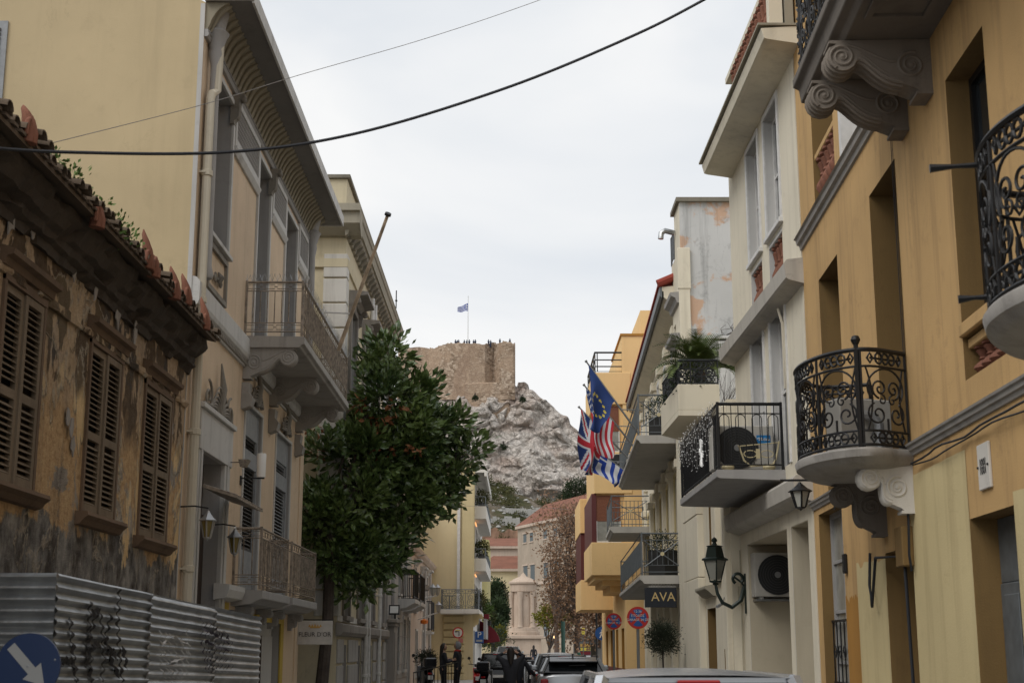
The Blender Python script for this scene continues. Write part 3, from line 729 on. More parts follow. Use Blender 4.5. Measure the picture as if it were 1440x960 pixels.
# sooty moulded cornice under the tiles
ragged(FL, hs, [(-.01,5.56),(.04,5.56),(.06,5.64),(.11,5.68),(.13,5.75),(.19,5.80),(.24,5.90),(.27,5.95),(.28,6.03),(-.01,6.09)], 4.0, 20.4, 'eave_sooty', 'cornice', .03)
ragged(FL, hs, [(-.01,5.06),(.035,5.06),(.05,5.11),(.035,5.16),(-.01,5.16)], 4.0, 20.34, 'peeling_plaster', 'string_course', .022, seed=5)
m = MB(FL.k); random.seed(3)            # barrel tiles: covers and pans, each a little out of line
for i in range(int((20.75-4.0)/.205)):
    s = 4.0+i*.205; dz = .10+random.uniform(-.03, .035); do = random.uniform(-.06, .05); r0 = .085
    for j in range(8):
        o0 = .46+do-j*.42; z0 = 6.04+dz+j*.10; o1 = o0-.46; z1 = z0+.085
        P0 = [(s+r0*math.cos(a), o0, z0+r0*math.sin(a)*.9) for a in [math.pi*q/6 for q in range(7)]]; P1 = [(s+.072*math.cos(a), o1, z1+.06*math.sin(a)) for a in [math.pi*q/6 for q in range(7)]]
        I0 = [(s+(r0-.014)*math.cos(a), o0, z0+(r0-.014)*math.sin(a)*.9) for a in [math.pi*q/6 for q in range(7)]]
        m.add(P0+P1, [(q, q+1, 8+q, 7+q) for q in range(6)], True); m.add(P0+I0, [(q, q+1, 8+q, 7+q) for q in range(6)])
        if j == 0: m.add([(p[0], p[1], p[2]) for p in I0]+[(p[0], p[1]-.3, p[2]+.05) for p in I0], [(q, q+1, 8+q, 7+q) for q in range(6)])
    for j in range(2):
        m.hexa([(s+.04,.43-j*.4,6.09+j*.1),(s+.165,.43-j*.4,6.09+j*.1),(s+.165,-.1-j*.4,6.19+j*.1),(s+.04,-.1-j*.4,6.19+j*.1)], [(s+.04,.43-j*.4,6.12+j*.1),(s+.165,.43-j*.4,6.12+j*.1),(s+.165,-.1-j*.4,6.22+j*.1),(s+.04,-.1-j*.4,6.22+j*.1)])
m.hexa([(4.0,.40,6.04),(20.38,.40,6.04),(20.38,-8,7.9),(4.0,-8,7.9)], [(4.0,.40,6.085),(20.38,.40,6.085),(20.38,-8,7.95),(4.0,-8,7.95)])
m.build('roof', 'tile_mossy', hs)
def antefix(u, v, h=.34, lean=0.0):
    s, z = FL.sz(u, v, .42); m = MB(FL.k); P = []
    prof = [(-.12,0),(.12,0),(.115,.10),(.07,.17),(.05,.26),(.03,.34),(-.02,.40),(-.045,.36),(-.06,.25),(-.10,.14)]
    L = h; m.tube([(s, .40, z-.16), (s, .41, z-.07), (s-.02, .40, z+L*.15), (s-.04, .38, z+L*.4), (s-.03, .35, z+L*.62), (s+.01, .33, z+L*.8)], [.085, .08, .062, .042, .026, .006], 9)
    m.tube([(s-.12, .42, z-.12), (s-.10, .42, z+.02), (s-.02, .42, z+.08), (s+.08, .42, z+.02), (s+.11, .42, z-.12)], .025, 6)
    return m.build('ridge_ornament', 'terracotta', hs, bevel=.01)
antefix(44, 178, .26); antefix(210, 360, .42, .15); antefix(219, 372, .2); antefix(248, 404, .36, .1); antefix(264, 412, .34); antefix(290, 448, .40, .1); antefix(140, 300, .2)
# weeds rooted in the tiles
m = MB(FL.k)
for (u, v, n, sp) in ((84, 225, 40, .09), (105, 245, 50, .10), (130, 275, 14, .06), (150, 288, 16, .06), (165, 318, 60, .12), (180, 335, 70, .14), (193, 345, 30, .10), (118, 262, 12, .05)):
    s, z = FL.sz(u, v, .4); leaf_cloud(m, [(Vector((s, .38, z)), Vector((0, .3, .5)))], n, sp, .055, long=1.8)
w_ = m.build('weed', 'leaf_bright', None, normals=False); w_.location = (FL.p.x, 0, 0); w_.rotation_euler = (0, 0, FL.rot)
tag(w_, 'straggly green weeds growing out of the mossy tiles along the low roof edge', 'weeds'); w_['kind'] = 'stuff'
# flakes of hanging render
m = MB(FL.k); random.seed(8)
for (u, v, sc) in ((12, 300, .5), (40, 320, .4), (100, 375, .4), (130, 400, .45), (162, 440, .5), (185, 470, .4), (95, 600, .35), (100, 625, .3), (92, 585, .3), (240, 600, .25), (170, 430, .3)):
    s, z = FL.sz(u, v); n = 9; P = []
    for i in range(n):
        a = 2*math.pi*i/n; r_ = sc*random.uniform(.25, .6); P.append((s+r_*.45*math.cos(a), z+r_*.9*math.sin(a)))
    y = random.uniform(.015, .04); m.prism(P, y, y+.012, 1)
m.split('loose_render', 'dirty_stone', hs, bevel=.004)
# downpipe at the house end
def downpipe(F, root, s, o, z0, z1, r=.055, mat='pipe_cream', joints=3, name='downpipe', elbow=None):
    m = MB(F.k); P = [(s, o, z0), (s, o, z1)]
    if elbow: P += [(s, o, z1+.01)]+elbow
    m.tube(P, r, 10)
    for i in range(joints+1):
        z = z0+(z1-z0)*(i+.4)/(joints+1); m.lathe([(r*1.0, -.05), (r*1.28, -.04), (r*1.28, .04), (r*1.0, .05)], (s, o, z), 10); m.box(s-r*1.5, s+r*1.5, 0, o, z-.015, z+.015)
    return m.build(name, mat, root)

# ---- the tall beige townhouse
th = building('townhouse', 'tall beige townhouse with blank yellow side wall, wide grey eave and spiked balcony railing', 'townhouse', FL)
def bay(F, ft, nb):
    a = F.sz(*ft); b = F.sz(*nb); return (b[0], a[0], b[1], a[1])
S0, S1 = 20.4, 32.0
ua = bay(FL, (327, 150), (292, 325)); ub = bay(FL, (380, 254), (357, 400)); uc = bay(FL, (417, 323), (398, 405))
ub = (ub[0], ub[1], 7.08, ub[3]); uc = (uc[0], uc[1], 7.08, uc[3])
print('L2 up', ua, ub, uc)
zt = (ua[3]+ub[3]+uc[3])/3
ua = ua[:3]+(zt,); ub = ub[:3]+(zt,); uc = uc[:3]+(zt,)
la = FL.sz(345, 566); lb = FL.sz(368, 588); l2a = FL.sz(388, 608); l2b = FL.sz(407, 640); print('low win', la, lb, l2a, l2b)
d1 = (la[0], lb[0], 2.68, (la[1]+lb[1])/2); d2 = (l2a[0], l2b[0]+.1, 2.68, d1[3])
dra = FL.sz(280, 632); drb = FL.sz(311, 655); print('door', dra, drb)
dd = (max(dra[0], S0+.35), drb[0], 0.15, (dra[1]+drb[1])/2)
shop1 = (26.6, 29.6, .1, 2.15); shop0 = (24.2, 26.1, .6, 2.3)
wall(FL, th, S0, S1, 0, 11.42, [ua+(.42,), ub+(.42,), uc+(.42,), d1+(.3,), d2+(.3,), dd+(.3,), shop1+(.2,), shop0+(.25,)], ('beige_roughcast', 'plaster_grey', 'cream_yellow_render'), depth=9.5, side_mi=2, top_mi=1, gable=16.5)
for h in (ub, uc): sash(FL, th, h, .42, 'wood_grey_paint', 'glass_dark', 2, 4)
sash(FL, th, ua, .42, 'wood_grey_paint', 'glass_dark', 2, 3)
for h in (ua, ub, uc):
    frame(FL, th, h, 'plaster_white', .09, .045, sill=(h is ua))
for h in (d1, d2):
    frame(FL, th, h, 'plaster_white', .06, .03, sill=False)
    f = MB(FL.k); y = -.13; f.box(h[0], h[0]+.1, y, y+.08, h[2], h[3]); f.box(h[1]-.1, h[1], y, y+.08, h[2], h[3]); f.box(h[0], h[1], y, y+.075, h[3]-.5, h[3]); f.box(h[0], h[1], y, y+.078, h[2]+2.2, h[2]+2.5); f.box(h[0], h[1], y, y+.07, h[2], h[2]+.7)
    wn = f.build('window', 'wood_grey_paint', th); g = MB(FL.k); louvre(g, h[0]+.1, h[1]-.1, h[2]+.7, h[3]-.5, y-.01, fw=.04, mid=False); g.build('shutter', 'lattice_dark' if h is d1 else 'wood_grey_paint', wn)
# door with white stone surround, acroterion and small canopy
m = MB(FL.k); a, b, c, d = dd
m.box(a-.30, a, -.01, .07, c, d); m.box(b, b+.42, -.01, .07, c, d); m.box(a-.32, b+.46, -.01, .09, d, d+.62); m.box(a-.36, b+.50, -.01, .14, d+.62, d+.70)
m.box(a-.2, a-.12, .07, .095, c, d); m.box(b+.12, b+.2, .07, .095, c, d)
dr = m.build('doorway', 'plaster_white', th, bevel=.008)
m = MB(FL.k); m.box(a, b, -.295, -.24, d-.9, d-.82); m.box(a, b, -.297, -.28, d-.82, d); m.box(a, (a+b)/2-.01, -.29, -.23, c, d-.9); m.box((a+b)/2+.01, b, -.29, -.23, c, d-.9); m.build('door', 'door_brown', dr)
m = MB(FL.k); m.hexa([(a-.1,.10,4.02),(b+.5,.10,4.02),(b+.5,.62,3.86),(a-.1,.62,3.86)], [(a-.1,.10,4.05),(b+.5,.10,4.05),(b+.5,.62,3.89),(a-.1,.62,3.89)])
for i in range(9): x = a-.05+(b-a+.5)*i/8; m.tube([(x,.1,4.06),(x,.62,3.90)], .018, 5)
m.build('canopy', 'iron_rusty', dr)
def foliate(mb, s, z, w_, h, y0=.0, dens=1.0, seed=1):
    """carved acanthus: fanned curling ribs"""
    rn = random.Random(seed)
    for q in (-1, 1):
        for i in range(int(6*dens)):
            t = i/6; L = h*(1-.55*t); a0 = R(88-68*t); P = []
            for j in range(9):
                u = j/8; aa = a0-R(70)*u*u; P.append((s+q*(w_*.5*t*u+L*.45*u*math.cos(aa)), y0+.03+.05*math.sin(math.pi*u), z+L*u*math.sin(max(.12, aa))*.9+.0))
            mb.tube(P, [.045*(1-.75*u/8)*min(1.4, h) for u in range(9)], 6)
        P = spiral((s+q*w_*.36, z+h*.17), w_*.12, 1.4, R(90), q); mb.tube([(p[0], y0+.04, p[1]) for p in P], .022, 6)
    mb.tube([(s, y0+.03, z), (s, y0+.09, z+h*.5), (s, y0+.04, z+h)], [.07, .06, .012], 8)
m = MB(FL.k); foliate(m, (a+b)/2+.2, d+.70, (b-a)+.7, .85, .03); m.build('ornament', 'relief_stone', dr)
# string course, with a dentil line below
mould(FL, th, [(-.01,6.50),(.04,6.50),(.05,6.60),(.10,6.64),(.12,6.70),(.12,6.98),(.07,7.04),(-.01,7.06)], S0+.0, 32.0, 'plaster_white', name='string_course')
m = MB(FL.k)
for i in range(90): m.box(S0+.05+i*.12, S0+.11+i*.12, .0, .085, 6.53, 6.595)
m.split('dentil', 'relief_stone', th)
# relief panel under the near window
m = MB(FL.k); pa, pb = ua[0], ua[1]; p0, p1 = 7.12, ua[2]-.12
m.box(pa, pa+.08, 0, .05, p0, p1); m.box(pb-.08, pb, 0, .05, p0, p1); m.box(pa+.08, pb-.08, 0, .05, p0, p0+.08); m.box(pa+.08, pb-.08, 0, .05, p1-.08, p1)
foliate(m, (pa+pb)/2, p0+.25, .6, p1-p0-.6, .0, seed=4); m.build('relief_panel', 'relief_stone', th, bevel=.005)
# lattice panels between the upper windows, white framed
def lattice(s0, s1, z0, z1):
    m = MB(FL.k); fw = .10
    m.box(s0, s0+fw, 0, .06, z0, z1); m.box(s1-fw, s1, 0, .06, z0, z1); m.box(s0+fw, s1-fw, 0, .06, z0, z0+fw*1.6); m.box(s0+fw, s1-fw, 0, .06, z1-fw, z1)
    m.prism([(0,z0-.12),(.04,z0-.12),(.09,z0-.03),(.09,z0-.001),(0,z0-.001)], s0-.04, s1+.04, 0)
    p = m.build('panel', 'plaster_white', th, bevel=.006); g = MB(FL.k); g.box(s0+fw, s1-fw, .0, .012, z0+fw*1.6, z1-fw, mi=1)
    n = int((s1-s0-2*fw)/.085); kz = int((z1-z0-2.6*fw)/.085)
    for i in range(n):
        for j in range(kz):
            cx = s0+fw+(i+.5)*(s1-s0-2*fw)/n; cz = z0+fw*1.6+(j+.5)*(z1-z0-2.6*fw)/kz
            g.tube([(cx+.036*math.cos(q*math.pi/3), .03, cz+.036*math.sin(q*math.pi/3)) for q in range(6)], .010, 4, closed=True)
    g.build('lattice', ['plaster_grey', 'lattice_dark'], p)
pz = FL.sz(361, 262); pt = FL.sz(331, 142); print('panel', pz, pt, FL.sz(432, 383))
for (sa, sb) in ((ua[1]+.14, ub[0]-.14), (ub[1]+.14, uc[0]-.14), (uc[1]+.14, S1-.35)): lattice(sa, sb, 9.98, 10.85)
# frieze of leaf scrolls under the eave
m = MB(FL.k)
cv = [(.04,10.99),(.07,11.05),(.10,11.14),(.15,11.24),(.22,11.33),(.30,11.39),(.36,11.425)]
m.prism([(-.01,10.99)]+cv+[(-.01,11.43)], S0+.02, 32.0, 0)
s = S0+.15
while s < 31.9:
    m.tube([(s+.02*math.sin(i), p[0]+.02, p[1]) for i, p in enumerate(cv)], [.015,.02,.03,.035,.042,.042,.02], 8); s += .25
m.build('frieze', 'frieze_ochre', th)
m = MB(FL.k); m.prism([(-.01,10.86),(.05,10.86),(.08,10.90),(.06,10.93),(.06,10.98),(-.01,10.98)], S0, 32.0, 0)
for i in range(180): m.lathe([(0,-.02),(.022,0),(0,.02)], (S0+.05+i*.064, .07, 10.955), 5)
m.build('bead_moulding', 'plaster_grey', th)
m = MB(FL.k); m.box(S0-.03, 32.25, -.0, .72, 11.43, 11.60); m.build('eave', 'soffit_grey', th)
m = MB(FL.k); m.box(S0-.03, 32.28, .722, .76, 11.40, 11.64); m.box(S0-.07, S0-.032, -.0, .76, 11.43, 11.66); m.box(32.252, 32.29, -.0, .72, 11.40, 11.64); m.build('fascia', 'plaster_white', th)
for s_ in (S0+.35, 31.7):     # corner colonnettes
    m = MB(FL.k); m.lathe([(.10,7.1),(.12,7.15),(.085,7.3),(.075,10.5),(.11,10.7),(.10,10.78),(.17,11.0),(.2,11.05),(.13,11.12),(.19,11.4)], (s_, .12, 0), 12); m.build('colonnette', 'plaster_grey', th)
for s_ in (ua[1]+.02, ub[1]+.02):
    console(FL, th, s_, .16, 10.84, .22, .5, 'relief_stone')
downpipe(FL, th, S0+.20, .10, 0, 9.9, .07, elbow=[(S0+.20, .12, 10.0), (S0+.34, .16, 10.1), (S0+.38, .18, 11.3)], joints=4)
# painted render panels flank the windows: projecting thin pilaster at the far corner
m = MB(FL.k); m.box(31.55, 32.02, -.02, .03, 0, 6.49); m.build('corner_pilaster', 'beige_roughcast', th, bevel=.01)
# main balcony
by0, by1, bo = 24.5, 31.45, 1.08
m = MB(FL.k); m.prism([(-.01,6.84),(bo-.08,6.84),(bo-.06,6.88),(bo,6.90),(bo,7.03),(-.01,7.05)], by0, by1, 0)
bl = m.build('balcony', 'balcony_marble', th, bevel=.008)
bar_rail(FL, bl, [(by0+.05, .02), (by0+.05, bo-.06), (by1-.05, bo-.06), (by1-.05, .02)], 7.05, .98, 'iron_rusty', pitch=.125, style='key', r=.009)
m = MB(FL.k); random.seed(5)          # bird spikes on the top rail
for i in range(90):
    t = i/89; L = t*(bo+6.9)
    p = (by0+.05, .02+L) if L < bo-.06 else (by0+.05+(L-bo+.06), bo-.06)
    for k in (-1, 0, 1): m.tube([(p[0], p[1], 8.05), (p[0]+random.uniform(-.06,.06), p[1]+k*.05, 8.05+.13)], .0035, 3)
m.build('bird_spikes', 'steel_pole', bl)['kind'] = 'stuff'
for s_ in (by0+.18, 27.5, 30.9):
    br = console(FL, bl, s_, .22, 6.84, .94, .52, 'balcony_marble')
m = MB(FL.k)
for s_ in (by0+.18, 27.5, 30.9): m.prism([(0,5.75),(.16,5.80),(.2,5.95),(.12,6.05),(.14,6.22),(0,6.22)], s_-.15, s_+.15, 0)
m.split('corbel', 'balcony_marble', bl, bevel=.008)
for s_, sd_ in ((d1[0]+(d1[1]-d1[0])/2, 5), ((d2[0]+d2[1])/2, 6)):
    m = MB(FL.k); foliate(m, s_, d1[3]+.08, 1.2, .7, .02, seed=sd_); m.build('ornament', 'relief_stone', th)
# two little balconies
for (q0, q1) in ((24.35, 27.35), (27.75, 31.2)):
    m = MB(FL.k); m.prism([(-.01,2.36),(.34,2.40),(.46,2.46),(.53,2.48),(.53,2.62),(-.01,2.64)], q0, q1, 0); b2 = m.build('balcony', 'plaster_grey', th, bevel=.01)
    bar_rail(FL, b2, [(q0+.04, .02), (q0+.04, .47), (q1-.04, .47), (q1-.04, .02)], 2.64, 1.02, 'iron_rusty', pitch=.15, style='key', r=.010)
    console(FL, b2, q0+.5, .2, 2.36, .3, .3, 'plaster_grey'); console(FL, b2, q1-.5, .2, 2.36, .3, .3, 'plaster_grey')
m = MB(FL.k); m.prism([(-.01,2.42),(.20,2.46),(.24,2.58),(.24,2.66),(-.01,2.68)], 22.95, 24.33, 0); m.build('ledge', 'plaster_white', th)
# shop front below
m = MB(FL.k); a, b, c, d = shop1
for i in range(24): x = a+.05+(b-a-.1)*i/24; m.box(x, x+.09, -.16, -.13, c, d-.25)
m.box(a, b, -.18, -.165, c, d); m.box((a+b)/2-.02, (a+b)/2+.02, -.13, -.10, c, d-.25, mi=1)
m.build('door', ['plaster_white', 'door_brown'], th)
m = MB(FL.k); m.box(a-.12, a, -.01, .03, c, d); m.box(b, b+.35, -.01, .03, 0, 2.35); m.box(a-.12, b, -.01, .08, d, d+.12); m.box(24.1, a-.12, -.01, .02, 0, .6); m.box(23.4, 24.1, -.01, .022, 0, 2.4)
m.box(26.15, a-.12, -.01, .021, .6, 2.35); m.build('shop_surround', 'yellow_trim', th)
sash(FL, th, shop0, .25, 'wood_grey_paint', 'glass_dark', 2, 1)
# small window high in the blank side wall
m = MB(FL.k); m.box(S0-.03, S0+.02, -3.9, -3.02, 9.75, 11.1); sw = m.build('window', 'wood_grey_paint', th); g = MB(FL.k)
for i in range(16): g.box(S0-.05, S0-.031, -3.8, -3.12, 9.8+i*.075, 9.85+i*.075)
g.build('shutter', 'lattice_dark', sw)
m = MB(FL.k); m.box(S0-.012, S0+.001, -.07, .0, 0, 11.4); m.build('corner_strip', 'plaster_white', th)

# ---- things on the townhouse
pl = thing('flagpole', 'bare rusty flagpole leaning out from the spiked balcony, without a flag', 'flagpole', FL.w(28.0, 1.0, 7.1), FL.rot)
m = MB(FL.k); tip = W(545, 303, 25.6); 
b0 = W(476, 492, 27.3); Lv = pl.matrix_basis.inverted()
q0 = Lv @ b0; q1 = Lv @ tip
m2 = MB(); m2.tube([q0, q0.lerp(q1, .5), q1], [.042, .038, .032], 8); m2.build('pole', 'pale_rust', pl)
dv = (q1-q0).normalized(); m2 = MB(); m2.tube([q1, q1+dv*.05], [.065, .06], 10); m2.build('cap', 'iron_black', pl)
q2 = q0.lerp(q1, .28); m2 = MB(); m2.tube([q2, q2+Vector((-.1, .5, 0))], .015, 5); m2.build('stay', 'white_paint', pl)
def lantern_local(m, c, r, h, glass_mb, k=6):
    """four-sided tapered lantern hanging at c (top)"""
    x, y, z = c
    m.lathe([(.0, h*.0), (.02, -h*.02), (.025, -h*.06), (r*.35, -h*.12), (r*.7, -h*.24), (r*1.15, -h*.34), (r*1.12, -h*.37), (0, -h*.37)], (x, y, z), k, smooth=False)
    glass_mb.lathe([(r*.85, -h*.37), (r*.42, -h*.92)], (x, y, z), k, smooth=False)
    for i in range(k):
        a = 2*math.pi*i/k; m.tube([(x+r*.86*math.cos(a), y+r*.86*math.sin(a), z-h*.37), (x+r*.43*math.cos(a), y+r*.43*math.sin(a), z-h*.93)], .012, 4)
    m.lathe([(r*.46, -h*.91), (r*.46, -h*.95), (.02, -h*1.0), (.0, -h*1.05)], (x, y, z), k)
for i, (u, v, lab, sk) in enumerate(((293, 717, 'hanging pointed-cap lantern nearest the doorway, in front of the canopy', 22.0), (331, 742, 'hanging pointed-cap lantern at the canopy end, lower than its twin', 24.0))):
    s_, z_ = FL.sz(u, v, .40); t = thing('wall_lantern', lab, 'lantern', FL.w(s_, 0, z_), FL.rot, 'hanging lanterns by the doorway')
    m = MB(FL.k); g = MB(FL.k); lantern_local(m, (0, .40, 0), .115, .42, g); m.build('cap', 'lamp_cap', t); g.build('glass', 'lamp_amber', t)
    m = MB(FL.k); m.tube([(0, 0, .05), (0, .2, .06), (0, .40, .03)], .012, 5); m.build('bracket', 'iron_black', t)
s_, z_ = FL.sz(316, 650); t = thing('wall_lamp', 'rusty box flood lamp on an arm beside the door lintel', 'lamp', FL.w(s_, 0, z_), FL.rot)
t.scale = (.55,.55,.55); m = MB(FL.k); m.tube([(0,0,0),(.1,.35,.02),(.2,.5,.04)], .014, 5); m.build('arm', 'iron_black', t); m = MB(FL.k); m.hexa([(.05,.45,-.12),(.3,.5,-.12),(.3,.62,-.12),(.05,.6,-.12)], [(.0,.40,.10),(.36,.44,.10),(.36,.72,.10),(.0,.70,.10)]); m.build('housing', 'iron_rusty', t)
s_, z_ = FL.sz(338, 672); t = thing('wall_lamp', 'white opal cylinder lamp on a bracket in front of the tall grey shutters', 'lamp', FL.w(s_, 0, z_), FL.rot)
m = MB(FL.k); m.tube([(0,0,0),(0,.42,0)], .014, 5); m.box(-.06,.06,.0,.02,-.12,.04); m.build('bracket', 'iron_black', t); m = MB(FL.k); m.lathe([(.0,.0),(.075,.005),(.08,.40),(.07,.42),(0,.42)], (0,.36,.01), 14); m.build('shade', 'opal', t)
s_, z_ = FL.sz(320, 670); t = thing('number_plate', 'small pale house number plate reading 0 beside the doorway', 'number plate', FL.w(s_, 0, z_), FL.rot)
m = MB(FL.k); m.box(-.11,.11,.0,.02,-.16,.16); m.build('plate', 'plate_ceramic', t, bevel=.006); put_text('numeral', '0', .30, t, (0, -.024, 0), (R(90), 0, 0), 'rubber')
s_, z_ = FL.sz(324, 745); t = thing('alarm_box', 'small red and white alarm box below the house number', 'alarm box', FL.w(s_, 0, z_), FL.rot)
m = MB(FL.k); m.box(-.09,.09,0,.08,-.07,.07,mi=0); m.box(-.07,.07,.08,.09,-.06,.0,mi=1); m.build('case', ['opal', 'sign_red'], t, bevel=.01)

# hanging hotel board
sg = thing('shop_sign', 'pale hanging board with a gold crown reading FLEUR D\'OR', 'sign', (-4.16, 31.9, 2.95), 0)
c0 = W(443, 889, 31.9); ww = .37*31.9/33.5*1.0
sg.location = (c0.x, 31.9, c0.z); hw, hh = 24/FPX*31.9, 16/FPX*31.9
m = MB(); m.box(-hw, hw, -.02, .02, -hh, hh); m.build('board', 'sign_board', sg, bevel=.006)
m = MB(); m.box(-hw-.55, hw, -.012, .012, hh+.01, hh+.035); m.build('arm', 'iron_black', sg)
put_text('lettering', "FLEUR D'OR", .135, sg, (0, -.026, -.04), (R(90), 0, 0), 'sign_text_grey', sx=.98)
m = MB(); m.box(-.11, .11, -.03, -.022, .10, .125)
for x in (-.12, -.06, 0, .06, .12): m.prism([(x-.03, .125), (x+.03, .125), (x, .185+.012*(x == 0))], -.03, -.022, 1)
m.build('crown', 'gold', sg)
# ---- pale yellow neoclassical house with bracketed cornice
FL3 = Facade(-1, -4.17)
nh = building('neoclassical_house', 'pale yellow neoclassical house with white quoins and deep bracketed cornice behind the magnolia', 'house', FL3)
holes = []; xs = [35.6, 38.9, 42.2, 45.5]
for x in xs: holes += [(x, x+1.25, 7.6, 10.2, .3), (x, x+1.25, 2.45, 5.3, .3), (x+.2, x+1.05, .35, 1.75, .3)]
wall(FL3, nh, 34.5, 47.6, 0, 12.05, holes, ('pale_yellow_stone', 'grey_wall'), depth=9, reveal=.3)
for x in xs:
    h = (x, x+1.25, 7.6, 10.2); f = sash(FL3, nh, h, .3, 'white_paint', 'glass_dark', 2, 3); sf = frame(FL3, nh, h, 'dirty_stone', .16, .08, hood=.48)
    for q in (x-.2, x+1.45): console(FL3, nh, q, .14, 10.44, .30, .45, 'dirty_stone')
    h = (x, x+1.25, 2.45, 5.3); sash(FL3, nh, h, .3, 'old_wood_pale', 'glass_dark', 2, 3); frame(FL3, nh, h, 'dirty_stone', .14, .06)
    h = (x+.2, x+1.05, .35, 1.75); sash(FL3, nh, h, .3, 'iron_black', 'glass_dark', 2, 2)
m = MB(FL3.k); z = 2.4; i = 0      # quoins wrap the near corner
while z < 11.0:
    L = .62 if i % 2 == 0 else .62; m.box(34.44, 34.5+.40, -.55, .045, z+.02, z+.62); z += .64; i += 1
m.split('quoin', 'quoin_white', nh, bevel=.015)
mould(FL3, nh, [(-.01,11.0),(.05,11.0),(.07,11.2),(.02,11.22),(-.01,11.22)], 34.45, 47.6, 'pale_yellow_stone', name='architrave')
m = MB(FL3.k)
m.box(34.43, 34.499, -1.2, .05, 11.0, 11.22); m.build('architrave', 'pale_yellow_stone', nh)
cp = [(-.01,11.75),(.06,11.78),(.10,11.9),(.24,11.98),(.27,12.05),(.31,12.05),(.34,12.28),(.37,12.3),(.39,12.40),(.41,12.43),(-.01,12.48)]
mould(FL3, nh, cp, 34.2, 48.2, 'cornice_stone')
m = MB(FL3.k)
s = 34.4
while s < 48: m.prism([(0,11.76),(.10,11.76),(.24,11.92),(.26,12.03),(0,12.03)], s, s+.2, 0); s += .55
m.split('bracket', 'cornice_dark', nh)
m = MB(FL3.k); m.prism([(34.0,12.02),(34.0,12.3),(33.9,12.32),(33.9,12.5),(34.6,12.5),(34.6,11.76),(34.35,11.8)], -2.2, .38, 1); m.build('cornice_return', 'cornice_stone', nh)
m = MB(FL3.k); m.box(34.7, 38.2, -3.2, -.04, 12.47, 13.4); m.build('attic', 'pale_yellow_stone', nh, bevel=.01); m = MB(FL3.k); m.box(34.62, 38.3, -3.3, .04, 13.4, 13.5); m.build('coping', 'cornice_dark', nh, bevel=.01)
m = MB(FL3.k); m.prism([(-.01,1.95),(.10,1.97),(.16,2.05),(.16,2.22),(.10,2.26),(-.01,2.28)], 34.4, 47.6, 0); m.build('string_course', 'dirty_stone', nh)
m = MB(FL3.k)                      # rusticated base blocks
for i in range(3):
    for x0, x1 in ((34.5, 35.7), (36.75, 39.0), (40.05, 42.3), (43.35, 45.6), (46.65, 47.6)):
        n = max(1, int((x1-x0)/.7))
        for k in range(n): m.box(x0+(x1-x0)*k/n+.03, x0+(x1-x0)*(k+1)/n-.03, 0, .05, .08+i*.62, .64+i*.62)
m.split('base_block', 'grey_wall', nh, bevel=.015)
m = MB(FL3.k); m.box(34.51, 47.6, .0, .03, 2.3, 2.44); m.build('band', 'quoin_white', nh)
for s_ in (41.0, 44.3): downpipe(FL3, nh, s_, .12, 0, 11.6, .06, 'white_paint', 4)
downpipe(FL3, nh, 40.2, .12, 0, 11.6, .06, 'white_paint', 4)
m = MB(FL3.k); m.box(40.3, 40.9, .0, .07, .1, 11.5); m.build('pilaster', 'grey_wall', nh)
ir = thing('lightning_rod', 'thin dark iron rod standing on the bracketed cornice', 'rod', FL3.w(45, .4, 12.47), FL3.rot)
m = MB(); m.tube([(0,0,0),(0,0,.6)], .02, 5); m.lathe([(0,.2),(.05,.26),(0,.32)], (0,0,0), 6); m.build('rod', 'iron_black', ir)
# dark passage wall between townhouse and neoclassical house
gw = building('passage_wall', 'dark recessed brown wall in the gap beside the hotel board', 'wall', FL)
wall(FL, gw, 32.05, 34.45, 0, 5.2, [(32.3, 33.2, .05, 2.3, .3)], ('dirty_stone', 'dark_void'), depth=4, o=-.9)
m = MB(FL.k); m.box(32.35, 33.15, -1.18, -1.12, .05, 2.25); m.box(33.4, 33.7, -.9, -.6, 0, 2.6); m.build('door', 'door_brown', gw)

# ---- grey house with floodlight pilaster
FL4 = Facade(-1, -4.1)
gh = building('grey_house', 'grey rendered house with fluted pilaster and small twin balconies beyond the magnolia', 'house', FL4)
hl = [(49.6, 50.5, 1.0, 4.6, .25), (52.0, 52.9, 1.0, 4.2, .25), (54.4, 55.2, .2, 4.0, .25), (50.2, 51.2, 5.2, 7.0, .25), (53.4, 54.4, 5.2, 7.0, .25)]
hl = [(51.4, 52.5, .9, 2.75, .25), (54.4, 55.5, .9, 2.75, .25), (57.0, 57.8, .2, 2.75, .25), (51.4, 52.5, 3.6, 6.0, .25), (54.6, 55.7, 3.6, 6.0, .25)]
wall(FL4, gh, 47.7, 58.6, 0, 6.6, hl, ('grey_wall', 'plaster_grey'), depth=9)
for h in hl: sash(FL4, gh, h, .25, 'white_paint', 'glass_dark' , 2, 3); frame(FL4, gh, h, 'plaster_white', .12, .05)
m = MB(FL4.k)
for i in range(5): m.box(47.75, 58.5, 0, .022, .6+i*.5, .62+i*.5)
m.build('joint_lines', 'dirty_stone', gh)
m = MB(FL4.k); m.box(47.8, 49.0, -.01, .22, 0, 2.5); m.box(47.65, 49.15, -.01, .32, 2.5, 2.62); m.box(47.72, 49.08, -.01, .27, 2.38, 2.5); m.box(47.9, 48.9, .22, .25, .3, 2.2); m.build('pilaster', 'dirty_stone', gh, bevel=.02)
m = MB(FL4.k); m.box(49.0, 50.4, -.01, .12, 0, 6.3); m.build('pier', 'grey_wall', gh, bevel=.02)
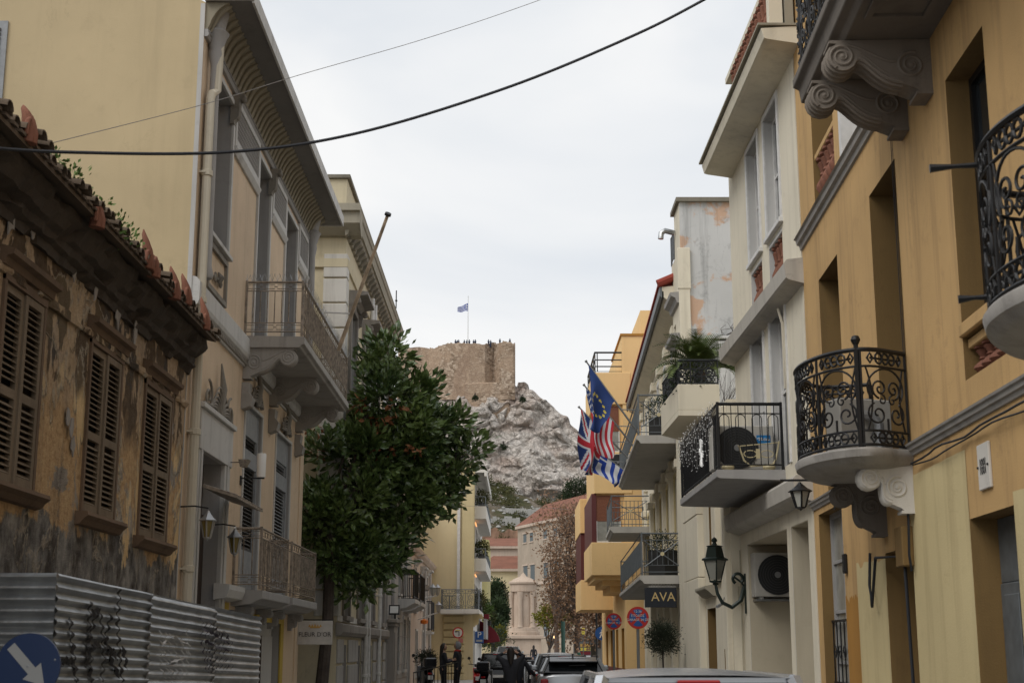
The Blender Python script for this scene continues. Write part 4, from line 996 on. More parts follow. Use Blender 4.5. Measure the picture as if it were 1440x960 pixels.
for (a, b) in ((51.0, 53.6), (54.4, 57.4)):
    m = MB(FL4.k); m.prism([(-.01,3.02),(.35,3.08),(.62,3.22),(.68,3.24),(.68,3.38),(-.01,3.4)], a, b, 0); bb = m.build('balcony', 'plaster_white', gh, bevel=.01)
    bar_rail(FL4, bb, [(a+.05,.02),(a+.05,.62),(b-.05,.62),(b-.05,.02)], 3.4, 1.0, 'iron_black', pitch=.13)
mould(FL4, gh, [(-.01,6.3),(.1,6.35),(.25,6.5),(.3,6.6),(.3,6.7),(-.01,6.75)], 47.7, 58.6, 'plaster_white')
fl = thing('floodlight', 'black square floodlight mounted on top of the grey pilaster capital', 'floodlight', FL4.w(48.3, .2, 2.63), FL4.rot)
m = MB(FL4.k); m.hexa([(-.15,-.2,.14),(.12,-.2,.14),(.12,.15,.14),(-.15,.15,.14)], [(-.05,-.2,.46),(.15,-.2,.46),(.15,.15,.46),(-.05,.15,.46)]); m.box(-.03,.03,-.03,.03,0,.15); m.build('housing', 'iron_black', fl)
m = MB(FL4.k); m.hexa([(-.18,-.16,.19),(-.14,-.16,.19),(-.14,.11,.19),(-.18,.11,.19)], [(-.08,-.16,.42),(-.06,-.16,.42),(-.06,.11,.42),(-.08,.11,.42)]); m.build('glass', 'sign_white', fl)
# lower pinkish beige house with a sloping-looking cornice and lamps
ph = building('beige_house', 'low pinkish beige house with a thin cornice and wall lanterns before the yellow block', 'house', FL4)
hl = [(60.4, 61.3, 3.2, 5.0, .2), (64.5, 65.4, 3.4, 4.9, .2), (68.8, 69.8, 3.2, 5.0, .2), (71.6, 72.6, .2, 2.3, .2), (66.0, 67.2, .2, 2.4, .2), (61.6, 62.6, .5, 2.4, .2)]
wall(FL4, ph, 58.7, 73.9, 0, 5.75, hl, ('pinkish_wall', 'plaster_grey'), depth=8)
for h in hl: sash(FL4, ph, h, .2, 'wood_grey_paint', 'glass_dark', 2, 2); frame(FL4, ph, h, 'plaster_white', .1, .05, hood=.3 if h[2] > 3 else 0)
mould(FL4, ph, [(-.01,5.5),(.08,5.52),(.2,5.66),(.24,5.78),(-.01,5.82)], 58.7, 73.9, 'pinkish_wall')
m = MB(FL4.k); m.prism([(-.01,2.3),(.3,2.36),(.34,2.46),(-.01,2.5)], 68.3, 70.6, 0); bb = m.build('balcony', 'plaster_white', ph); bar_rail(FL4, bb, [(68.35,.02),(68.35,.3),(70.5,.3),(70.5,.02)], 2.5, 1.35, 'iron_black', pitch=.14)
m = MB(FL4.k); m.prism([(-.01,4.0),(.5,4.1),(.6,4.25),(-.01,4.4)], 59.6, 62.2, 0); m.build('hood', 'plaster_grey', ph)
m = MB(FL4.k); m.box(66.5, 67.0, -.01, .12, 0, 5.4); m.box(71.0,71.4,-.01,.1,0,5.4); m.split('pilaster', 'grey_wall', ph)
def arm_lamp(F, s, z, lab, grp, proj=.9, mat='lamp_cap'):
    t = thing('wall_lantern', lab, 'lantern', F.w(s, 0, z), F.rot, grp)
    m = MB(F.k); m.tube([(0,0,-.3),(0,proj*.6,-.1),(0,proj,.0)], .025, 5); m.build('arm', 'white_paint', t); m = MB(F.k); g = MB(F.k); lantern_local(m, (0,proj,.5), .15, .5, g); m.build('cap', mat, t); g.build('glass', 'lamp_glass', t)
arm_lamp(FL4, 58.3, 3.75, 'white capped wall lantern nearest the grey house balconies', 'white wall lanterns')
arm_lamp(FL4, 62.0, 3.9, 'white capped wall lantern, topmost, on the pinkish beige house', 'white wall lanterns')
arm_lamp(FL4, 63.0, 3.2, 'white capped wall lantern below the topmost one on the pinkish beige house', 'white wall lanterns')
t = thing('wall_lamp', 'small orange lamp on the pinkish beige wall', 'lamp', FL4.w(65.0, .05, 2.85), FL4.rot); m = MB(FL4.k); m.lathe([(0,-.12),(.16,-.08),(.18,.06),(0,.14)], (0,.12,0), 10); m.build('shade', 'orange_lamp', t)
# tall pale building seen over the beige house
F5 = Facade(-1, -4.9)
pt = building('pale_block', 'tall pale plastered block rising behind the low beige house', 'building', F5)
hl = [(62+3.2*i, 63+3.2*i, 7.0, 9.0, .2) for i in range(3)]
wall(F5, pt, 60.5, 73.9, 0, 9.7, hl, ('pinkish_wall', 'plaster_grey'), depth=8)
for h in hl: sash(F5, pt, h, .2, 'wood_grey_paint', 'glass_dark', 2, 2)
# ---- yellow apartment block closing the left side
F6 = Facade(-1, -2.42, .006)
yb = building('apartment_block', 'tall yellow apartment block with stacked grey balconies and rusticated ground floor', 'building', F6)
H6 = 10.9
hl = [(75+2.6*i, 76.6+2.6*i, z, z+2.2, .3) for z in (5.85, 8.55) for i in range(5)]+[(75+2.6*i, 76.6+2.6*i, 3.0, 5.0, .3) for i in range(5)]
wall(F6, yb, 74.0, 90.0, 0, H6, hl, ('modern_white', 'grey_wall', 'yellow_far_wall'), depth=9, side_mi=2)
for h in hl: sash(F6, yb, h, .3, 'white_paint', 'glass_dark', 2, 1)
m = MB(F6.k); m.box(73.9, 74.9, -.62, .02, 3.6, H6+.05); m.build('corner_pier', 'yellow_rustic', yb, bevel=.03)
m = MB(F6.k); m.box(73.82, 73.98, -.85, -.7, 3.6, H6-.1); m.build('downpipe', 'white_paint', yb)
m = MB(F6.k)
for i in range(9): m.box(73.86, 74.01, -1.55, -.45, .1+i*.36, .1+i*.36+.32)
m.build('rusticated_pier', 'yellow_rustic', yb, bevel=.06, seg=2)
for zb in (5.7, 8.4):
    m = MB(F6.k); m.box(74.6, 86.5, .0, .62, zb-.1, zb+.02); m.box(74.6, 74.72, .0, .62, zb+.02, zb+.55); m.box(74.72, 86.5, .54, .62, zb+.02, zb+.55); bb = m.build('balcony', 'modern_white', yb)
    bar_rail(F6, bb, [(74.66,.02),(74.66,.58),(86.4,.58)], zb+.55, .5, 'iron_grey', pitch=.2)
m = MB(F6.k); m.box(75.2, 88, .0, .5, 10.8, 10.95); m.box(75.2, 88, .5, .62, 10.6, 11.0); m.build('roof_edge', 'modern_white', yb)
m = MB(F6.k); m.box(75.2, 77.5, .02, .06, 8.12, 8.18); m.box(75.2, 77.5, .02, .06, 5.42, 5.48); m.build('strip_light', 'lamp_lit_dim', yb)
# corner balcony wrapping the front
m = MB(F6.k); m.box(72.6, 80.5, -1.62, .35, 3.38, 3.6); bb = m.build('balcony', 'modern_white', yb, bevel=.02)
scroll_rail(F6, bb, [(73.95,-1.58),(72.7,-1.58),(72.7,.28),(80.3,.28)], 3.6, .98, 'iron_grey', panel=.8)
console(F6, bb, 73.4, .2, 3.38, .5, .6, 'yellow_rustic', o=0)
m = MB(F6.k); m.box(80.7, 86, .35, .5, 2.2, 3.3); m.build('parapet', 'grey_wall', yb)
m = MB(F6.k); m.box(86, 90, .0, .6, 4.2, 4.4); m.prism([(0,3.9),(.3,3.95),(.55,4.2),(0,4.2)], 86.5, 87, 0); bb = m.build('balcony', 'dirty_stone', yb)
for q, (s_, o_, z_, lab) in enumerate(((81.5, .5, 3.3, 'red flower box with bushy green plants on the yellow apartment block'), (75.6, .25, 3.6, 'tall leafy plant at the corner of the yellow corner balcony'), (84.5, .55, 3.0, 'trailing green plants hanging over the grey parapet beyond the flower box'), (76.0, .35, 8.95, 'green plants on the topmost balcony of the yellow apartment block'), (76.5, .35, 6.3, 'leafy plants behind the rail of the middle grey balcony'))):
    t = thing('balcony_plant', lab, 'plant', F6.w(s_, o_, z_), F6.rot); m = MB(); m.box(-.7,.7,-.14,.14,0,.26); m.build('flower_box', 'awning_red' if q == 0 else 'pot_dark', t, bevel=.02); m = MB(); leaf_cloud(m, blob_tips([(0,0,.55,.75,.28,.42)], 60), 12, .18, .12); m.build('leaves', 'leaf_scrub' if q != 0 else 'leaf_bright', t, normals=False)
t = thing('small_balcony_table', 'small dark table with chairs on the yellow corner balcony', 'table', F6.w(73.4, -1.2, 3.6), F6.rot)
m = MB(); m.lathe([(0,.68),(.3,.68),(.3,.71),(0,.71)], (0,0,0), 12); m.build('top', 'iron_grey', t); m = MB(); m.tube([(0,0,0),(0,0,.68)], .03, 6); m.lathe([(0,0),(.2,0),(.2,.03),(0,.04)], (0,0,0), 10); m.build('leg', 'iron_grey', t)
# rounded lime-yellow house with arch, further on
F7 = Facade(-1, -1.55)
lh = building('lime_yellow_house', 'pale lime yellow house with a rounded corner beside the dark evergreen', 'house', F7)
m = MB(F7.k); m.box(92, 104, -8, -.9, 0, 8.2)
P = [(92, -3.2)]+[(93.0-1.0*math.cos(a)*1.0, -1.0+1.0*math.sin(a)) for a in [R(i*10) for i in range(10)]]+[(104, 0), (104, -3.2)]
m.prism(P, 3.0, 8.4, 2, smooth=False); m.prism([(p[0]-.1, p[1]+.08) if p[0] < 103 else p for p in P], 8.4, 8.55, 2); m.build('wall', 'lime_yellow_wall', lh)
m = MB(F7.k); m.box(91.9, 92.05, -1.9, -1.2, 5.2, 6.9); m.build('window', 'door_brown', lh)
m = MB(F7.k); m.box(91.5, 92, -2.6, -.4, 3.0, 3.15); m.build('ledge', 'grey_wall', lh)
aw = thing('awning', 'dark red dome awning over the shop beside the parking sign', 'awning', F7.w(87, .0, 0), F7.rot)
m = MB(F7.k)
def awf(u, v):
    a = R(8+80*v); return (-1.6+3.2*u, -.9+1.75*math.cos(a)*(1-.0*u), 1.9+1.45*math.sin(a))
m.grid(awf, 10, 8); m.add([awf(0, j/8) for j in range(9)]+[(-1.6,-.9,1.9)], [(j, j+1, 9) for j in range(8)]); m.add([awf(1, j/8) for j in range(9)]+[(1.6,-.9,1.9)], [(j, j+1, 9) for j in range(8)])
m.build('canopy', 'awning_red', aw, normals=False)
# ================================================================ RIGHT SIDE
FR1 = Facade(1, 3.505, .0367)
oh = building('ochre_house', 'ochre and yellow old house with curved iron balconies on scrolled brackets', 'house', FR1)
def op(F, farT, nearT, botv=None, zb=None):
    a = F.sz(*farT); b = F.sz(*nearT); return (b[0], a[0], F.sz(*botv)[1] if botv else zb, (a[1]+b[1])/2)
ZS = FR1.sz(1282, 632)[1]; ZC = (FR1.sz(1226, 170)[1]+FR1.sz(1130, 341)[1])/2; print('R1 string', ZS, 'cornice', ZC, FR1.sz(1440, 548))
wa = op(FR1, (1329,113), (1381,37), (1351,455)); wb = op(FR1, (1222,275), (1258,224), zb=ZS-.05); wc = op(FR1, (1151,392), (1177,360), zb=ZS+.05)
g1 = op(FR1, (1151,723), (1183,708), zb=.16); g2 = op(FR1, (1245,779), (1283,765), zb=.1); g3 = op(FR1, (1364,731), (1426,708), zb=.1)
bal = FR1.sz(1357, 470); bal2 = FR1.sz(1361, 578); print('R1', wa, wb, wc, g1, g2, g3, bal, bal2)
pb = (wa[0], wa[1], ZS+.32, wa[2]-.14)                      # balustrade recess under the big window
wd_ = (FR1.sz(1171,174)[0], FR1.sz(1143,221)[0], ZC+.22, ZC+.22+3.2); we_ = (FR1.sz(1215,200)[0], FR1.sz(1184,228)[0], ZC+.22, ZC+.22+3.2)
wf = (8.0, 9.4, ZS-.05, wa[3]); wg = (10.6, 12.0, ZC+.22, ZC+3.4); wh_ = (13.0, 14.2, ZC+.0, ZC+3.4)
holes = [wa+(.28,), pb+(.5,), wb+(.5,), wc+(.5,), g1+(.22,), g2+(.45,), g3+(.30,), wd_+(.4,), wf+(.5,)]
if we_[0] > wh_[1]+.2: holes.append(we_+(.4,))
holes += [wg+(.4,)]
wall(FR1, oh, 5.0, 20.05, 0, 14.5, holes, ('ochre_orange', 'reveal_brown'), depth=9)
for h in (wa, wb, wc, wf, wd_, wg): sash(FR1, oh, h, .28 if h is wa else (.5 if h not in (wd_, wg) else .4), 'iron_black', 'glass_dark', 2, 3)
if we_[0] > wh_[1]+.2:
    m = MB(FR1.k); m.box(we_[1]-.14, we_[1]+.02, -.3, .02, we_[2], we_[3]); m.box(we_[0], we_[1], -.32, -.26, we_[2], we_[3]); m.build('shutter', 'white_paint', oh)
sash(FR1, oh, g1, .22, 'plaster_grey', 'curtain_glass', 2, 5)
m = MB(FR1.k)
for i in range(7): x = g1[0]+.06+(g1[1]-g1[0]-.12)*i/6; m.tube([(x, -.12, .16), (x, -.12, 2.0)], .010, 5)
for z in (.4, 1.2, 2.0): m.box(g1[0], g1[1], -.13, -.11, z, z+.03)
for i in range(5):
    c = (g1[0]+(g1[1]-g1[0])*(i+.5)/5, 1.6); m.tube([(p[0], -.115, p[1]) for p in spiral(c, .11, 1.4, 0)], .008, 4); m.tube([(p[0], -.115, p[1]-.8) for p in spiral(c, .11, 1.4, 2)], .008, 4)
m.build('grille', 'iron_black', oh)
for h, rv in ((g2, .45), (g3, .30)):
    m = MB(FR1.k); a, b, c, d = h; m.box(a, b, -rv+.02, -rv+.07, d-.55, d); m.box(a, (a+b)/2-.01, -rv+.02, -rv+.08, c, d-.55); m.box((a+b)/2+.01, b, -rv+.02, -rv+.08, c, d-.55); dr = m.build('door', 'iron_grey' if h is g3 else 'door_brown', oh, bevel=.01)
    m = MB(FR1.k)
    for x in (a+.12, (a+b)/2+.1):
        for z in (c+.3, c+1.25): m.box(x, x+(b-a)/2-.22, -rv+.08, -rv+.095, z, z+.75)
    m.build('door_panel', 'iron_grey' if h is g3 else 'door_brown', dr, bevel=.01)
# painted zones of the ground floor: the yellow was brushed on later, with a ragged upper edge
def patch(name, s0, s1, z0, zt, mat, rag=.05, seed=1, o=.004):
    rn = random.Random(seed); n = 14; T = [(s1-(s1-s0)*i/n, zt+rn.uniform(-rag, rag)) for i in range(n+1)]; m = MB(FR1.k)
    for i in range(n): m.add([(T[i][0], o, z0), (T[i+1][0], o, z0), (T[i+1][0], o, T[i+1][1]), (T[i][0], o, T[i][1])], [(0,1,2,3)])
    return m.build(name, mat, oh, normals=False)
sA = FR1.sz(1205, 800)[0]; patch('painted_patch', g2[1]+.002, sA, 0, FR1.sz(1225, 790)[1], 'yellow_patch', .04, 2)
patch('painted_patch', g3[1]+.002, g2[0]-.002, 0, ZS-.26, 'yellow_patch', .004, 3)
patch('painted_patch', 6.0, g3[0]-.002, 0, g3[3]+.12, 'yellow_patch', .03, 4)
patch('painted_patch', g2[0], g2[1], g2[3]+.02, ZS-.28, 'ochre_orange', .004, 5)
patch('painted_patch', sA+.002, g1[0]-.004, 0, ZS-1.35, 'ochre_deep', .06, 6)
m = MB(FR1.k); m.box(g1[0]-.35, g1[1]+.3, .0, .05, 0, .3); m.build('plinth', 'balcony_marble', oh, bevel=.01)
mould(FR1, oh, [(-.01,ZS-.075),(.02,ZS-.07),(.03,ZS-.035),(.05,ZS-.025),(.055,ZS+.01),(.075,ZS+.02),(.08,ZS+.04),(-.01,ZS+.06)], 5.0, 20.05, 'balcony_marble', name='string_course')
mould(FR1, oh, [(-.01,ZC-.12),(.03,ZC-.11),(.04,ZC-.05),(.08,ZC-.03),(.09,ZC+.03),(.12,ZC+.05),(-.01,ZC+.09)], 5.0, 20.05, 'balcony_marble', name='cornice')
def balus(F, root, s0, s1, z0, z1, o, n, mat='terracotta', r=.075):
    for i in range(n):
        baluster_mesh(F.k, (s0+(s1-s0)*(i+.5)/n, o, z0), z1-z0, r).build('baluster', mat, root)
def baluframe(F, root, s0, s1, z0, z1, n, o=-.12, mat='ochre_orange', cap='ochre_orange', bm='terracotta', r=.075):
    m = MB(F.k); m.box(s0, s1, o-.1, o+.1, z1, z1+.09); fb = m.build('balustrade', cap, root, bevel=.01); balus(F, fb, s0+.02, s1-.02, z0, z1, o, n, bm, r); return fb
baluframe(FR1, oh, pb[0]+.01, pb[1]-.01, pb[2], pb[3]-.1, 5, o=-.14, r=.10, bm='terracotta_brown')
zd = FR1.sz(1144, 221)[1]; baluframe(FR1, oh, wd_[0]+.01, wd_[1]-.01, wd_[2]+.0, zd-.05, 6, o=-.12, r=.12, bm='terracotta_brown')
m = MB(FR1.k); m.box(wa[0]-.02, wa[1]+.02, -.3, .03, wa[2]-.135, wa[2]-.02); m.build('sill', 'ochre_orange', oh, bevel=.01)
# cables run down the front between the windows
cs = FR1.sz(1266, 400)[0]; m = MB(FR1.k); m.tube([(cs, .01, ZS+.1), (cs+.01, .01, ZS+3), (cs, .01, ZC-.1)], .004, 5); m.tube([(cs-.06, .01, ZS+.1), (cs-.05, .01, ZS+3), (cs-.06, .01, ZC-.1)], .003, 5)
m.tube([(s, .06+.02*math.sin(s*5), ZS-.16+.015*math.sin(s*3)) for s in [5+i*.3 for i in range(31)]], .010, 6)
m.tube([(s, .05+.02*math.sin(s*4+1), ZS-.20+.02*math.sin(s*2.3)) for s in [5+i*.3 for i in range(31)]], .008, 6)
q = FR1.sz(1285, 700)[0]; m.tube([(q, .06, ZS-.28), (q+.02, .06, ZS-.7), (q-.01, .08, ZS-1.05), (q+.05, .05, ZS-1.2)], .013, 6)
z_ = g2[3]; e0 = FR1.sz(1228, 745)[0]
m.tube([(e0, .05, ZS-.9), (e0+.02, .07, ZS-1.25), (e0-.15, .09, ZS-1.5), (e0-.6, .12, z_-.05), (g2[0]+.12, .06, z_-.1), (g2[0]+.1, .03, .1)], .017, 7)
m.build('cable_run', 'cable_black', oh)
m = MB(FR1.k); m.box(q+.1, q+.42, .0, .12, ZS-1.15, ZS-.75); m.build('junction_box', 'reveal_brown', oh, bevel=.01)
m = MB(FR1.k); x_ = FR1.sz(1191, 792)[0]; m.box(x_-.06, x_+.06, .004, .05, FR1.sz(1191,792)[1]-.12, FR1.sz(1191,792)[1]+.12); m.build('intercom', 'iron_black', oh, bevel=.01)
# curved balconies
def curved_balcony(off, lab_mat=('marble_console', 'balcony_dark')):
    base = [(14.25+off, .02), (14.0+off, .38), (14.02+off, .60), (14.28+off, .82), (14.75+off, .97), (15.25+off, .97), (15.7+off, .82), (16.05+off, .6), (16.1+off, .38), (15.95+off, .02)]
    crv = smooth_path(base, 5)
    def ringed(gr, z): 
        cx = 15.05+off; return [(p[0]+(p[0]-cx)*gr, p[1]*(1+gr) if p[1] > .1 else -.01, z) for p in crv]
    m = MB(FR1.k); n = len(crv)
    prof = [(-.40, ZS-.20), (-.22, ZS-.195), (-.07, ZS-.165), (-.02, ZS-.14), (.0, ZS-.115), (.03, ZS-.10), (.045, ZS-.03), (.03, ZS-.01)]
    rings = [ringed(g_, z) for g_, z in prof]; vs = [p for r_ in rings for p in r_]
    fs = [(i*n+j, i*n+j+1, (i+1)*n+j+1, (i+1)*n+j) for i in range(len(prof)-1) for j in range(n-1)]
    fs += [tuple(range(n))[::-1], tuple(range((len(prof)-1)*n, len(prof)*n))]
    m.add(vs, fs, True); b = m.build('balcony', 'balcony_marble', oh, sharp=50)
    at, L, cum = rail_pts(crv); tp = next(cum[i] for i, p in enumerate(crv) if p[1] >= .55)
    scroll_rail(FR1, b, crv, ZS-.01, .99, 'iron_black', panel=.60, posts=[tp], hook=None)
    console(FR1, b, 14.35+off, .20, ZS-.15, .54, .46, lab_mat[0]); console(FR1, b, 15.6+off, .20, ZS-.18, .58, .56, lab_mat[1])
    return b, crv, L
bA, crvA, LA = curved_balcony(0.0)
bB, crvB, LB = curved_balcony(-7.1)
for z, ln in ((.93, .30), (.10, .18)):       # iron torch hooks sticking out from the nearer railing
    m = MB(FR1.k); p = (8.25, .94, ZS+z); m.tube([p, (p[0]+.02, p[1]+ln*.5, p[2]), (p[0]+.04, p[1]+ln, p[2]-.005)], [.02, .014, .028], 6); m.build('railing_hook', 'iron_black', bB)
# upper balcony with heavy brackets
ZB = 1.65+6.0
m = MB(FR1.k); m.prism([(-.01,ZB-.34),(.80,ZB-.34),(.84,ZB-.28),(.92,ZB-.26),(.94,ZB-.12),(1.0,ZB-.09),(1.0,ZB),(-.01,ZB)], 8.5, 14.4, 0)
bU = m.build('balcony', 'balcony_dark', oh, bevel=.008)
for s0 in (8.9, 11.2, 12.9):
    m = MB(FR1.k); m.box(s0, s0+.9 if s0 > 11 else s0+2, .14, .2, ZB-.37, ZB-.342); m.box(s0, s0+.9 if s0 > 11 else s0+2, .66, .72, ZB-.37, ZB-.342); m.box(s0, s0+.06, .2, .66, ZB-.37, ZB-.342); m.box((s0+.84) if s0 > 11 else s0+1.94, (s0+.9) if s0 > 11 else s0+2, .2, .66, ZB-.37, ZB-.342)
    m.build('soffit_panel', 'balcony_dark', bU)
scroll_rail(FR1, bU, [(8.6,.94),(14.33,.94),(14.33,.03)], ZB, 1.0, 'iron_black', panel=.55)
for s_ in (12.75, 13.72, 9.6): console(FR1, bU, s_, .30, ZB-.345, .98, .52, 'balcony_stone')
# plaque with the year
s_, z_ = FR1.sz(1387, 655); t = thing('year_plaque', 'white marble plaque reading 1881 on the ochre wall', 'plaque', FR1.w(s_, 0, z_), FR1.rot)
m = MB(FR1.k); m.box(-.16,.16,.0,.026,-.19,.19); m.build('slab', 'marble_console', t, bevel=.006)
m = MB()
for x in (.072, -.072): m.tube([(x,.028,-.065),(x,.028,.065)], .0045, 4)
for x in (.026, -.026):
    for zc, rr in ((.034, .028), (-.032, .032)): m.tube([(x+.017*math.cos(a), .028, zc+rr*math.sin(a)) for a in [j*math.pi/7 for j in range(14)]], .0042, 4, closed=True)
m.build('numerals', 'rubber', t)
m = MB(FR1.k); m.lathe([(.0,.0),(.012,.0),(.010,.012),(0,.015)], (-.14,.026,0), 8, axis=1); m.lathe([(.0,.0),(.012,.0),(.010,.012),(0,.015)], (.14,.026,0), 8, axis=1); m.build('bolt', 'rubber', t)
# lantern under the curved balcony
s_, z_ = FR1.sz(1165, 686); t = thing('wall_lantern', 'small dark hanging lantern on a straight iron arm below the cream house ledge', 'lantern', FR1.w(19.2, 0, 3.32), FR1.rot)
c_ = W(1125, 690, 18.6); lo = FR1.sz(1125, 690, .45)
t.location = FR1.w(lo[0], 0, lo[1]+.06)
m = MB(FR1.k); m.tube([(-.0,0,.08),(0,.7,.08)], .016, 5); m.tube([(0,.0,.08),(0,.02,-.3)], .01, 5); m.build('arm', 'iron_black', t)
m = MB(FR1.k); g = MB(FR1.k); lantern_local(m, (0,.45,.06), .145, .36, g, 6); m.build('cap', 'iron_black', t); g.build('glass', 'lamp_glass', t)
# AC unit of the curved balcony
def ac_unit(F, s, o, z, lab, wd=.9, ht=.72, dp=.32, face=-1, logo=False, grp=None):
    """fan side faces along the street toward the viewer when face=-1"""
    t = thing('air_conditioner', lab, 'air conditioner', F.w(s, o, z), F.rot, grp)
    m = MB(F.k); m.box(0, dp, -wd/2, wd/2, .04, ht); m.box(.02, dp-.02, -wd/2+.08, -wd/2+.16, 0, .04); m.box(.02, dp-.02, wd/2-.16, wd/2-.08, 0, .04)
    m.build('case', 'ac_white', t, bevel=.012)
    r = min(ht*.455, wd*.41); c = (-.012, (wd*.5-r-.06), ht*.52)
    m = MB(F.k); m.lathe([(r,.0),(r,.014),(r*.96,.02),(0,.02)], (-.022, c[1], c[2]), 28, axis=0); g = m.build('fan_grille', 'ac_grille', t)
    m = MB(F.k)
    for k in range(1, 8): m.tube([(-.026, c[1]+r*k/8*math.cos(a), c[2]+r*k/8*math.sin(a)) for a in [j*math.pi/12 for j in range(24)]], .003, 4, closed=True)
    m.lathe([(r*.16,.0),(r*.15,.012),(0,.014)], (-.036, c[1], c[2]), 14, axis=0, mi=1); m.build('fan_guard', ['ac_ring', 'ac_hub'], g)
    if logo:
        m = MB(F.k); y0 = -wd/2+.05; m.box(-.006,.0, y0, y0+.22, ht*.62, ht*.62+.13); lb = m.build('badge', 'ac_blue', t)
        o_ = put_text('badge_text', 'Midea', .075, lb, (-.010, F.k*(y0+.10), ht*.62+.065), (R(90), 0, R(-90)), 'sign_white')
        m = MB(F.k); m.tube([(-.009, y0+.185+.022*math.cos(a), ht*.62+.065+.022*math.sin(a)) for a in [R(30*j) for j in range(10)]], .005, 4); m.build('badge_ring', 'sign_white', lb)
    return t
ac_unit(FR1, 15.1, .42, ZS+.02, 'grey air conditioner standing on the curved balcony behind its scrolls', .62, .60, .3).rotation_euler.z += R(200)
t = thing('duct_elbow', 'white duct elbow beside the air conditioner on the curved balcony', 'duct', FR1.w(14.75, .2, ZS+.02), FR1.rot)
m = MB(FR1.k); m.tube([(0,0,0),(0,0,.32),(0,.05,.4),(0,.16,.42)], .05, 8); m.build('pipe', 'lamp_cap', t)

# ---- cream house
FR2 = Facade(1, 4.48, -.012)
ch = building('cream_house', 'tall cream house with wide eave, white framed windows and terracotta balusters', 'house', FR2)
u1 = op(FR2, (1050,216), (1065,196), (1051,382)); u2 = op(FR2, (1074,168), (1092,140), (1075,340))
l1 = op(FR2, (1057,482), (1073,464), zb=4.4); l2 = op(FR2, (1083,444), (1103,420), zb=4.4)
zc2 = FR2.sz(1018,478,.28)[1]; zl2 = FR2.sz(1025,740,.28)[1]; print('R2', u1, u2, l1, l2, zc2, zl2)
zu = (u1[3]+u2[3])/2; zub = (u1[2]+u2[2])/2; u1 = (u1[0], u1[1], zub, zu); u2 = (u2[0], u2[1], zub, zu); zl = (l1[3]+l2[3])/2; l1 = l1[:3]+(zl,); l2 = l2[:3]+(zl,)
G1 = (FR2.sz(1107,760)[0], FR2.sz(1051,769)[0], .1, (FR2.sz(1051,769)[1]+FR2.sz(1107,738)[1])/2); G2 = (FR2.sz(1136,730)[0], FR2.sz(1112,738)[0], .1, G1[3]); print('G', G1, G2)
b1 = (u1[0], u1[1], zc2+.10, zub-.16); b2 = (u2[0], u2[1], zc2+.10, zub-.16)
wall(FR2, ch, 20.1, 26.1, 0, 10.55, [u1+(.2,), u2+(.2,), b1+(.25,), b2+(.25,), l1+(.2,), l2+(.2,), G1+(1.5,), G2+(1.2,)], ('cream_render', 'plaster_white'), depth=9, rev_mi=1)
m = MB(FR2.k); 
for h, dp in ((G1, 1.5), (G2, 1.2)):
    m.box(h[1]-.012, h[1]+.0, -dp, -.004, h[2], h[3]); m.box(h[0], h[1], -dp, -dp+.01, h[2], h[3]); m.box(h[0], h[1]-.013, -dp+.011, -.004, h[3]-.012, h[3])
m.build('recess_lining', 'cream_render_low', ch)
for h in (u1, u2, l1, l2): sash(FR2, ch, h, .2, 'white_paint', 'glass_dark', 2, 2); frame(FR2, ch, h, 'white_paint', .10, .03, sill=h in (u1, u2))
for b_ in (b1, b2): baluframe(FR2, ch, b_[0], b_[1], b_[2], b_[3]-.05, 4, o=-.10, cap='plaster_white', r=.095)
mould(FR2, ch, [(-.01,10.38),(.46,10.45),(.52,10.47),(.56,10.62),(-.01,10.66)], 19.6, 25.75, 'cream_render', name='eave')
m = MB(FR2.k); m.box(19.58, 25.8, -.3, .61, 10.665, 10.70); m.box(19.7, 26.2, .05, .17, 10.71, 11.5); m.build('roof_edge', 'cornice_stone', ch)
m = MB(FR2.k); m.box(19.75, 19.95, .2, .4, 10.66, 11.7); m.box(19.75, 24, .24, .36, 11.55, 11.65); bb = m.build('roof_balustrade', 'cream_render', ch); balus(FR2, bb, 20.0, 23.5, 10.71, 11.55, .3, 14, 'terracotta', .09)
m = MB(FR2.k); m.box(25.6, 25.9, -.3, .0, 10.7, 11.5); m.build('chimney', 'cream_render', ch)
mould(FR2, ch, [(-.01,zc2-.36),(.22,zc2-.30),(.26,zc2-.27),(.28,zc2-.05),(.24,zc2),(-.01,zc2+.03)], 20.0, 26.2, 'plaster_white_soft', name='cornice')
mould(FR2, ch, [(-.01,zl2-.12),(.22,zl2-.06),(.26,zl2-.02),(.28,zl2+.2),(.24,zl2+.25),(-.01,zl2+.28)], 20.0, 26.2, 'plaster_white_soft', name='cornice')
m = MB(FR2.k); s0 = 21.85; s1 = 26.3; zf = 1.65+2.7
m.prism([(-.01,zf-.16),(1.02,zf-.13),(1.06,zf-.11),(1.06,zf),(-.01,zf)], s0, s1, 0); bk = m.build('balcony', 'plaster_grey', ch, bevel=.006)
m = MB(FR2.k); m.box(s0+.1, s1-.1, .1, .95, zf-.18, zf-.165)
bar_rail(FR2, bk, [(s0+.04,.03),(s0+.04,1.02),(s1-.04,1.02),(s1-.04,.03)], zf, 1.03, 'iron_black', pitch=.11, style='hoops', r=.007, toprail=.026)
m = MB(FR2.k); m.box(22.1, s1-.1, .99, 1.0, zf+.06, zf+.88); m.build('privacy_screen', 'screen_black', bk)
ac_unit(FR2, 22.35, .56, zf+.02, 'white air conditioner with a blue badge on the black railed balcony', .98, .74, .34, logo=True)
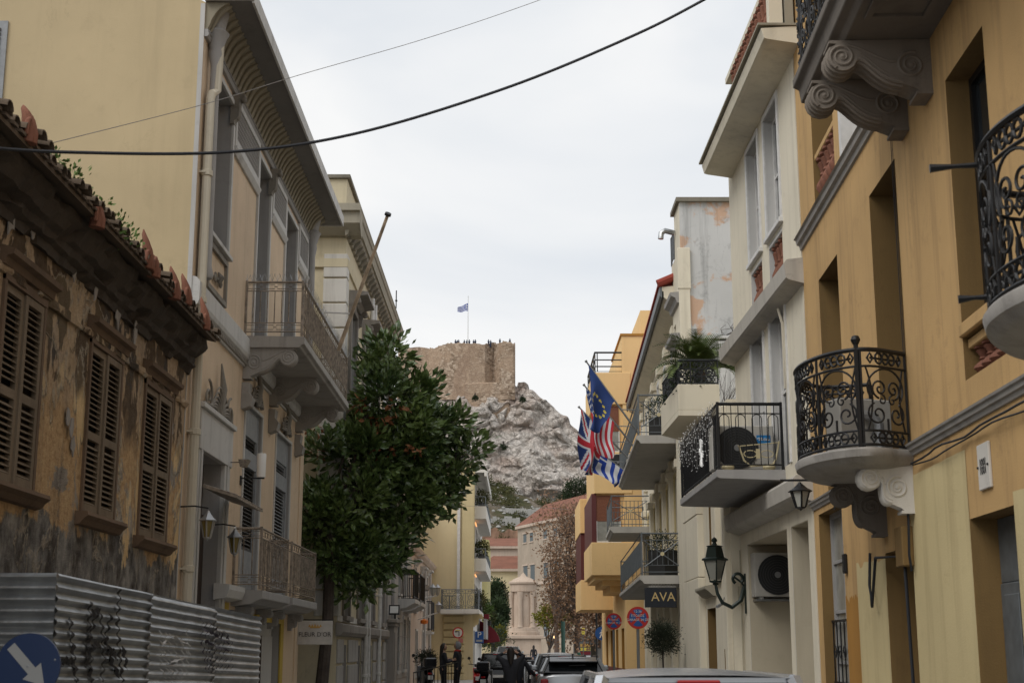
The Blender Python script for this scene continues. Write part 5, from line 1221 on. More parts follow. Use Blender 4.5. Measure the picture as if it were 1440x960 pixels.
# folding chair lying against the rail
t = thing('folding_chair', 'folded cream plastic chair lying on its side against the black balcony rail', 'chair', FR2.w(22.05, .38, zf+.05), FR2.rot)
m = MB(FR2.k); m.tube([(0,.30,.36),(.01,.22,.12),(.02,.10,.02)], .014, 6); m.tube([(0,-.34,.42),(.01,-.28,.14),(.02,-.22,.04)], .014, 6); m.tube([(0,.30,.34),(0,-.34,.40)], .009, 5); m.tube([(.02,.12,.03),(.02,-.24,.06)], .014, 5); m.build('frame', 'chair_cream', t)
m = MB(FR2.k)
for cy in (.12, -.14): m.tube([(.0, cy+.10*math.cos(a), .22+.055*math.sin(a)) for a in [j*math.pi/8 for j in range(16)]], .008, 5, closed=True)
m.box(-.005,.01,-.03,.03,.15,.3); m.build('back_loops', 'chair_cream', t)
for i, (y, lab) in enumerate(((.86, 'round terracotta pot at the outer corner of the black railed balcony'), (.22, 'round terracotta pot near the wall on the black railed balcony'))):
    t = thing('flower_pot', lab, 'flower pot', FR2.w(22.02, y, zf), FR2.rot); m = MB(); m.lathe([(.0,0),(.07,0),(.10,.05),(.09,.085),(0,.09)], (0,0,0), 14); m.build('pot', 'chair_cream' , t)
# string of fairy lights with a snowflake on the street side of that balcony
t = thing('fairy_lights', 'tangled white icicle fairy lights with a snowflake hung on the black balcony rail', 'fairy lights', FR2.w(21.9, 1.09, zf), FR2.rot)
m = MB(FR2.k); lm = MB(FR2.k); rn = random.Random(4)
for i in range(40):
    s_ = .0+i*.105; L = rn.uniform(.25, .85)*(1 if i < 30 else .7); P = [(s_+rn.uniform(-.03,.03), rn.uniform(-.01,.03), 1.04-L*j/5) for j in range(6)]; m.tube(P, .004, 3)
    for p in P: 
        for _ in range(1): q = (p[0]+rn.uniform(-.05,.05), p[1]+.01, p[2]+rn.uniform(-.06,.06)); lm.lathe([(0,-.008),(.008,0),(0,.008)], q, 4)
m.build('wire', 'cable_grey', t); lm.build('bulbs', 'led_bulb', t)['kind'] = 'stuff'; bpy.context.view_layer.update()
m = MB(FR2.k); c = (1.15, .03, .42)
for k in range(6):
    a = k*math.pi/3+.2; m.tube([c, (c[0]+.19*math.cos(a), c[1], c[2]+.24*math.sin(a))], .016, 5)
    for q in (.5, .75): p = (c[0]+.19*q*math.cos(a), c[1], c[2]+.24*q*math.sin(a)); m.tube([p, (p[0]+.06*math.cos(a+.8), p[1], p[2]+.07*math.sin(a+.8))], .012, 4); m.tube([p, (p[0]+.06*math.cos(a-.8), p[1], p[2]+.07*math.sin(a-.8))], .012, 4)
m.build('snowflake', 'led_bulb', t)
t = ac_unit(FR2, G1[1]-.36, -.46, FR2.sz(1080,836)[1]-.02, 'large white air conditioner in the dim recess beside the street lantern', .84, .80, .34); print('ac', t.location)
m = MB(FR2.k); m.box(-.02,.34,-.4,.4,-.03,.0); m.build('shelf', 'galvanised', t)
m = MB(FR2.k); P = (25.95, 0); m.box(P[0]-.0, P[0]+.10, 0, .09, 2.45, 2.75); m.tube([(P[0]+.05,.04,3.4),(P[0]+.05,.04,2.7)], .012, 5); m.tube([(P[0]+.05,.04,2.5),(P[0]+.05,.04,.2)], .015, 5); m.build('meter_box', 'plastic_beige', ch)
m = MB(FR2.k); m.tube([(l2[0]+.05,.03,zf+1.2),(l2[0]-.02,.05,zf+2.2),(l2[0]+.03,.10,zf+2.45)], .022, 6); m.tube([(l2[0]-.06,.03,zf+.1),(l2[0]-.06,.03,zf+2.6)], .01, 5); m.build('conduit', 'pipe_cream', ch)
# big street lantern on a scrolled arm
s_, z_ = FR2.sz(1049, 826); t = thing('street_lantern', 'large black street lantern on a scrolled wall arm by the recessed air conditioner', 'street lantern', FR2.w(s_+.0, 0, z_-.10), FR2.rot)
pj = .54; m = MB(FR2.k); m.box(-.03,.03,0,.03,-.35,.35)
m.tube([(0,.03,.12),(0,.10,-.12),(0,.26,-.24),(0,.43,-.16),(0,.51,.0),(0,pj,.16)], [.042,.042,.038,.034,.03,.026], 7); m.tube([(0, .14+.09*math.cos(a), .26+.09*math.sin(a)) for a in [R(-60+20*j) for j in range(15)]], .03, 6); m.tube([(0,.03,.12),(0,.08,.2),(0,.22,.3)], .02, 6); m.build('arm', 'lamp_green', t)
m = MB(FR2.k); g = MB(FR2.k); Z = .18
g.lathe([(.085, 0), (.185, .34)], (0,pj,Z+.06), 4, smooth=False)
for k in range(4): a = k*math.pi/2; m.tube([(.095*math.cos(a), pj+.095*math.sin(a), Z+.04), (.195*math.cos(a), pj+.195*math.sin(a), Z+.42)], .012, 4)
m.lathe([(.0,-.04),(.05,-.03),(.05,.0),(.11,.02),(.11,.05)], (0,pj,Z), 4, smooth=False); m.lathe([(.235,.40),(.235,.43),(.17,.46),(.13,.64),(.15,.66),(.05,.68),(.03,.72),(.055,.75),(.04,.79),(.0,.82)], (0,pj,Z), 4, smooth=False); m.build('head', 'lamp_green', t); g.build('glass', 'lamp_glass_dim', t)
m = MB(FR2.k); m.lathe([(0,.30),(.05,.28),(.055,.14),(0,.12)], (0,pj,Z+.1), 10); m.build('bulb', 'sign_white', t)
t2 = thing('security_camera', 'white bullet camera on the arm beneath the street lantern', 'camera', FR2.w(s_+.13, .42, z_-.28), FR2.rot); m = MB(FR2.k); m.tube([(0,0,0),(-.1,.10,-.05)], .03, 8); m.tube([(0,-.02,0),(0,-.05,.12)], .01, 5); m.build('body', 'lamp_cap', t2)
# ---- low cream house with the palm terrace
FR3 = Facade(1, 4.0)
pt3 = building('terrace_house', 'cream house with plain pilasters and an angular balcony terrace holding a palm', 'house', FR3)
hl = [(26.75, 27.4, .15, 1.65, .2), (28.2, 29.0, 3.6, 5.6, .3), (28.4, 29.6, .1, 2.45, .25), (31.0, 31.8, 3.4, 5.6, .3)]
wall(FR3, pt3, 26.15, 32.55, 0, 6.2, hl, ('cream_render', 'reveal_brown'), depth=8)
sash(FR3, pt3, hl[0], .2, 'iron_black', 'glass_dark', 1, 1); sash(FR3, pt3, hl[1], .3, 'white_paint', 'glass_dark', 1, 3); sash(FR3, pt3, hl[3], .3, 'white_paint', 'glass_dark', 1, 3); sash(FR3, pt3, hl[2], .25, 'door_brown', 'glass_dark', 2, 2)
m = MB(FR3.k); m.box(29.9, 32.3, -.01, .14, 0, 3.1); m.box(29.9, 32.3, -.01, .13, 3.11, 4.4); m.box(29.9, 32.3, -.01, .14, 4.41, 6.2); m.box(26.3, 26.62, -.01, .10, 0, 6.1); m.box(27.5, 28.0, -.01, .10, 2.9, 6.1); m.split('pilaster', 'cream_render', pt3, bevel=.012)
m = MB(FR3.k); m.prism([(0,2.66),(.08,2.68),(.16,2.76),(.22,2.8),(.22,2.86),(0,2.9)], 28.2, 29.8, 0); m.build('door_hood', 'cornice_stone', pt3, bevel=.01)
P = [(27.0,-.01),(27.0,.80),(29.6,.86),(30.9,-.01)]; m = MB(FR3.k)
m.prism(P, 6.03, 6.14, 2); Q = [(27.0,.0),(27.0,.80),(29.6,.86),(30.9,0)]
for i in range(3):
    a, b = Q[i], Q[i+1]; d = Vector((b[0]-a[0], b[1]-a[1])).normalized(); n_ = Vector((d.y, -d.x))*.10
    m.hexa([(a[0],a[1],6.141),(b[0],b[1],6.141),(b[0]+n_.x,b[1]+n_.y,6.141),(a[0]+n_.x,a[1]+n_.y,6.141)], [(a[0],a[1],6.64),(b[0],b[1],6.64),(b[0]+n_.x,b[1]+n_.y,6.64),(a[0]+n_.x,a[1]+n_.y,6.64)])
bt = m.build('balcony', 'cream_render', pt3, bevel=.006)
scroll_rail(FR3, bt, [(27.05,.02),(27.05,.76),(29.55,.82),(30.8,.02)], 6.64, .48, 'steel_rail_dark', panel=.5)
def fern_palm(loc, lab, h=.9, n=34, L=.95, pot='pot_green', name='potted_palm'):
    t = thing(name, lab, 'palm', loc); m = MB(); m.lathe([(0,0),(.14,0),(.2,.3),(.21,.33),(.18,.33),(.17,.28),(0,.28)], (0,0,0), 14); m.build('pot', pot, t)
    m = MB(); m.lathe([(.11,.28),(.14,.45),(.12,h*.75),(.05,h*.85)], (0,0,0), 9); m.build('trunk', 'bark_brown', t); m = MB(); rn = random.Random(9)
    for i in range(n):
        a = rn.uniform(0, 6.283); el = R(rn.uniform(8, 78)); Lf = L*rn.uniform(.75, 1.1); P = []
        for j in range(13):
            u = j/12; e = el-R(70)*u*u; r_ = (P[-1][3] if P else 0); 
            if P: x, y, z, _ = P[-1]; x += Lf/12*math.cos(e)*math.cos(a); y += Lf/12*math.cos(e)*math.sin(a); z += Lf/12*math.sin(e); P.append((x, y, z, 0))
            else: P.append((0, 0, h*.8, 0))
        m.tube([p[:3] for p in P], [.008*(1-.7*k/13) for k in range(13)], 3)
        for j in range(2, 13):
            p = Vector(P[j][:3]); d = (Vector(P[j][:3])-Vector(P[j-1][:3])).normalized(); sd_ = d.cross(Vector((0,0,1))).normalized()
            for q in (-1, 1):
                for off in (0, .5):
                    pp = p-d*Lf/12*off; ln = .21*L*math.sin(math.pi*min(1, (j-off)/13+.12))+.04; e = pp+sd_*q*ln*.85+d*ln*.55+Vector((0,0,.25*ln)); m.add([pp-d*.014, e, pp+d*.018], [(0,1,2)])
    m.build('frond', 'leaf_palm', t, normals=False); return t
fern_palm(FR3.w(27.9, .25, 6.15), 'bushy sago palm in a green pot on the cream corner terrace', 1.15, 70, 1.15)
t = thing('bare_shrub', 'dry twiggy bare shrub behind the palm on the terrace', 'shrub', FR3.w(29.3, -.3, 6.2)); m = MB(); rn = random.Random(2)
for i in range(70):
    a = rn.uniform(0, 6.28); L = rn.uniform(.6, 1.5); P = [(0,0,0)]
    for j in range(5): p = P[-1]; P.append((p[0]+L/5*(.5*math.cos(a)+rn.uniform(-.4,.4)), p[1]+L/5*(.5*math.sin(a)+rn.uniform(-.4,.4)), p[2]+L/5*1.0))
    m.tube(P, [.010,.007,.005,.004,.003,.002], 3)
m.build('twigs', 'bark', t)
m = MB(); m.lathe([(0,0),(.2,0),(.22,.4),(0,.4)], (0,0,-.05), 12); m.build('pot', 'pot_dark', t)
for i, (s_, o_, lab) in enumerate(((27.35, .5, 'leafy dark potted plant at the near corner of the palm terrace'), (28.8, .55, 'leafy dark potted plant in the middle of the palm terrace rail'))):
    t = thing('potted_plant', lab, 'plant', FR3.w(s_, o_, 6.15)); m = MB(); m.lathe([(0,0),(.11,0),(.15,.24),(.12,.24),(0,.2)], (0,0,0), 12); m.build('pot', 'pot_dark', t); m = MB(); leaf_cloud(m, blob_tips([(0,0,.55,.26)], 30), 9, .16, .09); m.build('leaves', 'leaf_dark', t, normals=False)
# ---- narrow house with the peeling concrete party wall
FR4 = Facade(1, 4.0)
nb = building('narrow_house', 'narrow cream house with a tall blank concrete side wall, stained and peeling pink', 'house', FR4)
wall(FR4, nb, 32.6, 33.7, 0, 12.1, (), ('cream_render', 'cream_render', 'concrete_peeling'), depth=7, side_mi=2)
wall(FR4, nb, 33.702, 34.45, 0, 11.0, [(33.85, 34.3, 7.3, 9.4, .2)], ('cream_render', 'cream_render', 'concrete_peeling'), depth=6, side_mi=0)
sash(FR4, nb, (33.85, 34.3, 7.3, 9.4), .2, 'white_paint', 'glass_dark', 1, 3)
m = MB(FR4.k); m.box(32.52, 32.599, -.20, .06, 6.2, 10.9); m.box(32.50, 32.599, -.22, .08, 9.95, 10.95); m.build('corner_pilaster', 'cream_render', nb, bevel=.01)
m = MB(FR4.k); m.box(32.4, 32.599, -6, -.22, 8.72, 8.80); m.box(32.45, 32.6, -6, -.8, 6.2, 8.68); m.box(32.47, 32.6, -.79, -.3, 6.2, 8.70); m.build('lower_wall', 'concrete_plain', nb, bevel=.01)
m = MB(FR4.k); m.box(32.5, 33.8, -7, .08, 12.1, 12.2); m.build('coping', 'cornice_dark', nb)
for z in (9.9, 8.9, 7.0):
    mould(FR4, nb, [(-.01,z-.18),(.06,z-.16),(.10,z-.05),(.2,z),(.22,z+.08),(-.01,z+.1)], 33.0, 34.45, 'grey_wall')
m = MB(FR4.k); m.tube([(33.5,.02,11.6),(33.5,.25,11.66),(33.5,.34,11.6),(33.5,.36,11.45)], .07, 8); m.build('rain_spout', 'galvanised', nb)
bar_rail(FR4, nb, [(33.75,.0),(34.4,.0)], 11.0, .7, 'iron_grey', pitch=.12)
t = thing('dry_branches', 'heap of dry grey branches lying on the ledge of the peeling wall', 'branches', FR4.w(32.45, -.9, 8.8)); m = MB(); rn = random.Random(6)
for i in range(26): x = rn.uniform(0, .8); P = [(x,0,0),(x+rn.uniform(-.2,.3),rn.uniform(-.1,.0),rn.uniform(.1,.2)),(x+rn.uniform(-.1,.5),rn.uniform(-.1,0),rn.uniform(.15,.42))]; m.tube(P, [.01,.007,.003], 3)
m.build('twigs', 'bark', t)
# ---- cream hotel with red tile eave, grey railed balconies and four flags
FR5 = Facade(1, 3.10, .031)
ht = building('hotel', 'cream and yellow hotel with red tile eave and grey railed balconies carrying the flags', 'hotel', FR5)
hl = []
for s_ in (35.6, 38.2, 40.8, 43.4, 46.6, 49.0): hl += [(s_, s_+1.3, 6.9, 9.3, .35), (s_, s_+1.3, 3.6, 5.95, .35)]
hl += [(35.2, 36.9, .1, 2.5, .6), (38.4, 39.8, .1, 2.6, .4), (41.5, 43.3, .1, 2.6, .4), (45.5, 48, .1, 2.7, .4)]
wall(FR5, ht, 34.5, 51.5, 0, 10.0, hl, ('cream_render', 'cream_render'), depth=9)
for i, h in enumerate(hl):
    if h[2] > 3: sash(FR5, ht, h, .35, 'white_paint', 'glass_pale' if h[2] > 6 else 'glass_dark', 2, 3); frame(FR5, ht, h, 'yellow_patch' if h[2] < 6 else 'white_paint', .12, .05, sill=False)
    elif i % 2: sash(FR5, ht, h, h[4], 'door_brown', 'glass_dark', 2, 2)
    else:
        m = MB(FR5.k)
        for k in range(28): m.box(h[0], h[1], -.3, -.26+(k % 2)*.02, h[2]+(h[3]-h[2])*k/28, h[2]+(h[3]-h[2])*(k+.9)/28)
        m.build('roller_shutter', 'steel_rail_dark', ht)
m = MB(FR5.k)
for s_ in (34.75, 37.35, 39.95, 42.55, 45.3, 48.2): m.box(s_, s_+.45, -.01, .14, 0, 3.1); m.box(s_, s_+.45, -.01, .12, 3.45, 6.5); m.box(s_, s_+.45, -.01, .12, 6.85, 9.3); m.box(s_-.06, s_+.51, -.01, .2, 9.3, 9.55); m.box(s_-.06, s_+.51, -.01, .2, 6.0, 6.2)
m.split('pilaster', 'cream_render', ht, bevel=.012)
m = MB(FR5.k); m.prism([(-.01,9.95),(.36,10.12),(.40,10.16),(.40,10.30),(.44,10.32),(.44,10.42),(-.01,10.46)], 34.2, 51.6, 0); m.build('eave', 'cream_render', ht)
m = MB(FR5.k); m.prism([(.442,10.14),(.50,10.2),(.50,10.42),(.442,10.42)], 34.2, 51.6, 0); m.build('gutter', 'iron_grey', ht)
m = MB(FR5.k); s = 34.25
while s < 51.5:
    for j in range(6):
        o0 = .54-j*.38; z0 = 10.46+j*.16; P0 = [(s+.085*math.cos(a), o0, z0+.07*math.sin(a)) for a in [math.pi*q/5 for q in range(6)]]; P1 = [(p[0], o0-.42, p[2]+.18) for p in P0]; m.add(P0+P1, [(q, q+1, 7+q, 6+q) for q in range(5)], True); m.add(P0, [tuple(range(6))])
    s += .19
m.hexa([(34.2,.5,10.43),(51.6,.5,10.43),(51.6,-2,11.45),(34.2,-2,11.45)], [(34.2,.5,10.46),(51.6,.5,10.46),(51.6,-2,11.48),(34.2,-2,11.48)])
m.tube([(34.2,.55,10.5),(34.2,-1.8,11.5)], .10, 8); m.build('roof', 'terracotta_red', ht)
def hotel_balcony(s0, s1, pr, z, st='lattice'):
    m = MB(FR5.k); m.prism([(-.01,z-.20),(pr-.1,z-.20),(pr-.05,z-.13),(pr,z-.10),(pr,z),(-.01,z)], s0, s1, 0); b = m.build('balcony', 'balcony_pale', ht, bevel=.01)
    bar_rail(FR5, b, [(s0+.05,.02),(s0+.05,pr-.06),(s1-.05,pr-.06),(s1-.05,.02)], z, 1.0, 'iron_grey', pitch=.13, style='lattice', r=.010, toprail=.02)
    m = MB(FR5.k); y0, y1 = .12, pr-.12; zc = z+.5
    for (a, b_) in (((y0,z+.2),(y1,z+.82)), ((y1,z+.2),(y0,z+.82))): m.tube([(s0+.03,a[0],a[1]),(s0+.03,b_[0],b_[1])], .014, 5)
    m.lathe([(0,-.02),(.05,-.02),(.05,.02),(0,.02)], (s0+.03,(y0+y1)/2,zc+.01), 8, axis=0, mi=1); m.build('crossed_bars', ['iron_grey', 'chair_cream'], b)
    return b
hotel_balcony(34.55, 45.0, 1.12, 6.77); hotel_balcony(34.55, 46.0, 1.10, 3.38); hotel_balcony(46.6, 50.6, 1.35, 5.55)
# hanging board reading AVA
c0 = W(929, 838, 34.62); t = thing('shop_sign', 'dark navy board with gold letters AVA hanging under the lower grey balcony', 'sign', c0, 0)
hw = 22/FPX*34.6; m = MB(); m.box(-hw, hw, -.03, .03, -.26, .20); m.build('board', 'navy', t, bevel=.005); put_text('lettering', 'AVA', .30, t, (.06, -.034, -.02), (R(90), 0, 0), 'gold_letters', sx=1.0)
m = MB(); m.box(-hw+.1, hw, -.02, .02, .33, .345); m.box(-hw+.1, hw, -.02, .02, .22, .235)
for i in range(8): x = -hw+.15+i*(2*hw-.2)/8; m.tube([(x,0,.23),(x+.08,0,.335)], .006, 4); m.tube([(x+.08,0,.23),(x,0,.335)], .006, 4)
m.build('trim', 'white_paint', t)
t = thing('potted_plant', 'round clipped bush in a dark planter on the upper grey balcony', 'plant', FR5.w(35.1, .5, 6.78)); m = MB(); m.lathe([(0,0),(.28,0),(.28,.5),(0,.5)], (0,0,0), 4, smooth=False); m.build('pot', 'pot_dark', t); m = MB(); leaf_cloud(m, blob_tips([(0,0,.72,.3)], 60), 14, .12, .06); m.build('leaves', 'leaf_dark', t, normals=False)
t = thing('potted_plant', 'round clipped bush in a dark planter on the lower grey balcony above the navy board', 'plant', FR5.w(35.1, .5, 3.39)); m = MB(); m.lathe([(0,0),(.36,0),(.36,.62),(0,.62)], (0,0,0), 4, smooth=False); m.build('pot', 'pot_dark', t); m = MB(); leaf_cloud(m, blob_tips([(0,0,.78,.30)], 60), 14, .12, .06); m.build('leaves', 'leaf_olive', t, normals=False)
ac_unit(FR5, 48.6, .9, 7.6, 'small white air conditioner hung on the hotel wall beyond the upper balcony', .8, .6, .3)
# ball topiary on the pavement
c0 = W(931, 898, 33.2); t = thing('ball_topiary', 'dark round olive ball tree on a thin stem before the AVA entrance', 'topiary', (c0.x, 33.2, .15)); 
m = MB(); leaf_cloud(m, blob_tips([(0,0,c0.z-.15,.36,.36,.37)], 330, .35), 16, .12, .055, long=3); m.build('crown', 'leaf_olive', t, normals=False)
m = MB(); m.tube([(0,0,.4),(.02,0,.9),(0,0,c0.z-.3)], .022, 6); m.build('stem', 'bark', t); m = MB(); m.lathe([(0,0),(.17,0),(.22,.42),(.19,.42),(0,.38)], (0,0,0), 4, smooth=False); m.build('pot', 'pot_dark', t)
c0 = W(600, 925, 57); t = thing('ball_topiary', 'dark round ball tree on two stems before the pinkish beige house', 'topiary', (c0.x, 57, .15)); 
m = MB(); leaf_cloud(m, blob_tips([(0,0,c0.z-.15,.42,.42,.34)], 200, .35), 14, .12, .07, long=3); m.build('crown', 'leaf_olive', t, normals=False); m = MB(); m.tube([(-.05,0,.3),(-.04,0,1)], .02, 5); m.tube([(.05,0,.3),(.03,0,1)], .02, 5); m.build('stem', 'bark', t); m = MB(); m.lathe([(0,0),(.2,0),(.24,.4),(0,.38)], (0,0,0), 10); m.build('pot', 'pot_terracotta', t)

# flags on raking poles
def pole_dir(s_, o_, z_, up=(0,0,1)): pass
def flag(kind, lab, s_, tipuv, drop, fold, seed, flen=1.5, hoist=1.0, lean=0.0, catch=.55):
    base = FR5.w(s_, 1.04, 6.85); rr = ray(*tipuv); Yt = base.y-.3; tipw = W(tipuv[0], tipuv[1], Yt)
    t = thing('flag', lab, 'flag', base, 0, 'flags on the hotel balcony'); q1 = tipw-base; m = MB(); m.tube([(0,0,0), q1*.5, q1], [.028,.024,.02], 7); m.tube([q1, q1+q1.normalized()*.05], .035, 8)
    hb = q1*.34; m.tube([hb, (.25+hb.x*.4, 0, hb.z)], .014, 5); m.build('pole', 'steel_pole', t)
    d = -q1.normalized(); rn = random.Random(seed); ph = rn.uniform(0, 6)
    def fn(u, v):            # u along the hoist (0 = tip), v toward the fly
        g = v**.8
        a = q1+d*(.06+hoist*u*(1-catch*g)); fall = drop*flen*v*(1-.12*u)
        x = lean*v*.5+.10*math.sin(u*fold*2+ph+v*2.2)*g+.06*math.sin(v*7+ph*2+u*3)*v; y = .13*math.cos(u*fold*2.4+ph+v*1.4)*g+.05*math.sin(v*9+u*4)*v
        return (a.x+x, a.y+y-.02, a.z-fall+.03*math.sin(u*9+v*5)*v)
    nu, nv = 40, 54
    def mi(i, j):
        u, v = (i+.5)/nu, (j+.5)/nv
        if kind == 'gr':
            if u < 5/9 and v < 10/27: cu, cv = u*9/5, v*27/10; return 1 if abs(cu-.5) < .1 or abs(cv-.5) < .1 else 0
            return int(u*9) % 2
        if kind == 'us':
            if u < 7/13 and v < .4: return 2 if (int(u*22)+int(v*30)) % 3 or (i % 3 == 0) else 1
            return 0 if int(u*13) % 2 == 0 else 1
        if kind == 'uk':
            x, y = (v-.5)*2, (u-.5); ax, ay = abs(x), abs(y)
            if ax < .1 or ay < .1: return 0
            if ax < .18 or ay < .17: return 1
            dd_ = abs(ay-ax*.5)
            return 0 if dd_ < .035 else (1 if dd_ < .10 else 2)
        if kind == 'eu':
            for k in range(12):
                a = k*math.pi/6
                if math.hypot((v-.5)*1.5-.3*math.cos(a), (u-.5)-.3*math.sin(a)) < .045: return 1
            return 0
    mats = {'gr': ['flag_royal', 'flag_white'], 'us': ['flag_red', 'flag_white', 'flag_blue'], 'uk': ['flag_red', 'flag_white', 'flag_blue'], 'eu': ['flag_blue', 'flag_star']}[kind]
    m = MB(); m.grid(fn, nu, nv, mi=mi); m.build('cloth', mats, t, normals=False); return t
flag('eu', 'blue European flag with a ring of yellow stars on the nearest raking pole', 34.9, (825, 509), 1.0, 3.0, 1, 1.65, 1.15, lean=.15, catch=.72)
flag('us', 'red and white striped American flag on the second raking pole', 37.2, (822, 542), .95, 3.6, 2, 1.7, 1.2, lean=.35, catch=.45)
flag('uk', 'red, white and blue British flag on the third raking pole', 39.7, (815, 573), .95, 3.4, 5, 1.75, 1.15, lean=-.1, catch=.5)
flag('gr', 'blue and white striped Greek flag, lowest on the hotel balcony', 42.4, (826, 622), .62, 2.6, 9, 1.25, 1.3, lean=-.12, catch=.15)

# ---- modern orange block with stacked bays
FR6 = Facade(1, 4.1)
ob = building('orange_block', 'modern orange apartment block with projecting bays, brown shutters and dark roof rail', 'building', FR6)
wall(FR6, ob, 52.0, 66.0, 0, 13.1, [(53+3*i, 54.3+3*i, .1, 2.4, .3) for i in range(4)], ('modern_orange', 'ochre_deep'), depth=9)
for i in range(4): sash(FR6, ob, (53+3*i, 54.3+3*i, .1, 2.4), .3, 'iron_grey', 'glass_dark', 2, 1)
m = MB(FR6.k); m.box(52.0, 66.2, .0, .03, 0, .95); m.box(51.97, 51.999, -3, .03, 0, .95); m.build('plinth', 'maroon_plinth', ob)
m = MB(FR6.k); m.box(52.3, 57, -9, -.75, 13.1, 14.15); m.build('stair_tower', 'modern_orange', ob)
m = MB(FR6.k); m.box(51.95, 57, -9.05, .05, 13.101, 13.18); m.build('coping', 'ochre_deep', ob)
def obay(s0, s1, o, zs, zt):
    for i, (z0, z1) in enumerate(zs):
        m = MB(FR6.k); m.box(s0-.03, s1, -.3, o, z0, z1); bb = m.build('bay_parapet', 'modern_orange', ob, bevel=.015)
        if i+1 < len(zs) or zt:
            zz = zs[i+1][0] if i+1 < len(zs) else zt
            m = MB(FR6.k); m.box(s0+.12, s1-.1, -.2, o-.12, z1, zz); w_ = m.build('bay_window', 'modern_orange', bb)
            if z1 < 7: m = MB(FR6.k); m.box(s0+.06, s1-.05, o-.2, o-.03, z1, zz); m.build('corner_post', 'maroon_paint', w_)
            m = MB(FR6.k); h_ = zz-z1
            for k in range(int(h_*.55/.05)): m.box(s0+.085, s0+.119, .15, o-.20, zz-.05-k*.05-.045, zz-.05-k*.05)
            m.build('shutter', 'shutter_brown', w_)
            m = MB(FR6.k); m.box(s0+.07, s0+.119, .12, o-.18, z1+.0, z1+.06); m.box(s0+.07, s0+.119, .12, .17, z1+.06, zz-h_*.56); m.box(s0+.07, s0+.119, o-.23, o-.18, z1+.06, zz-h_*.56); fr_ = m.build('window_frame', 'white_paint', w_)
            m = MB(FR6.k); m.box(s0+.10, s0+.119, .17, o-.23, z1+.06, zz-h_*.56); m.build('pane', 'curtain_glass', w_)
obay(52.0, 57.2, 1.10, [(7.2, 8.72), (10.5, 11.7)], None)
obay(52.0, 57.4, 1.22, [(4.25, 5.43)], 7.2)
m = MB(FR6.k)
for i, (z0, z1) in enumerate(((4.1, 4.25), (3.92, 4.1), (3.7, 3.92))): m.box(52.2+.4*i, 57.2, .0, 1.1-.3*i, z0, z1)
m.build('stepped_soffit', 'modern_orange', ob)
obay(58.8, 63.5, 1.30, [(3.2, 4.4), (6.3, 7.7)], None)
bar_rail(FR6, ob, [(52.1,-.1),(52.1,1.0),(57.0,1.0),(57,-.1)], 11.7, .78, 'steel_rail_dark', pitch=1.0, r=.02, toprail=.035, clear=.06)
m = MB(FR6.k)
for z in (11.95, 12.2): m.tube([(52.1,-.1,z),(52.1,1.0,z),(57.0,1.0,z)], .025, 5)
m.build('roof_rail', 'steel_rail_dark', ob)
# ================================================================ STREET, HILL AND FAR THINGS
m = MB(); m.add([(-1500,-200,0),(1500,-200,0),(1500,2500,0),(-1500,2500,0)], [(0,1,2,3)]); g_ = m.build('ground', 'pavement_stone'); struct(g_); g_.location.z = -.012
m = MB(); m.add([(-2.0,-20,0),(3.05,-20,0),(3.05,48,0),(1.6,95,0),(2.2,170,0),(-1.6,170,0),(-1.4,90,0),(-2.1,48,0)], [(0,1,2,3,4,5,6,7)]); struct(m.build('road', 'asphalt'))
m = MB(); m.prism([(-2.0,-20),(-2.1,48),(-1.4,90),(-1.6,168),(-3.2,168),(-4.3,60),(-4.76,-20)], 0, .13, 2); struct(m.build('pavement', 'pavement_stone', bevel=.01))
m = MB(); m.prism([(3.05,-20),(3.05,48),(1.6,95),(2.2,150),(9,150),(6,60),(4.6,30),(3.0,-20)], 0, .13, 2); struct(m.build('pavement', 'pavement_stone', bevel=.01))
# hillside and cliff
def lerp1(x, T):
    if x <= T[0][0]: return T[0][1]
    for i in range(1, len(T)):
        if x <= T[i][0]: q = (x-T[i-1][0])/(T[i][0]-T[i-1][0]); return T[i-1][1]*(1-q)+T[i][1]*q
    return T[-1][1]
HY = 330.0
TOP = [(W(u, v, HY).x, W(u, v, HY).z) for u, v in ((300,560),(480,560),(560,560),(600,548),(640,544),(690,536),(722,538),(736,538),(750,544),(766,560),(780,569),(790,578),(800,588),(812,601),(830,628),(860,668),(900,700),(1000,760),(1300,800))]
BOT = [(W(u, v, HY).x, W(u, v, HY).z) for u, v in ((300,640),(600,655),(660,672),(690,692),(720,702),(760,716),(790,722),(820,720),(900,760),(1300,820))]
def hill_base(x, y):           # green slope under the cliff
    zb = lerp1(x, BOT); t = max(0, min(1, (y-205)/(HY-18-205))); return 9+(zb-9)*(t**1.15)+1.2*noise.noise(Vector((x*.06, y*.05, 3)))*(1 if 0 < t < 1 else .3)+.35*noise.noise(Vector((x*.35, y*.3, 1)))
m = MB(); m.grid(lambda u, v: (-170+340*u, 200+(HY-18-200+6)*v, hill_base(-170+340*u, 200+(HY-18-200+6)*v)), 170, 90); hs_ = m.build('hillside', 'hillside', normals=False); struct(hs_)
def rockn(x, z, sc):
    p = Vector((x*sc+.35*noise.noise(Vector((x*sc*.7, 0, z*sc*.7)))*2, 4.2, z*sc*1.15)); d, pts = noise.voronoi(p); return d, pts
def cliff(u, v):
    x = -140+280*u if False else None
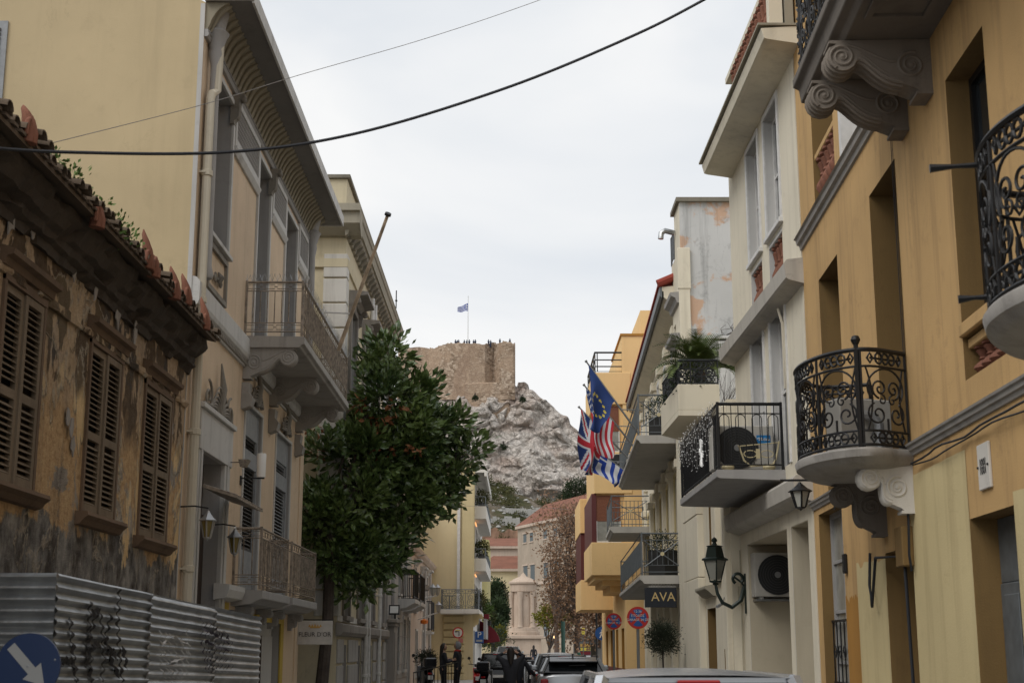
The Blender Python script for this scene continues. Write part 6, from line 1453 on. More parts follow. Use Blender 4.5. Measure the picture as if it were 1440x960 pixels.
def cliff_pt(x, t):
    zt = lerp1(x, TOP); zb = lerp1(x, BOT)-2
    if t <= 1:
        z = zb+(zt-zb)*t; y = HY-14+13*(t**1.25); k = math.sin(min(1, t*1.02)*math.pi)**.4 if t < 1 else 0
        d1, p1 = rockn(x, z+ .35*x, .085); d2, p2 = rockn(x+9, z, .24); d3, p3 = rockn(x, z, .62)
        c1 = noise.cell(p1[0]*3.1)-.0; c2 = noise.cell(p2[0]*2.7); c3 = noise.cell(p3[0]*2.3)
        e1 = min(1, (d1[1]-d1[0])*4.5); e2 = min(1, (d2[1]-d2[0])*3.5); e3 = min(1, (d3[1]-d3[0])*3)
        push = 1.5*c1*e1+1.2*c2*e2+.7*c3*e3+1.5*e1*.8+.9*e2+.35*e3+.8*noise.fractal(Vector((x*.3, 1, z*.3)), 1, 2, 4)
        tilt = .5*noise.noise(Vector((x*.2, z*.2, 9)))
        return (x+tilt, y-push+3.0, z+.35*noise.noise(Vector((x*.5, z*.5, 2)))*1.2+(.8*(c2-.4) if t > .96 else 0))
    q = (t-1); return (x, HY+5+q*60, zt+.5*noise.noise(Vector((x*.5, 3, 2)))+q*2)
def cl(u, v):
    # dense in the visible middle
    x = -75+180*u; t = v*1.15 if v < .9 else 1.035+(v-.9)*10*.8
    return cliff_pt(x, min(t, 2))
m = MB(); m.grid(cl, 560, 190); cf = m.build('cliff', 'limestone', sharp=60, normals=False); struct(cf)
print('hill verts', len(m.v))
# fortress wall on the rock
def wp(u, v, y): p = W(u, v, y); return p
fw = thing('fortress_wall', 'ancient brown stone fortress wall standing on top of the pale rocky cliff', 'fortress', (0, HY, 40))
fo = Vector((0, HY, 40))
PT = [(560, 487, 6), (603, 489, 4), (612, 489, 2.5), (622, 485, .5), (634, 482.5, -.5), (660, 481.5, -1.5), (682, 484, -1), (694, 482.5, 1.5), (702, 481, -1.6), (715, 480, -2.0), (724, 483, -1.2), (724.6, 484, 14)]
m = MB(); n = len(PT)
NS = 10
for i in range(n-1):
    a, b = PT[i], PT[i+1]
    for k in range(NS):
        def P(q, low):
            u = a[0]+(b[0]-a[0])*q; v = a[1]+(b[1]-a[1])*q; dy = a[2]+(b[2]-a[2])*q; p = W(u, v, HY+dy)-fo; jz = .35*noise.noise(Vector((u*.9, 3, 1)))+.25*noise.cell(Vector((u*.45, 0, 0)))
            if low: return (p.x*1.0, p.y-1.3, W(u, 563, HY+dy).z-40)
            return (p.x, p.y, p.z+jz)
        p0, p1, p2, p3 = P(k/NS, True), P((k+1)/NS, True), P((k+1)/NS, False), P(k/NS, False)
        m.add([p0, p1, p2, p3, (p3[0], p3[1]+1.6, p3[2]), (p2[0], p2[1]+1.6, p2[2])], [(0,1,2,3), (3,2,5,4)])
m.build('wall', 'fortress_stone', fw)
m = MB(); a = W(704, 482, HY-2.3)-fo; b = W(722, 482, HY-2.3)-fo; z0 = W(704, 556, HY).z-40
m.hexa([(a.x,a.y-.8,z0),(b.x+.4,a.y-.8,z0),(b.x+.4,a.y+12,z0),(a.x,a.y+12,z0)], [(a.x,a.y,a.z+.2),(b.x,b.y,b.z-.1),(b.x,b.y+12,b.z-.1),(a.x,a.y+12,a.z+.2)]); m.build('bastion', 'fortress_stone', fw, bevel=.2)
m = MB(); a = W(616, 540, HY-1)-fo; m.hexa([(a.x-5,a.y-2.6,-6),(a.x+1.6,a.y-2.6,-6),(a.x+1.6,a.y+3,-6),(a.x-5,a.y+3,-6)], [(a.x-4,a.y-.9,10),(a.x+.6,a.y-.9,10),(a.x+.6,a.y+3,10),(a.x-4,a.y+3,10)]); m.build('buttress', 'fortress_stone', fw, bevel=.2)
m = MB(); a = W(682, 560, HY)-fo; m.hexa([(a.x-6,a.y-4.2,0),(a.x+7,a.y-4.2,0),(a.x+7,a.y+3,0),(a.x-6,a.y+3,0)], [(a.x-5,a.y-2.6,W(0,541,HY).z-40),(a.x+5.5,a.y-2.6,W(0,539,HY).z-40),(a.x+5.5,a.y+3,W(0,539,HY).z-40),(a.x-5,a.y+3,W(0,541,HY).z-40)]); m.build('foundation', 'fortress_stone', fw, bevel=.3)
# flag on the fortress
b0 = W(658, 482, HY); tp = W(658, 417, HY); fp = thing('flagpole', 'tall white flagpole standing on the fortress wall', 'flagpole', b0); L = tp.z-b0.z
m = MB(); m.tube([(0,0,-.5),(0,0,L)], [.10,.06], 8); m.lathe([(0,L),(.13,L+.1),(0,L+.22)], (0,0,0), 8); m.build('pole', 'sign_white', fp)
ft = thing('flag', 'small blue and white Greek flag waving on the fortress flagpole', 'flag', b0)
def ff(u, v): return (-2.55*v-.0, .25*math.sin(v*7+u*2), L-1.6-1.95*u*(1-.25*v)-1.15*v*(1-.35*u)+.12*math.sin(v*8))
m = MB(); m.grid(ff, 18, 27, mi=lambda i, j: ((1 if abs((i+.5)/10-.5) < .1 or abs((j+.5)/10-.5) < .1 else 0) if (i < 10 and j < 10) else int(i/2) % 2)); m.build('cloth', ['flag_royal', 'flag_white'], ft, normals=False)
# the choragic monument
mo = W(736, 893, 150); mt = thing('monument', 'round ancient marble monument with a conical roof on a square stone base', 'monument', (mo.x, 150, 0)); zb = mo.z
k_ = 150/FPX
m = MB(); hw = 24*k_; m.box(-hw, hw, -hw, hw, 0, zb-.35); m.box(-hw-.25, hw+.25, -hw-.25, hw+.25, zb-.35, zb); m.build('podium', 'marble_monument', mt, bevel=.05)
zt_ = W(736, 822, 150).z; r = 17*k_; m = MB(); m.lathe([(r*1.35,zb),(r*1.35,zb+.35),(r*1.22,zb+.4),(r*1.2,zb+.75),(r*1.02,zb+.8),(r*.86,zb+.85),(r*.86,zt_-.75),(r*1.06,zt_-.7),(r*1.06,zt_),(0,zt_)], (0,0,0), 36); m.build('drum', 'marble_monument', mt)
for i in range(6):
    a = i*math.pi/3+R(15); m = MB(); m.lathe([(.32,zb+.8),(.27,zb+.95),(.24,zb+1.1),(.21,zt_-1.5),(.30,zt_-1.2),(.32,zt_-.75)], (r*1.0*math.cos(a), r*1.0*math.sin(a), 0), 12); m.build('column', 'marble_monument', mt)
m = MB(); m.lathe([(r*1.06,zt_+.01),(r*1.2,zt_+.1),(r*1.22,zt_+.25),(r*.7,zt_+.65),(r*.25,zt_+.9),(.12,zt_+1.2),(0,zt_+1.3)], (0,0,0), 30); m.build('roof', 'marble_monument', mt)
m = MB()
for i in range(40): x = -5+i*.35; m.box(x, x+.05, -6, -5.95, 0, 1.1)
m.box(-5, 9, -6.02, -5.93, 1.08, 1.14)
t = thing('iron_fence', 'low iron fence around the square base of the marble monument', 'fence', (mo.x, 150, 0)); m.build('bars', 'iron_grey', t)
# classical house with red roof behind the autumn tree
def quadhouse(name, lab, corner, d1, d2, h, mat, wins, roofm, floors, over=.5, rise=3.5, base=0):
    """corner = nearest-left corner (x,y); d1 = vector of the front, d2 = of the side"""
    t = thing(name, lab, 'house', (corner[0], corner[1], base)); a = Vector((0,0,0)); b = Vector((*d1,0)); c = b+Vector((*d2,0)); d = Vector((*d2,0))
    m = MB(); m.hexa([a,b,c,d], [p+Vector((0,0,h)) for p in (a,b,c,d)]); m.build('wall', mat, t)
    e = Vector((*d1,0)).normalized(); f = Vector((*d2,0)).normalized(); n_ = Vector((e.y,-e.x,0))
    R_ = [a-e*over-f*over, b+e*over-f*over, c+e*over+f*over, d-e*over+f*over]
    m = MB(); m.hexa([p+Vector((0,0,h)) for p in R_], [p+Vector((0,0,h+.35)) for p in R_]); m.build('cornice', 'pinkish_wall', t)
    mid = [(a+d)*.5+e*2.5, (b+c)*.5-e*2.5]; m = MB(); m.add([p+Vector((0,0,h+.36)) for p in R_]+[p+Vector((0,0,h+.36+rise)) for p in mid], [(0,1,5,4),(1,2,5),(2,3,4,5),(3,0,4)]); m.build('roof', roofm, t)
    for (z0, z1, xs_, w_) in floors:
        for x in xs_:
            p = e*x+n_*.02; q = e*(x+w_)+n_*.02; m = MB(); m.hexa([p+Vector((0,0,z0)), q+Vector((0,0,z0)), q-n_*.1+Vector((0,0,z0)), p-n_*.1+Vector((0,0,z0))], [p+Vector((0,0,z1)), q+Vector((0,0,z1)), q-n_*.1+Vector((0,0,z1)), p-n_*.1+Vector((0,0,z1))]); w1_ = m.build('window', 'window_slate', t)
            p = e*(x-.2)+n_*.12; q = e*(x+w_+.2)+n_*.12; m = MB()
            for (zz, zh) in ((z0-.15, .15), (z1, .18)): m.hexa([p+Vector((0,0,zz)), q+Vector((0,0,zz)), q-n_*.12+Vector((0,0,zz)), p-n_*.12+Vector((0,0,zz))], [p+Vector((0,0,zz+zh)), q+Vector((0,0,zz+zh)), q-n_*.12+Vector((0,0,zz+zh)), p-n_*.12+Vector((0,0,zz+zh))])
            m.build('frame', 'pinkish_wall', w1_)
    m = MB(); p = a+n_*.0-e*.1; q = b+e*.1
    for zz in (h*.56,): m.hexa([p+Vector((0,0,zz)), q+Vector((0,0,zz)), q+n_*.3+Vector((0,0,zz)), p+n_*.3+Vector((0,0,zz))], [p+Vector((0,0,zz+.3)), q+Vector((0,0,zz+.3)), q+n_*.3+Vector((0,0,zz+.3)), p+n_*.3+Vector((0,0,zz+.3))])
    m.build('string_course', 'pinkish_wall', t); return t
A = W(728, 744, 195); B = W(850, 705, 168); h_ = A.z; z_at = lambda v, Y=193: W(0, v, Y).z
quadhouse('classical_house', 'large beige classical house with red tiled roof behind the bare brown tree', (A.x, 195), (B.x-A.x, 168-195), (6, 14), h_, 'classical_wall', None, 'terracotta', [(z_at(763), z_at(751), (2.2, 4.6, 9.5, 13), 1.1), (z_at(817,192), z_at(795,192), (2.2, 4.8, 9.5, 13), 1.5), (3.2, 6.5, (2.2, 4.8, 9.5), 1.5)])
A = W(668, 805, 205); quadhouse('tiled_house', 'small yellow house with a low brown tiled roof left of the monument', (A.x, 205), (11, 0), (0, 12), W(0, 803, 205).z, 'yellow_far_wall', None, 'terracotta', [(4.5, 6, (3.5, 6.5), 1.0)], rise=2.2)
A = W(660, 770, 225); quadhouse('tiled_house', 'brown stone house with a red tiled roof under the green slope', (A.x, 225), (12, 0), (0, 14), W(0, 771, 225).z, 'pinkish_wall', None, 'terracotta', [(9, 11, (3.2, 6.2, 9.0), 1.1)], rise=1.8)
A = W(672, 742, 250); B = W(729, 742, 250); m = MB(); m.grid(lambda u, v: (A.x+(B.x-A.x)*u, 250+2.5*v+.5*noise.noise(Vector((u*9, v*7, 1))), 10+(A.z+1.5*noise.noise(Vector((u*4, 0, 5)))-10)*v), 30, 24)
sc = m.build('retaining_wall', 'earth_brown', normals=False); tag(sc, 'brown crumbling earth bank and old wall below the green slope', 'bank')
# terrace walls, rubble and shrubs on the slope
rn = random.Random(12)
for i, (u, v, lab) in enumerate(((716, 720, 'long pale terrace wall on the green slope below the cliff'), (690, 731, 'short grey terrace wall lowest on the green slope, left side'), (756, 727, 'grey terrace wall on the slope above the red roof'))):
    p = W(u, v, 300); yy = 284+i*4-(i == 1)*14; gz = hill_base(p.x, yy); t = thing('terrace_wall', lab, 'wall', (p.x, yy, gz)); m = MB()
    for k in range(16): x = -6+k*.75; m.box(x+.01, x+.74, 0, .6, -1, .9+rn.uniform(-.2,.25))
    m.build('stones', 'pavement_stone', t)
m = MB()
for i in range(420):
    x = rn.uniform(-16, 22); y = rn.uniform(250, 316); z = hill_base(x, y); r_ = rn.uniform(.15, .55); m.lathe([(0,-.2),(r_*rn.uniform(.7,1.2),0),(r_*.7,r_*.6),(0,r_*.85)], (x, y, z), 6, smooth=False)
rb = m.build('rubble', 'pavement_stone'); tag(rb, 'scattered pale rubble stones over the green slope', 'rubble'); rb['kind'] = 'stuff'
m = MB(); tips = []
for i in range(1000):
    x = rn.uniform(-20, 24); y = rn.uniform(225, 316)
    if noise.noise(Vector((x*.13, y*.07, 7))) > -.12: tips += blob_tips([(x, y, hill_base(x, y)+.3, rn.uniform(.4, 1.5))], 6, .3, rn)
leaf_cloud(m, tips, 10, .6, .36, rnd=rn, long=1.6); sh = m.build('scrub', 'leaf_scrub', normals=False); tag(sh, 'low green and brown scrub covering the slope below the cliff', 'scrub'); sh['kind'] = 'stuff'
def bush(name, lab, cat, u, v, Y, r, mat, n=120, size=.3, z0=None, nper=14):
    p = W(u, v, Y); gz = z0 if z0 is not None else p.z-r*.9; return tree(name, lab, cat, (p.x, Y, gz), [(p.x, Y, p.z, r, r*.8, r*.8)], mat, size, n, nper, r*.28, r0=.12*r, bark='bark', long=1.8, k=8)
bush('pine_tree', 'dark green pine standing against the foot of the cliff behind the orange block', 'tree', 812, 692, 305, 3.6, 'leaf_dark', 240, .4)
bush('pine_tree', 'smaller dark pine at the cliff foot, left of the larger one', 'tree', 799, 704, 308, 2.2, 'leaf_dark', 120, .35)
bush('shrub', 'green shrub cluster at the top of the yellow apartment block corner', 'shrub', 664, 660, 92, .7, 'leaf_scrub', 60, .12)
for i, (u, v, lab) in enumerate(((655, 612, 'small shrub growing in a crack high on the cliff, left side'), (708, 628, 'small dark shrub in the middle of the cliff face'), (744, 652, 'shrub in a hollow low on the cliff'), (735, 562, 'tiny shrub right under the fortress corner'), (668, 560, 'small shrub at the fortress foundation'))):
    bush('shrub', lab, 'shrub', u, v, 322, .75, 'leaf_dark', 26, .3)
for i, (u, v, Y, r, mt_, lab) in enumerate(((697, 836, 135, 1.4, 'leaf_dark', 'dense dark evergreen tree, taller, left of the monument'), (702, 862, 128, 1.3, 'leaf_dark', 'dense dark evergreen, lower, beside the monument base'), (693, 882, 122, 1.1, 'leaf_dark', 'dark evergreen bush behind the red awning'), (703, 892, 120, .6, 'leaf_yellowgreen', 'yellow green bush at the foot of the monument, left'))):
    p = W(u, v, Y); tree('evergreen_tree', lab, 'tree', (p.x, Y, 0), [(p.x, Y, p.z, r*.62, r*.7, r), (p.x-.5, Y, p.z-r*.7, r*.6, r*.6, r*.7)], mt_, .24, 260, 18, r*.2, r0=.14, fork=(p.x, Y, max(.8, p.z-r)), long=2, k=8)
p = W(768, 868, 140); tree('small_tree', 'small yellow green tree right of the monument with a forked dark trunk', 'tree', (p.x, 140, 0), [(p.x+.3, 140, p.z+.1, 1.3, 1.1, .9), (p.x+1.7, 140, p.z+.0, 1.1, 1.0, .8)], 'leaf_yellowgreen', .26, 150, 18, .4, r0=.2, fork=(p.x+.3, 140, 1.6), long=1.8, k=9)
bush('hedge_bush', 'clipped green hedge in front of the monument base', 'hedge', 694, 897, 112, 1.3, 'leaf_dark', 70, .16, z0=0)
# autumn tree: thin crown, many twigs
def autumn(lab, u0, Y, blobs, seed, nt, npr, r0=.24):
    rn = random.Random(seed); p = W(u0, 900, Y); B = [(W(u, v, Y).x, Y+dy, W(u, v, Y).z, r, r, r*1.05) for (u, v, r, dy) in blobs]; bx = p.x
    t = thing('plane_tree', lab, 'tree', (bx, Y, 0), 0, 'brown autumn plane trees'); BB = [(b[0]-bx, b[1]-Y, b[2])+b[3:] for b in B]; tips = blob_tips(BB, nt, .25, rn)
    m = MB(); leaf_cloud(m, tips, npr, .66, .19, .0, rnd=rn, long=1.5); m.build('crown', 'leaf_autumn', t, normals=False)
    m = MB(); limbs(m, Vector((0,0,0)), tips, r0, 34, rn, Vector((0,0,3.6)))
    for (q, d) in tips: m.tube([q, q+Vector((rn.uniform(-.5,.5), rn.uniform(-.5,.5), rn.uniform(.1,.7)))], [.018,.006], 3)
    m.build('trunk', 'bark_brown', t)
autumn('brown leaved plane tree, the nearer and larger, right of the monument', 812, 96, [(772,712,.9,0),(765,745,.8,0),(805,740,1.6,0),(830,760,1.6,0),(795,790,1.7,0),(820,815,1.9,0),(845,800,1.5,0),(790,838,1.6,0),(812,860,1.5,0),(835,850,1.5,0),(788,880,1.1,0),(800,890,1.1,0)], 3, 430, 12)
autumn('brown leaved plane tree, the farther one, beside the monument roof', 782, 118, [(782,790,1.2,0),(788,760,1.4,0),(800,730,1.6,0),(775,815,.9,0),(768,775,.8,0),(784,842,1.1,0),(800,820,1.8,0),(822,725,1.5,0),(840,750,1.6,0),(840,790,1.6,0)], 5, 360, 10)
autumn('brown leaved plane tree nearest the orange block', 846, 80, [(842,860,1.0,0),(848,830,1.0,0),(838,885,.8,0)], 8, 130, 14, .14)
# kiosk, rack, posts at the end of the street
c0 = W(815, 893, 100); t = thing('kiosk', 'newspaper kiosk with a beige flat canopy under the brown trees', 'kiosk', (c0.x+.9, 100, 0)); m = MB(); m.box(-2.1, 1.9, -1.4, 1.5, c0.z-.25, c0.z+.25); m.build('canopy', 'canvas_beige', t, bevel=.04)
m = MB(); m.box(-1.3,1.2,-.7,1.0,0,c0.z-.26); m.build('body', 'iron_grey', t, bevel=.03); m = MB(); m.box(-1.2,1.1,-.74,-.70,1.0,2.0); m.build('counter_window', 'glass_dark', t)
c0 = W(823, 910, 92); t = thing('display_rack', 'colourful snack display rack in front of the kiosk', 'rack', (c0.x, 92, 0)); m = MB(); cols = ['sign_red', 'gold', 'orange_lamp', 'flag_white', 'awning_red', 'flag_star', 'gold']
m.box(-.36,.36,-.02,.25,.2,2.1, mi=7)
for i in range(7): m.box(-.32,.32,-.09,-.021,.35+i*.24,.54+i*.24, mi=i)
m.build('shelves', cols+['iron_grey'], t)
c0 = W(848, 912, 80); t = thing('utility_cabinet', 'grey metal utility cabinet on the right pavement', 'cabinet', (c0.x, 80, .13)); m = MB(); m.box(-.3,.3,-.2,.2,0,1.55); m.build('case', 'cabinet_grey', t, bevel=.02); m = MB(); m.box(-.26,.26,-.215,-.2,.1,1.45); m.build('door', 'cabinet_grey', t, bevel=.01)
c0 = W(792, 900, 88); t = thing('green_post', 'green scaffold wrapped post beside the brown trees', 'post', (c0.x, 88, 0)); m = MB(); m.tube([(0,0,0),(0,0,3.3)], .13, 10); m.build('post', 'green_post', t)
def street_lamp(u, Y, h, lab, lit=False):
    c0 = W(u, 900, Y); t = thing('street_lamp', lab, 'street lamp', (c0.x, Y, 0)); m = MB(); m.lathe([(.14,0),(.12,.3),(.06,.4),(.045,h-.5),(.08,h-.45),(.05,h-.4)], (0,0,0), 10); m.build('pole', 'iron_black', t); m = MB(); m.lathe([(0,h-.4),(.16,h-.3),(.2,h-.12),(.14,h+.08),(0,h+.12)], (0,0,0), 12); m.build('globe', 'lamp_lit' if lit else 'lamp_glass', t)
street_lamp(782, 120, 2.75, 'street lamp with a glowing warm globe under the yellow green tree', True)
street_lamp(839, 75, 4.2, 'dark street lamp post on the right pavement before the orange block')
c0 = W(846, 890, 66); t = thing('road_sign', 'small round blue walking figure sign on a post before the orange block', 'road sign', (c0.x, 66, .13)); m = MB(); m.tube([(0,.04,0),(0,.04,c0.z+.25)], .03, 6); m.build('post', 'steel_pole', t); m = MB(); m.lathe([(0,-.02),(.3,-.02),(.3,.01),(0,.01)], (0,0,c0.z-.13), 20, axis=1); pl_ = m.build('plate', 'sign_blue', t)
m = MB(); zc = c0.z-.13; m.tube([(0,-.03,zc+.13),(0,-.03,zc+.17)], .035, 6); m.tube([(0,-.03,zc+.1),(-.01,-.03,zc-.02),(.07,-.03,zc-.2)], .025, 5); m.tube([(-.01,-.03,zc-.02),(-.08,-.03,zc-.2)], .025, 5); m.tube([(-.08,-.03,zc+.0),(0,-.03,zc+.08),(.08,-.03,zc)], .018, 5); m.build('figure', 'sign_white', pl_)
c0 = W(820, 887, 90); t = thing('warning_light', 'small yellow signal box on a post in front of the kiosk canopy', 'signal', (c0.x, 90, 0)); m = MB(); m.tube([(0,0,0),(0,0,c0.z)], .04, 6); m.build('post', 'iron_grey', t); m = MB(); m.box(-.1,.1,-.1,.0,c0.z-.2,c0.z+.2); m.build('box', 'flag_star', t, bevel=.02)
# ---- magnolia leaning over the street
rnT = random.Random(21)
def B_(u, v, Y, r, ry=None, rz=None): p = W(u, v, Y); k = Y/FPX; return (p.x, p.y, p.z, r*k, (ry or r)*k, (rz or r)*k)
blobs = [B_(545,498,34.8,28,30,30), B_(520,520,34.8,22), B_(535,560,34.6,46), B_(585,558,35.5,30), B_(560,620,35,62), B_(632,596,36,24), B_(655,634,36.3,26,26,22), B_(640,664,36,22), B_(622,694,35.8,24), B_(500,825,34,14), B_(528,838,34.2,13,13,16), B_(612,735,35.6,18), B_(618,655,36,34), B_(600,610,35.6,30), B_(515,640,34.2,48), B_(490,700,33.9,52), B_(462,745,33.6,40), B_(450,690,33.4,26), B_(458,645,33.4,26,26,30), B_(560,700,35,56), B_(598,705,35.8,26,26,24), B_(505,775,34,42), B_(540,770,34.6,38), B_(515,812,34.2,20,20,22), B_(572,748,35,24), B_(470,790,33.6,28,28,22), B_(445,720,33.3,18)]
c0 = W(449, 930, 33.4)
tipsD = [(W(u, v, 34)-Vector((c0.x, 33.6, 0)), Vector((0,-1,-.3))) for u, v in ((520,605),(527,612),(516,618),(553,580),(540,640),(443,610),(440,640),(510,575),(585,640),(536,597))]
tree('magnolia_tree', 'large dark glossy magnolia with a few rusty dead leaves leaning over the left pavement', 'tree', (c0.x, 33.6, .13), blobs, 'leaf_magnolia', .26, 1150, 18, .27, r0=.15, fork=(c0.x+.15, 33.6, 4.3), long=2.1, up=.25, k=26, shell=.45, rnd=rnT, voids=.20, extra=(tipsD, 12, .16, 'leaf_dead'))
t = thing('magnolia_sprig', 'loose outer sprigs', 'sprig') if False else None
# ================================================================ FENCE, SIGNS, CARS, PEOPLE, WIRES
# corrugated hoarding
fc = thing('corrugated_fence', 'corrugated metal site fence with black, white and purple graffiti in front of the derelict house', 'fence', (-3.08, 9.75, 0))
PF = [(-3.2, 0), (0, 0), (.22, 6.75)]           # frontal wing, corner, long run away from the viewer
def corr(z): return .0145*math.cos(2*math.pi*z/.0762)
def fence_sheet(p0, p1, z0, t0, t1, name, ns=60, wob=.0):
    a, b = Vector((*p0, 0)), Vector((*p1, 0)); d = (b-a); L = d.length; d.normalize(); n_ = Vector((d.y, -d.x, 0)); NZ = 168
    def fn(u, v):
        drop = (t0-t1)*u; zz = z0+(t0-z0)*v; w_ = wob*noise.noise(Vector((u*L*.7, v*2, p0[0])))+wob*.5*noise.noise(Vector((u*L*2.3, v*5, 1)))
        p = a+d*(L*u)+n_*(corr(zz)+w_); return (p.x, p.y, zz-drop+wob*.4*noise.noise(Vector((u*L*.5, 3, 2))))
    m = MB(); m.grid(fn, ns, NZ); return m.build(name, 'galvanised', fc, normals=False), fn
for (a, b, t0, t1, nm) in (((-3.2,0), (0,0), 2.155, 2.155, 'panel'), ((0.0,0.0), (.075,2.3), 2.15, 2.10, 'panel'), ((.07,2.27), (.15,4.6), 2.105, 2.05, 'panel'), ((.147,4.57), (.22,6.75), 2.055, 2.0, 'panel')):
    pn, fn = fence_sheet(a, b, .02, t0, t1, nm, 50, .018)
m = MB()
for x, y in ((.0,.12), (.06,2.29), (.14,4.59), (.20,6.76)): m.box(x-.07, x-.03, y-.02, y+.03, 0, 2.0)
m.build('post', 'galvanised', fc)
def on_fence(s, z):   # s along the long run
    q = s/6.75; x = .22*q; return Vector((x, s, z-(.15*q)))+Vector((.0,0,0))+Vector((1, -.03, 0)).normalized()*(corr(z)+.024)
def spray(strokes, wd, mat, name):
    m = MB()
    for st in strokes:
        P = []
        for i in range(len(st)-1):
            for j in range(14): q = j/14; P.append((st[i][0]*(1-q)+st[i+1][0]*q, st[i][1]*(1-q)+st[i+1][1]*q))
        P.append(st[-1]); V = []
        for i, p in enumerate(P):
            a = P[max(0, i-1)]; b = P[min(len(P)-1, i+1)]; d = Vector((b[0]-a[0], b[1]-a[1])); d = d.normalized() if d.length > 0 else Vector((1, 0)); n_ = Vector((-d.y, d.x))*wd*(.7+.3*math.sin(i*.9))
            V.append(on_fence(p[0]+n_.x, p[1]+n_.y)); V.append(on_fence(p[0]-n_.x, p[1]-n_.y))
        m.add([tuple(v) for v in V], [(2*i, 2*i+1, 2*i+3, 2*i+2) for i in range(len(P)-1)])
    return m.build(name, mat, fc, normals=False)
def fz(u, v):        # picture point to the fence run
    r = ray(u, v); k = (-3.08)/r.x
    for _ in range(6): y = r.y*k-9.75; k = (-3.08+.22*y/6.75)/r.x
    y = r.y*k-9.75; return (y, CAMZ+r.z*k+.15*y/6.75)
def S_(pts): return [fz(*p) for p in pts]
spray([S_([(94,868),(97,905),(103,958)]), S_([(122,845),(121,880),(117,925),(125,958)]), S_([(132,858),(122,895),(124,930),(121,958)]), S_([(126,862),(136,858),(140,890),(142,925),(138,958)]), S_([(152,864),(144,895),(150,925),(163,950)]),
       S_([(164,828),(161,870),(163,915),(168,958)]), S_([(120,920),(130,905),(138,908)]), S_([(144,905),(152,915),(160,925)]), S_([(168,910),(172,925),(174,940)]), S_([(84,928),(98,930)])], .034, 'spray_black', 'graffiti')
rn = random.Random(7)
spray([S_([(222+rn.uniform(-2,2)+k*7, 892+rn.uniform(-8,4)), (221+k*8+rn.uniform(-3,3), 915), (224+k*7+rn.uniform(-3,3), 940), (230+k*6, 953)]) for k in range(6)]+[S_([(222,905),(240,895),(262,905),(258,925),(235,930)])], .010, 'spray_white', 'graffiti')
spray([S_([(282+rn.uniform(-2,2)+k*5, 872+k*3+rn.uniform(-6,4)), (281+k*6+rn.uniform(-2,2), 900), (284+k*5.5+rn.uniform(-2,2), 925), (288+k*5, 945)]) for k in range(8)]+[S_([(282,885),(300,892),(318,905)]), S_([(284,900),(302,908),(318,915)])], .014, 'spray_purple', 'graffiti')
# blue keep right sign
def round_sign(name, lab, u, v, Y, r, rot=0, z0=0):
    c = W(u, v, Y); t = thing(name, lab, 'road sign', (c.x, Y, z0), rot); return t, c.z-z0
t, zc = round_sign('road_sign', 'round blue keep right sign with a pale diagonal arrow before the corrugated fence', 40, 936, 9.25, .2)
m = MB(); m.lathe([(0,-.012),(.205,-.012),(.205,.008),(0,.008)], (0,0,zc), 48, axis=1); pl_ = m.build('plate', 'sign_blue_dull', t); m = MB(); m.tube([(0,.05,0),(0,.05,zc+.12)], .025, 8); m.build('post', 'steel_pole', t)
m = MB(); P = [(-.035,.11),(.035,.06)]
def rot2(p, a): return (p[0]*math.cos(a)-p[1]*math.sin(a), p[0]*math.sin(a)+p[1]*math.cos(a))
arrow = [(-.17,-.030),(.04,-.030),(.04,-.075),(.165,0),(.04,.075),(.04,.030),(-.17,.030)]
m.prism([(rot2(p, R(-47))[0], zc+rot2(p, R(-47))[1]) for p in arrow], -.0145, -.0125, 1); m.build('arrow', 'sign_grey', pl_)
m = MB(); m.lathe([(0,-.004),(.008,-.003),(.008,0),(0,0)], (0,-.016,zc+.0), 8, axis=1); m.lathe([(0,-.004),(.006,-.003),(.006,0),(0,0)], (.17,-.013,zc+.04), 8, axis=1); m.build('bolt', 'steel_pole', pl_)
def nostop(lab, u, v, Y, r, lines):
    t, zc = round_sign('road_sign', lab, u, v, Y, r); m = MB(); m.lathe([(0,-.012),(r,-.012),(r,.01),(0,.01)], (0,0,zc), 40, axis=1); pl_ = m.build('plate', 'sign_red', t)
    m = MB(); m.tube([(0,.05,0),(0,.05,zc+r*.6)], .035, 8); m.build('post', 'steel_pole', t)
    m = MB()
    for k in range(4):
        a0 = R(45+90*k); h = .085*math.pi/2; P = []
        for j in range(13):
            a = a0+h+.04+(math.pi/2-2*h-.08)*j/12; P.append((r*.78*math.cos(a), zc+r*.78*math.sin(a)))
        c_ = ((a0+math.pi/4)); P.append((r*.15*math.cos(c_), zc+r*.15*math.sin(c_))); m.prism(P, -.0165, -.0125, 1)
    m.build('field', 'sign_blue', pl_)
    for i, (tx, dz) in enumerate(lines): put_text('lettering', tx, r*.30, pl_, (0, -.019, zc+r*dz), (R(90), 0, 0), 'sign_white', sx=1.0, ext=.001)
    return t
nostop('round red and blue no stopping sign, the larger and nearer, in front of the hotel', 897, 868, 33, .25, (('12-36', .56), ('ΕΞΟΔΟΣ', .18), ('GARAGE 24 ΩΡ', -.18)))
nostop('round red and blue no stopping sign, the smaller one farther along the pavement', 863, 873, 45, .25, (('12-36', .56), ('ΕΞΟΔΟΣ', .18), ('GARAGE 24 ΩΡ', -.18)))
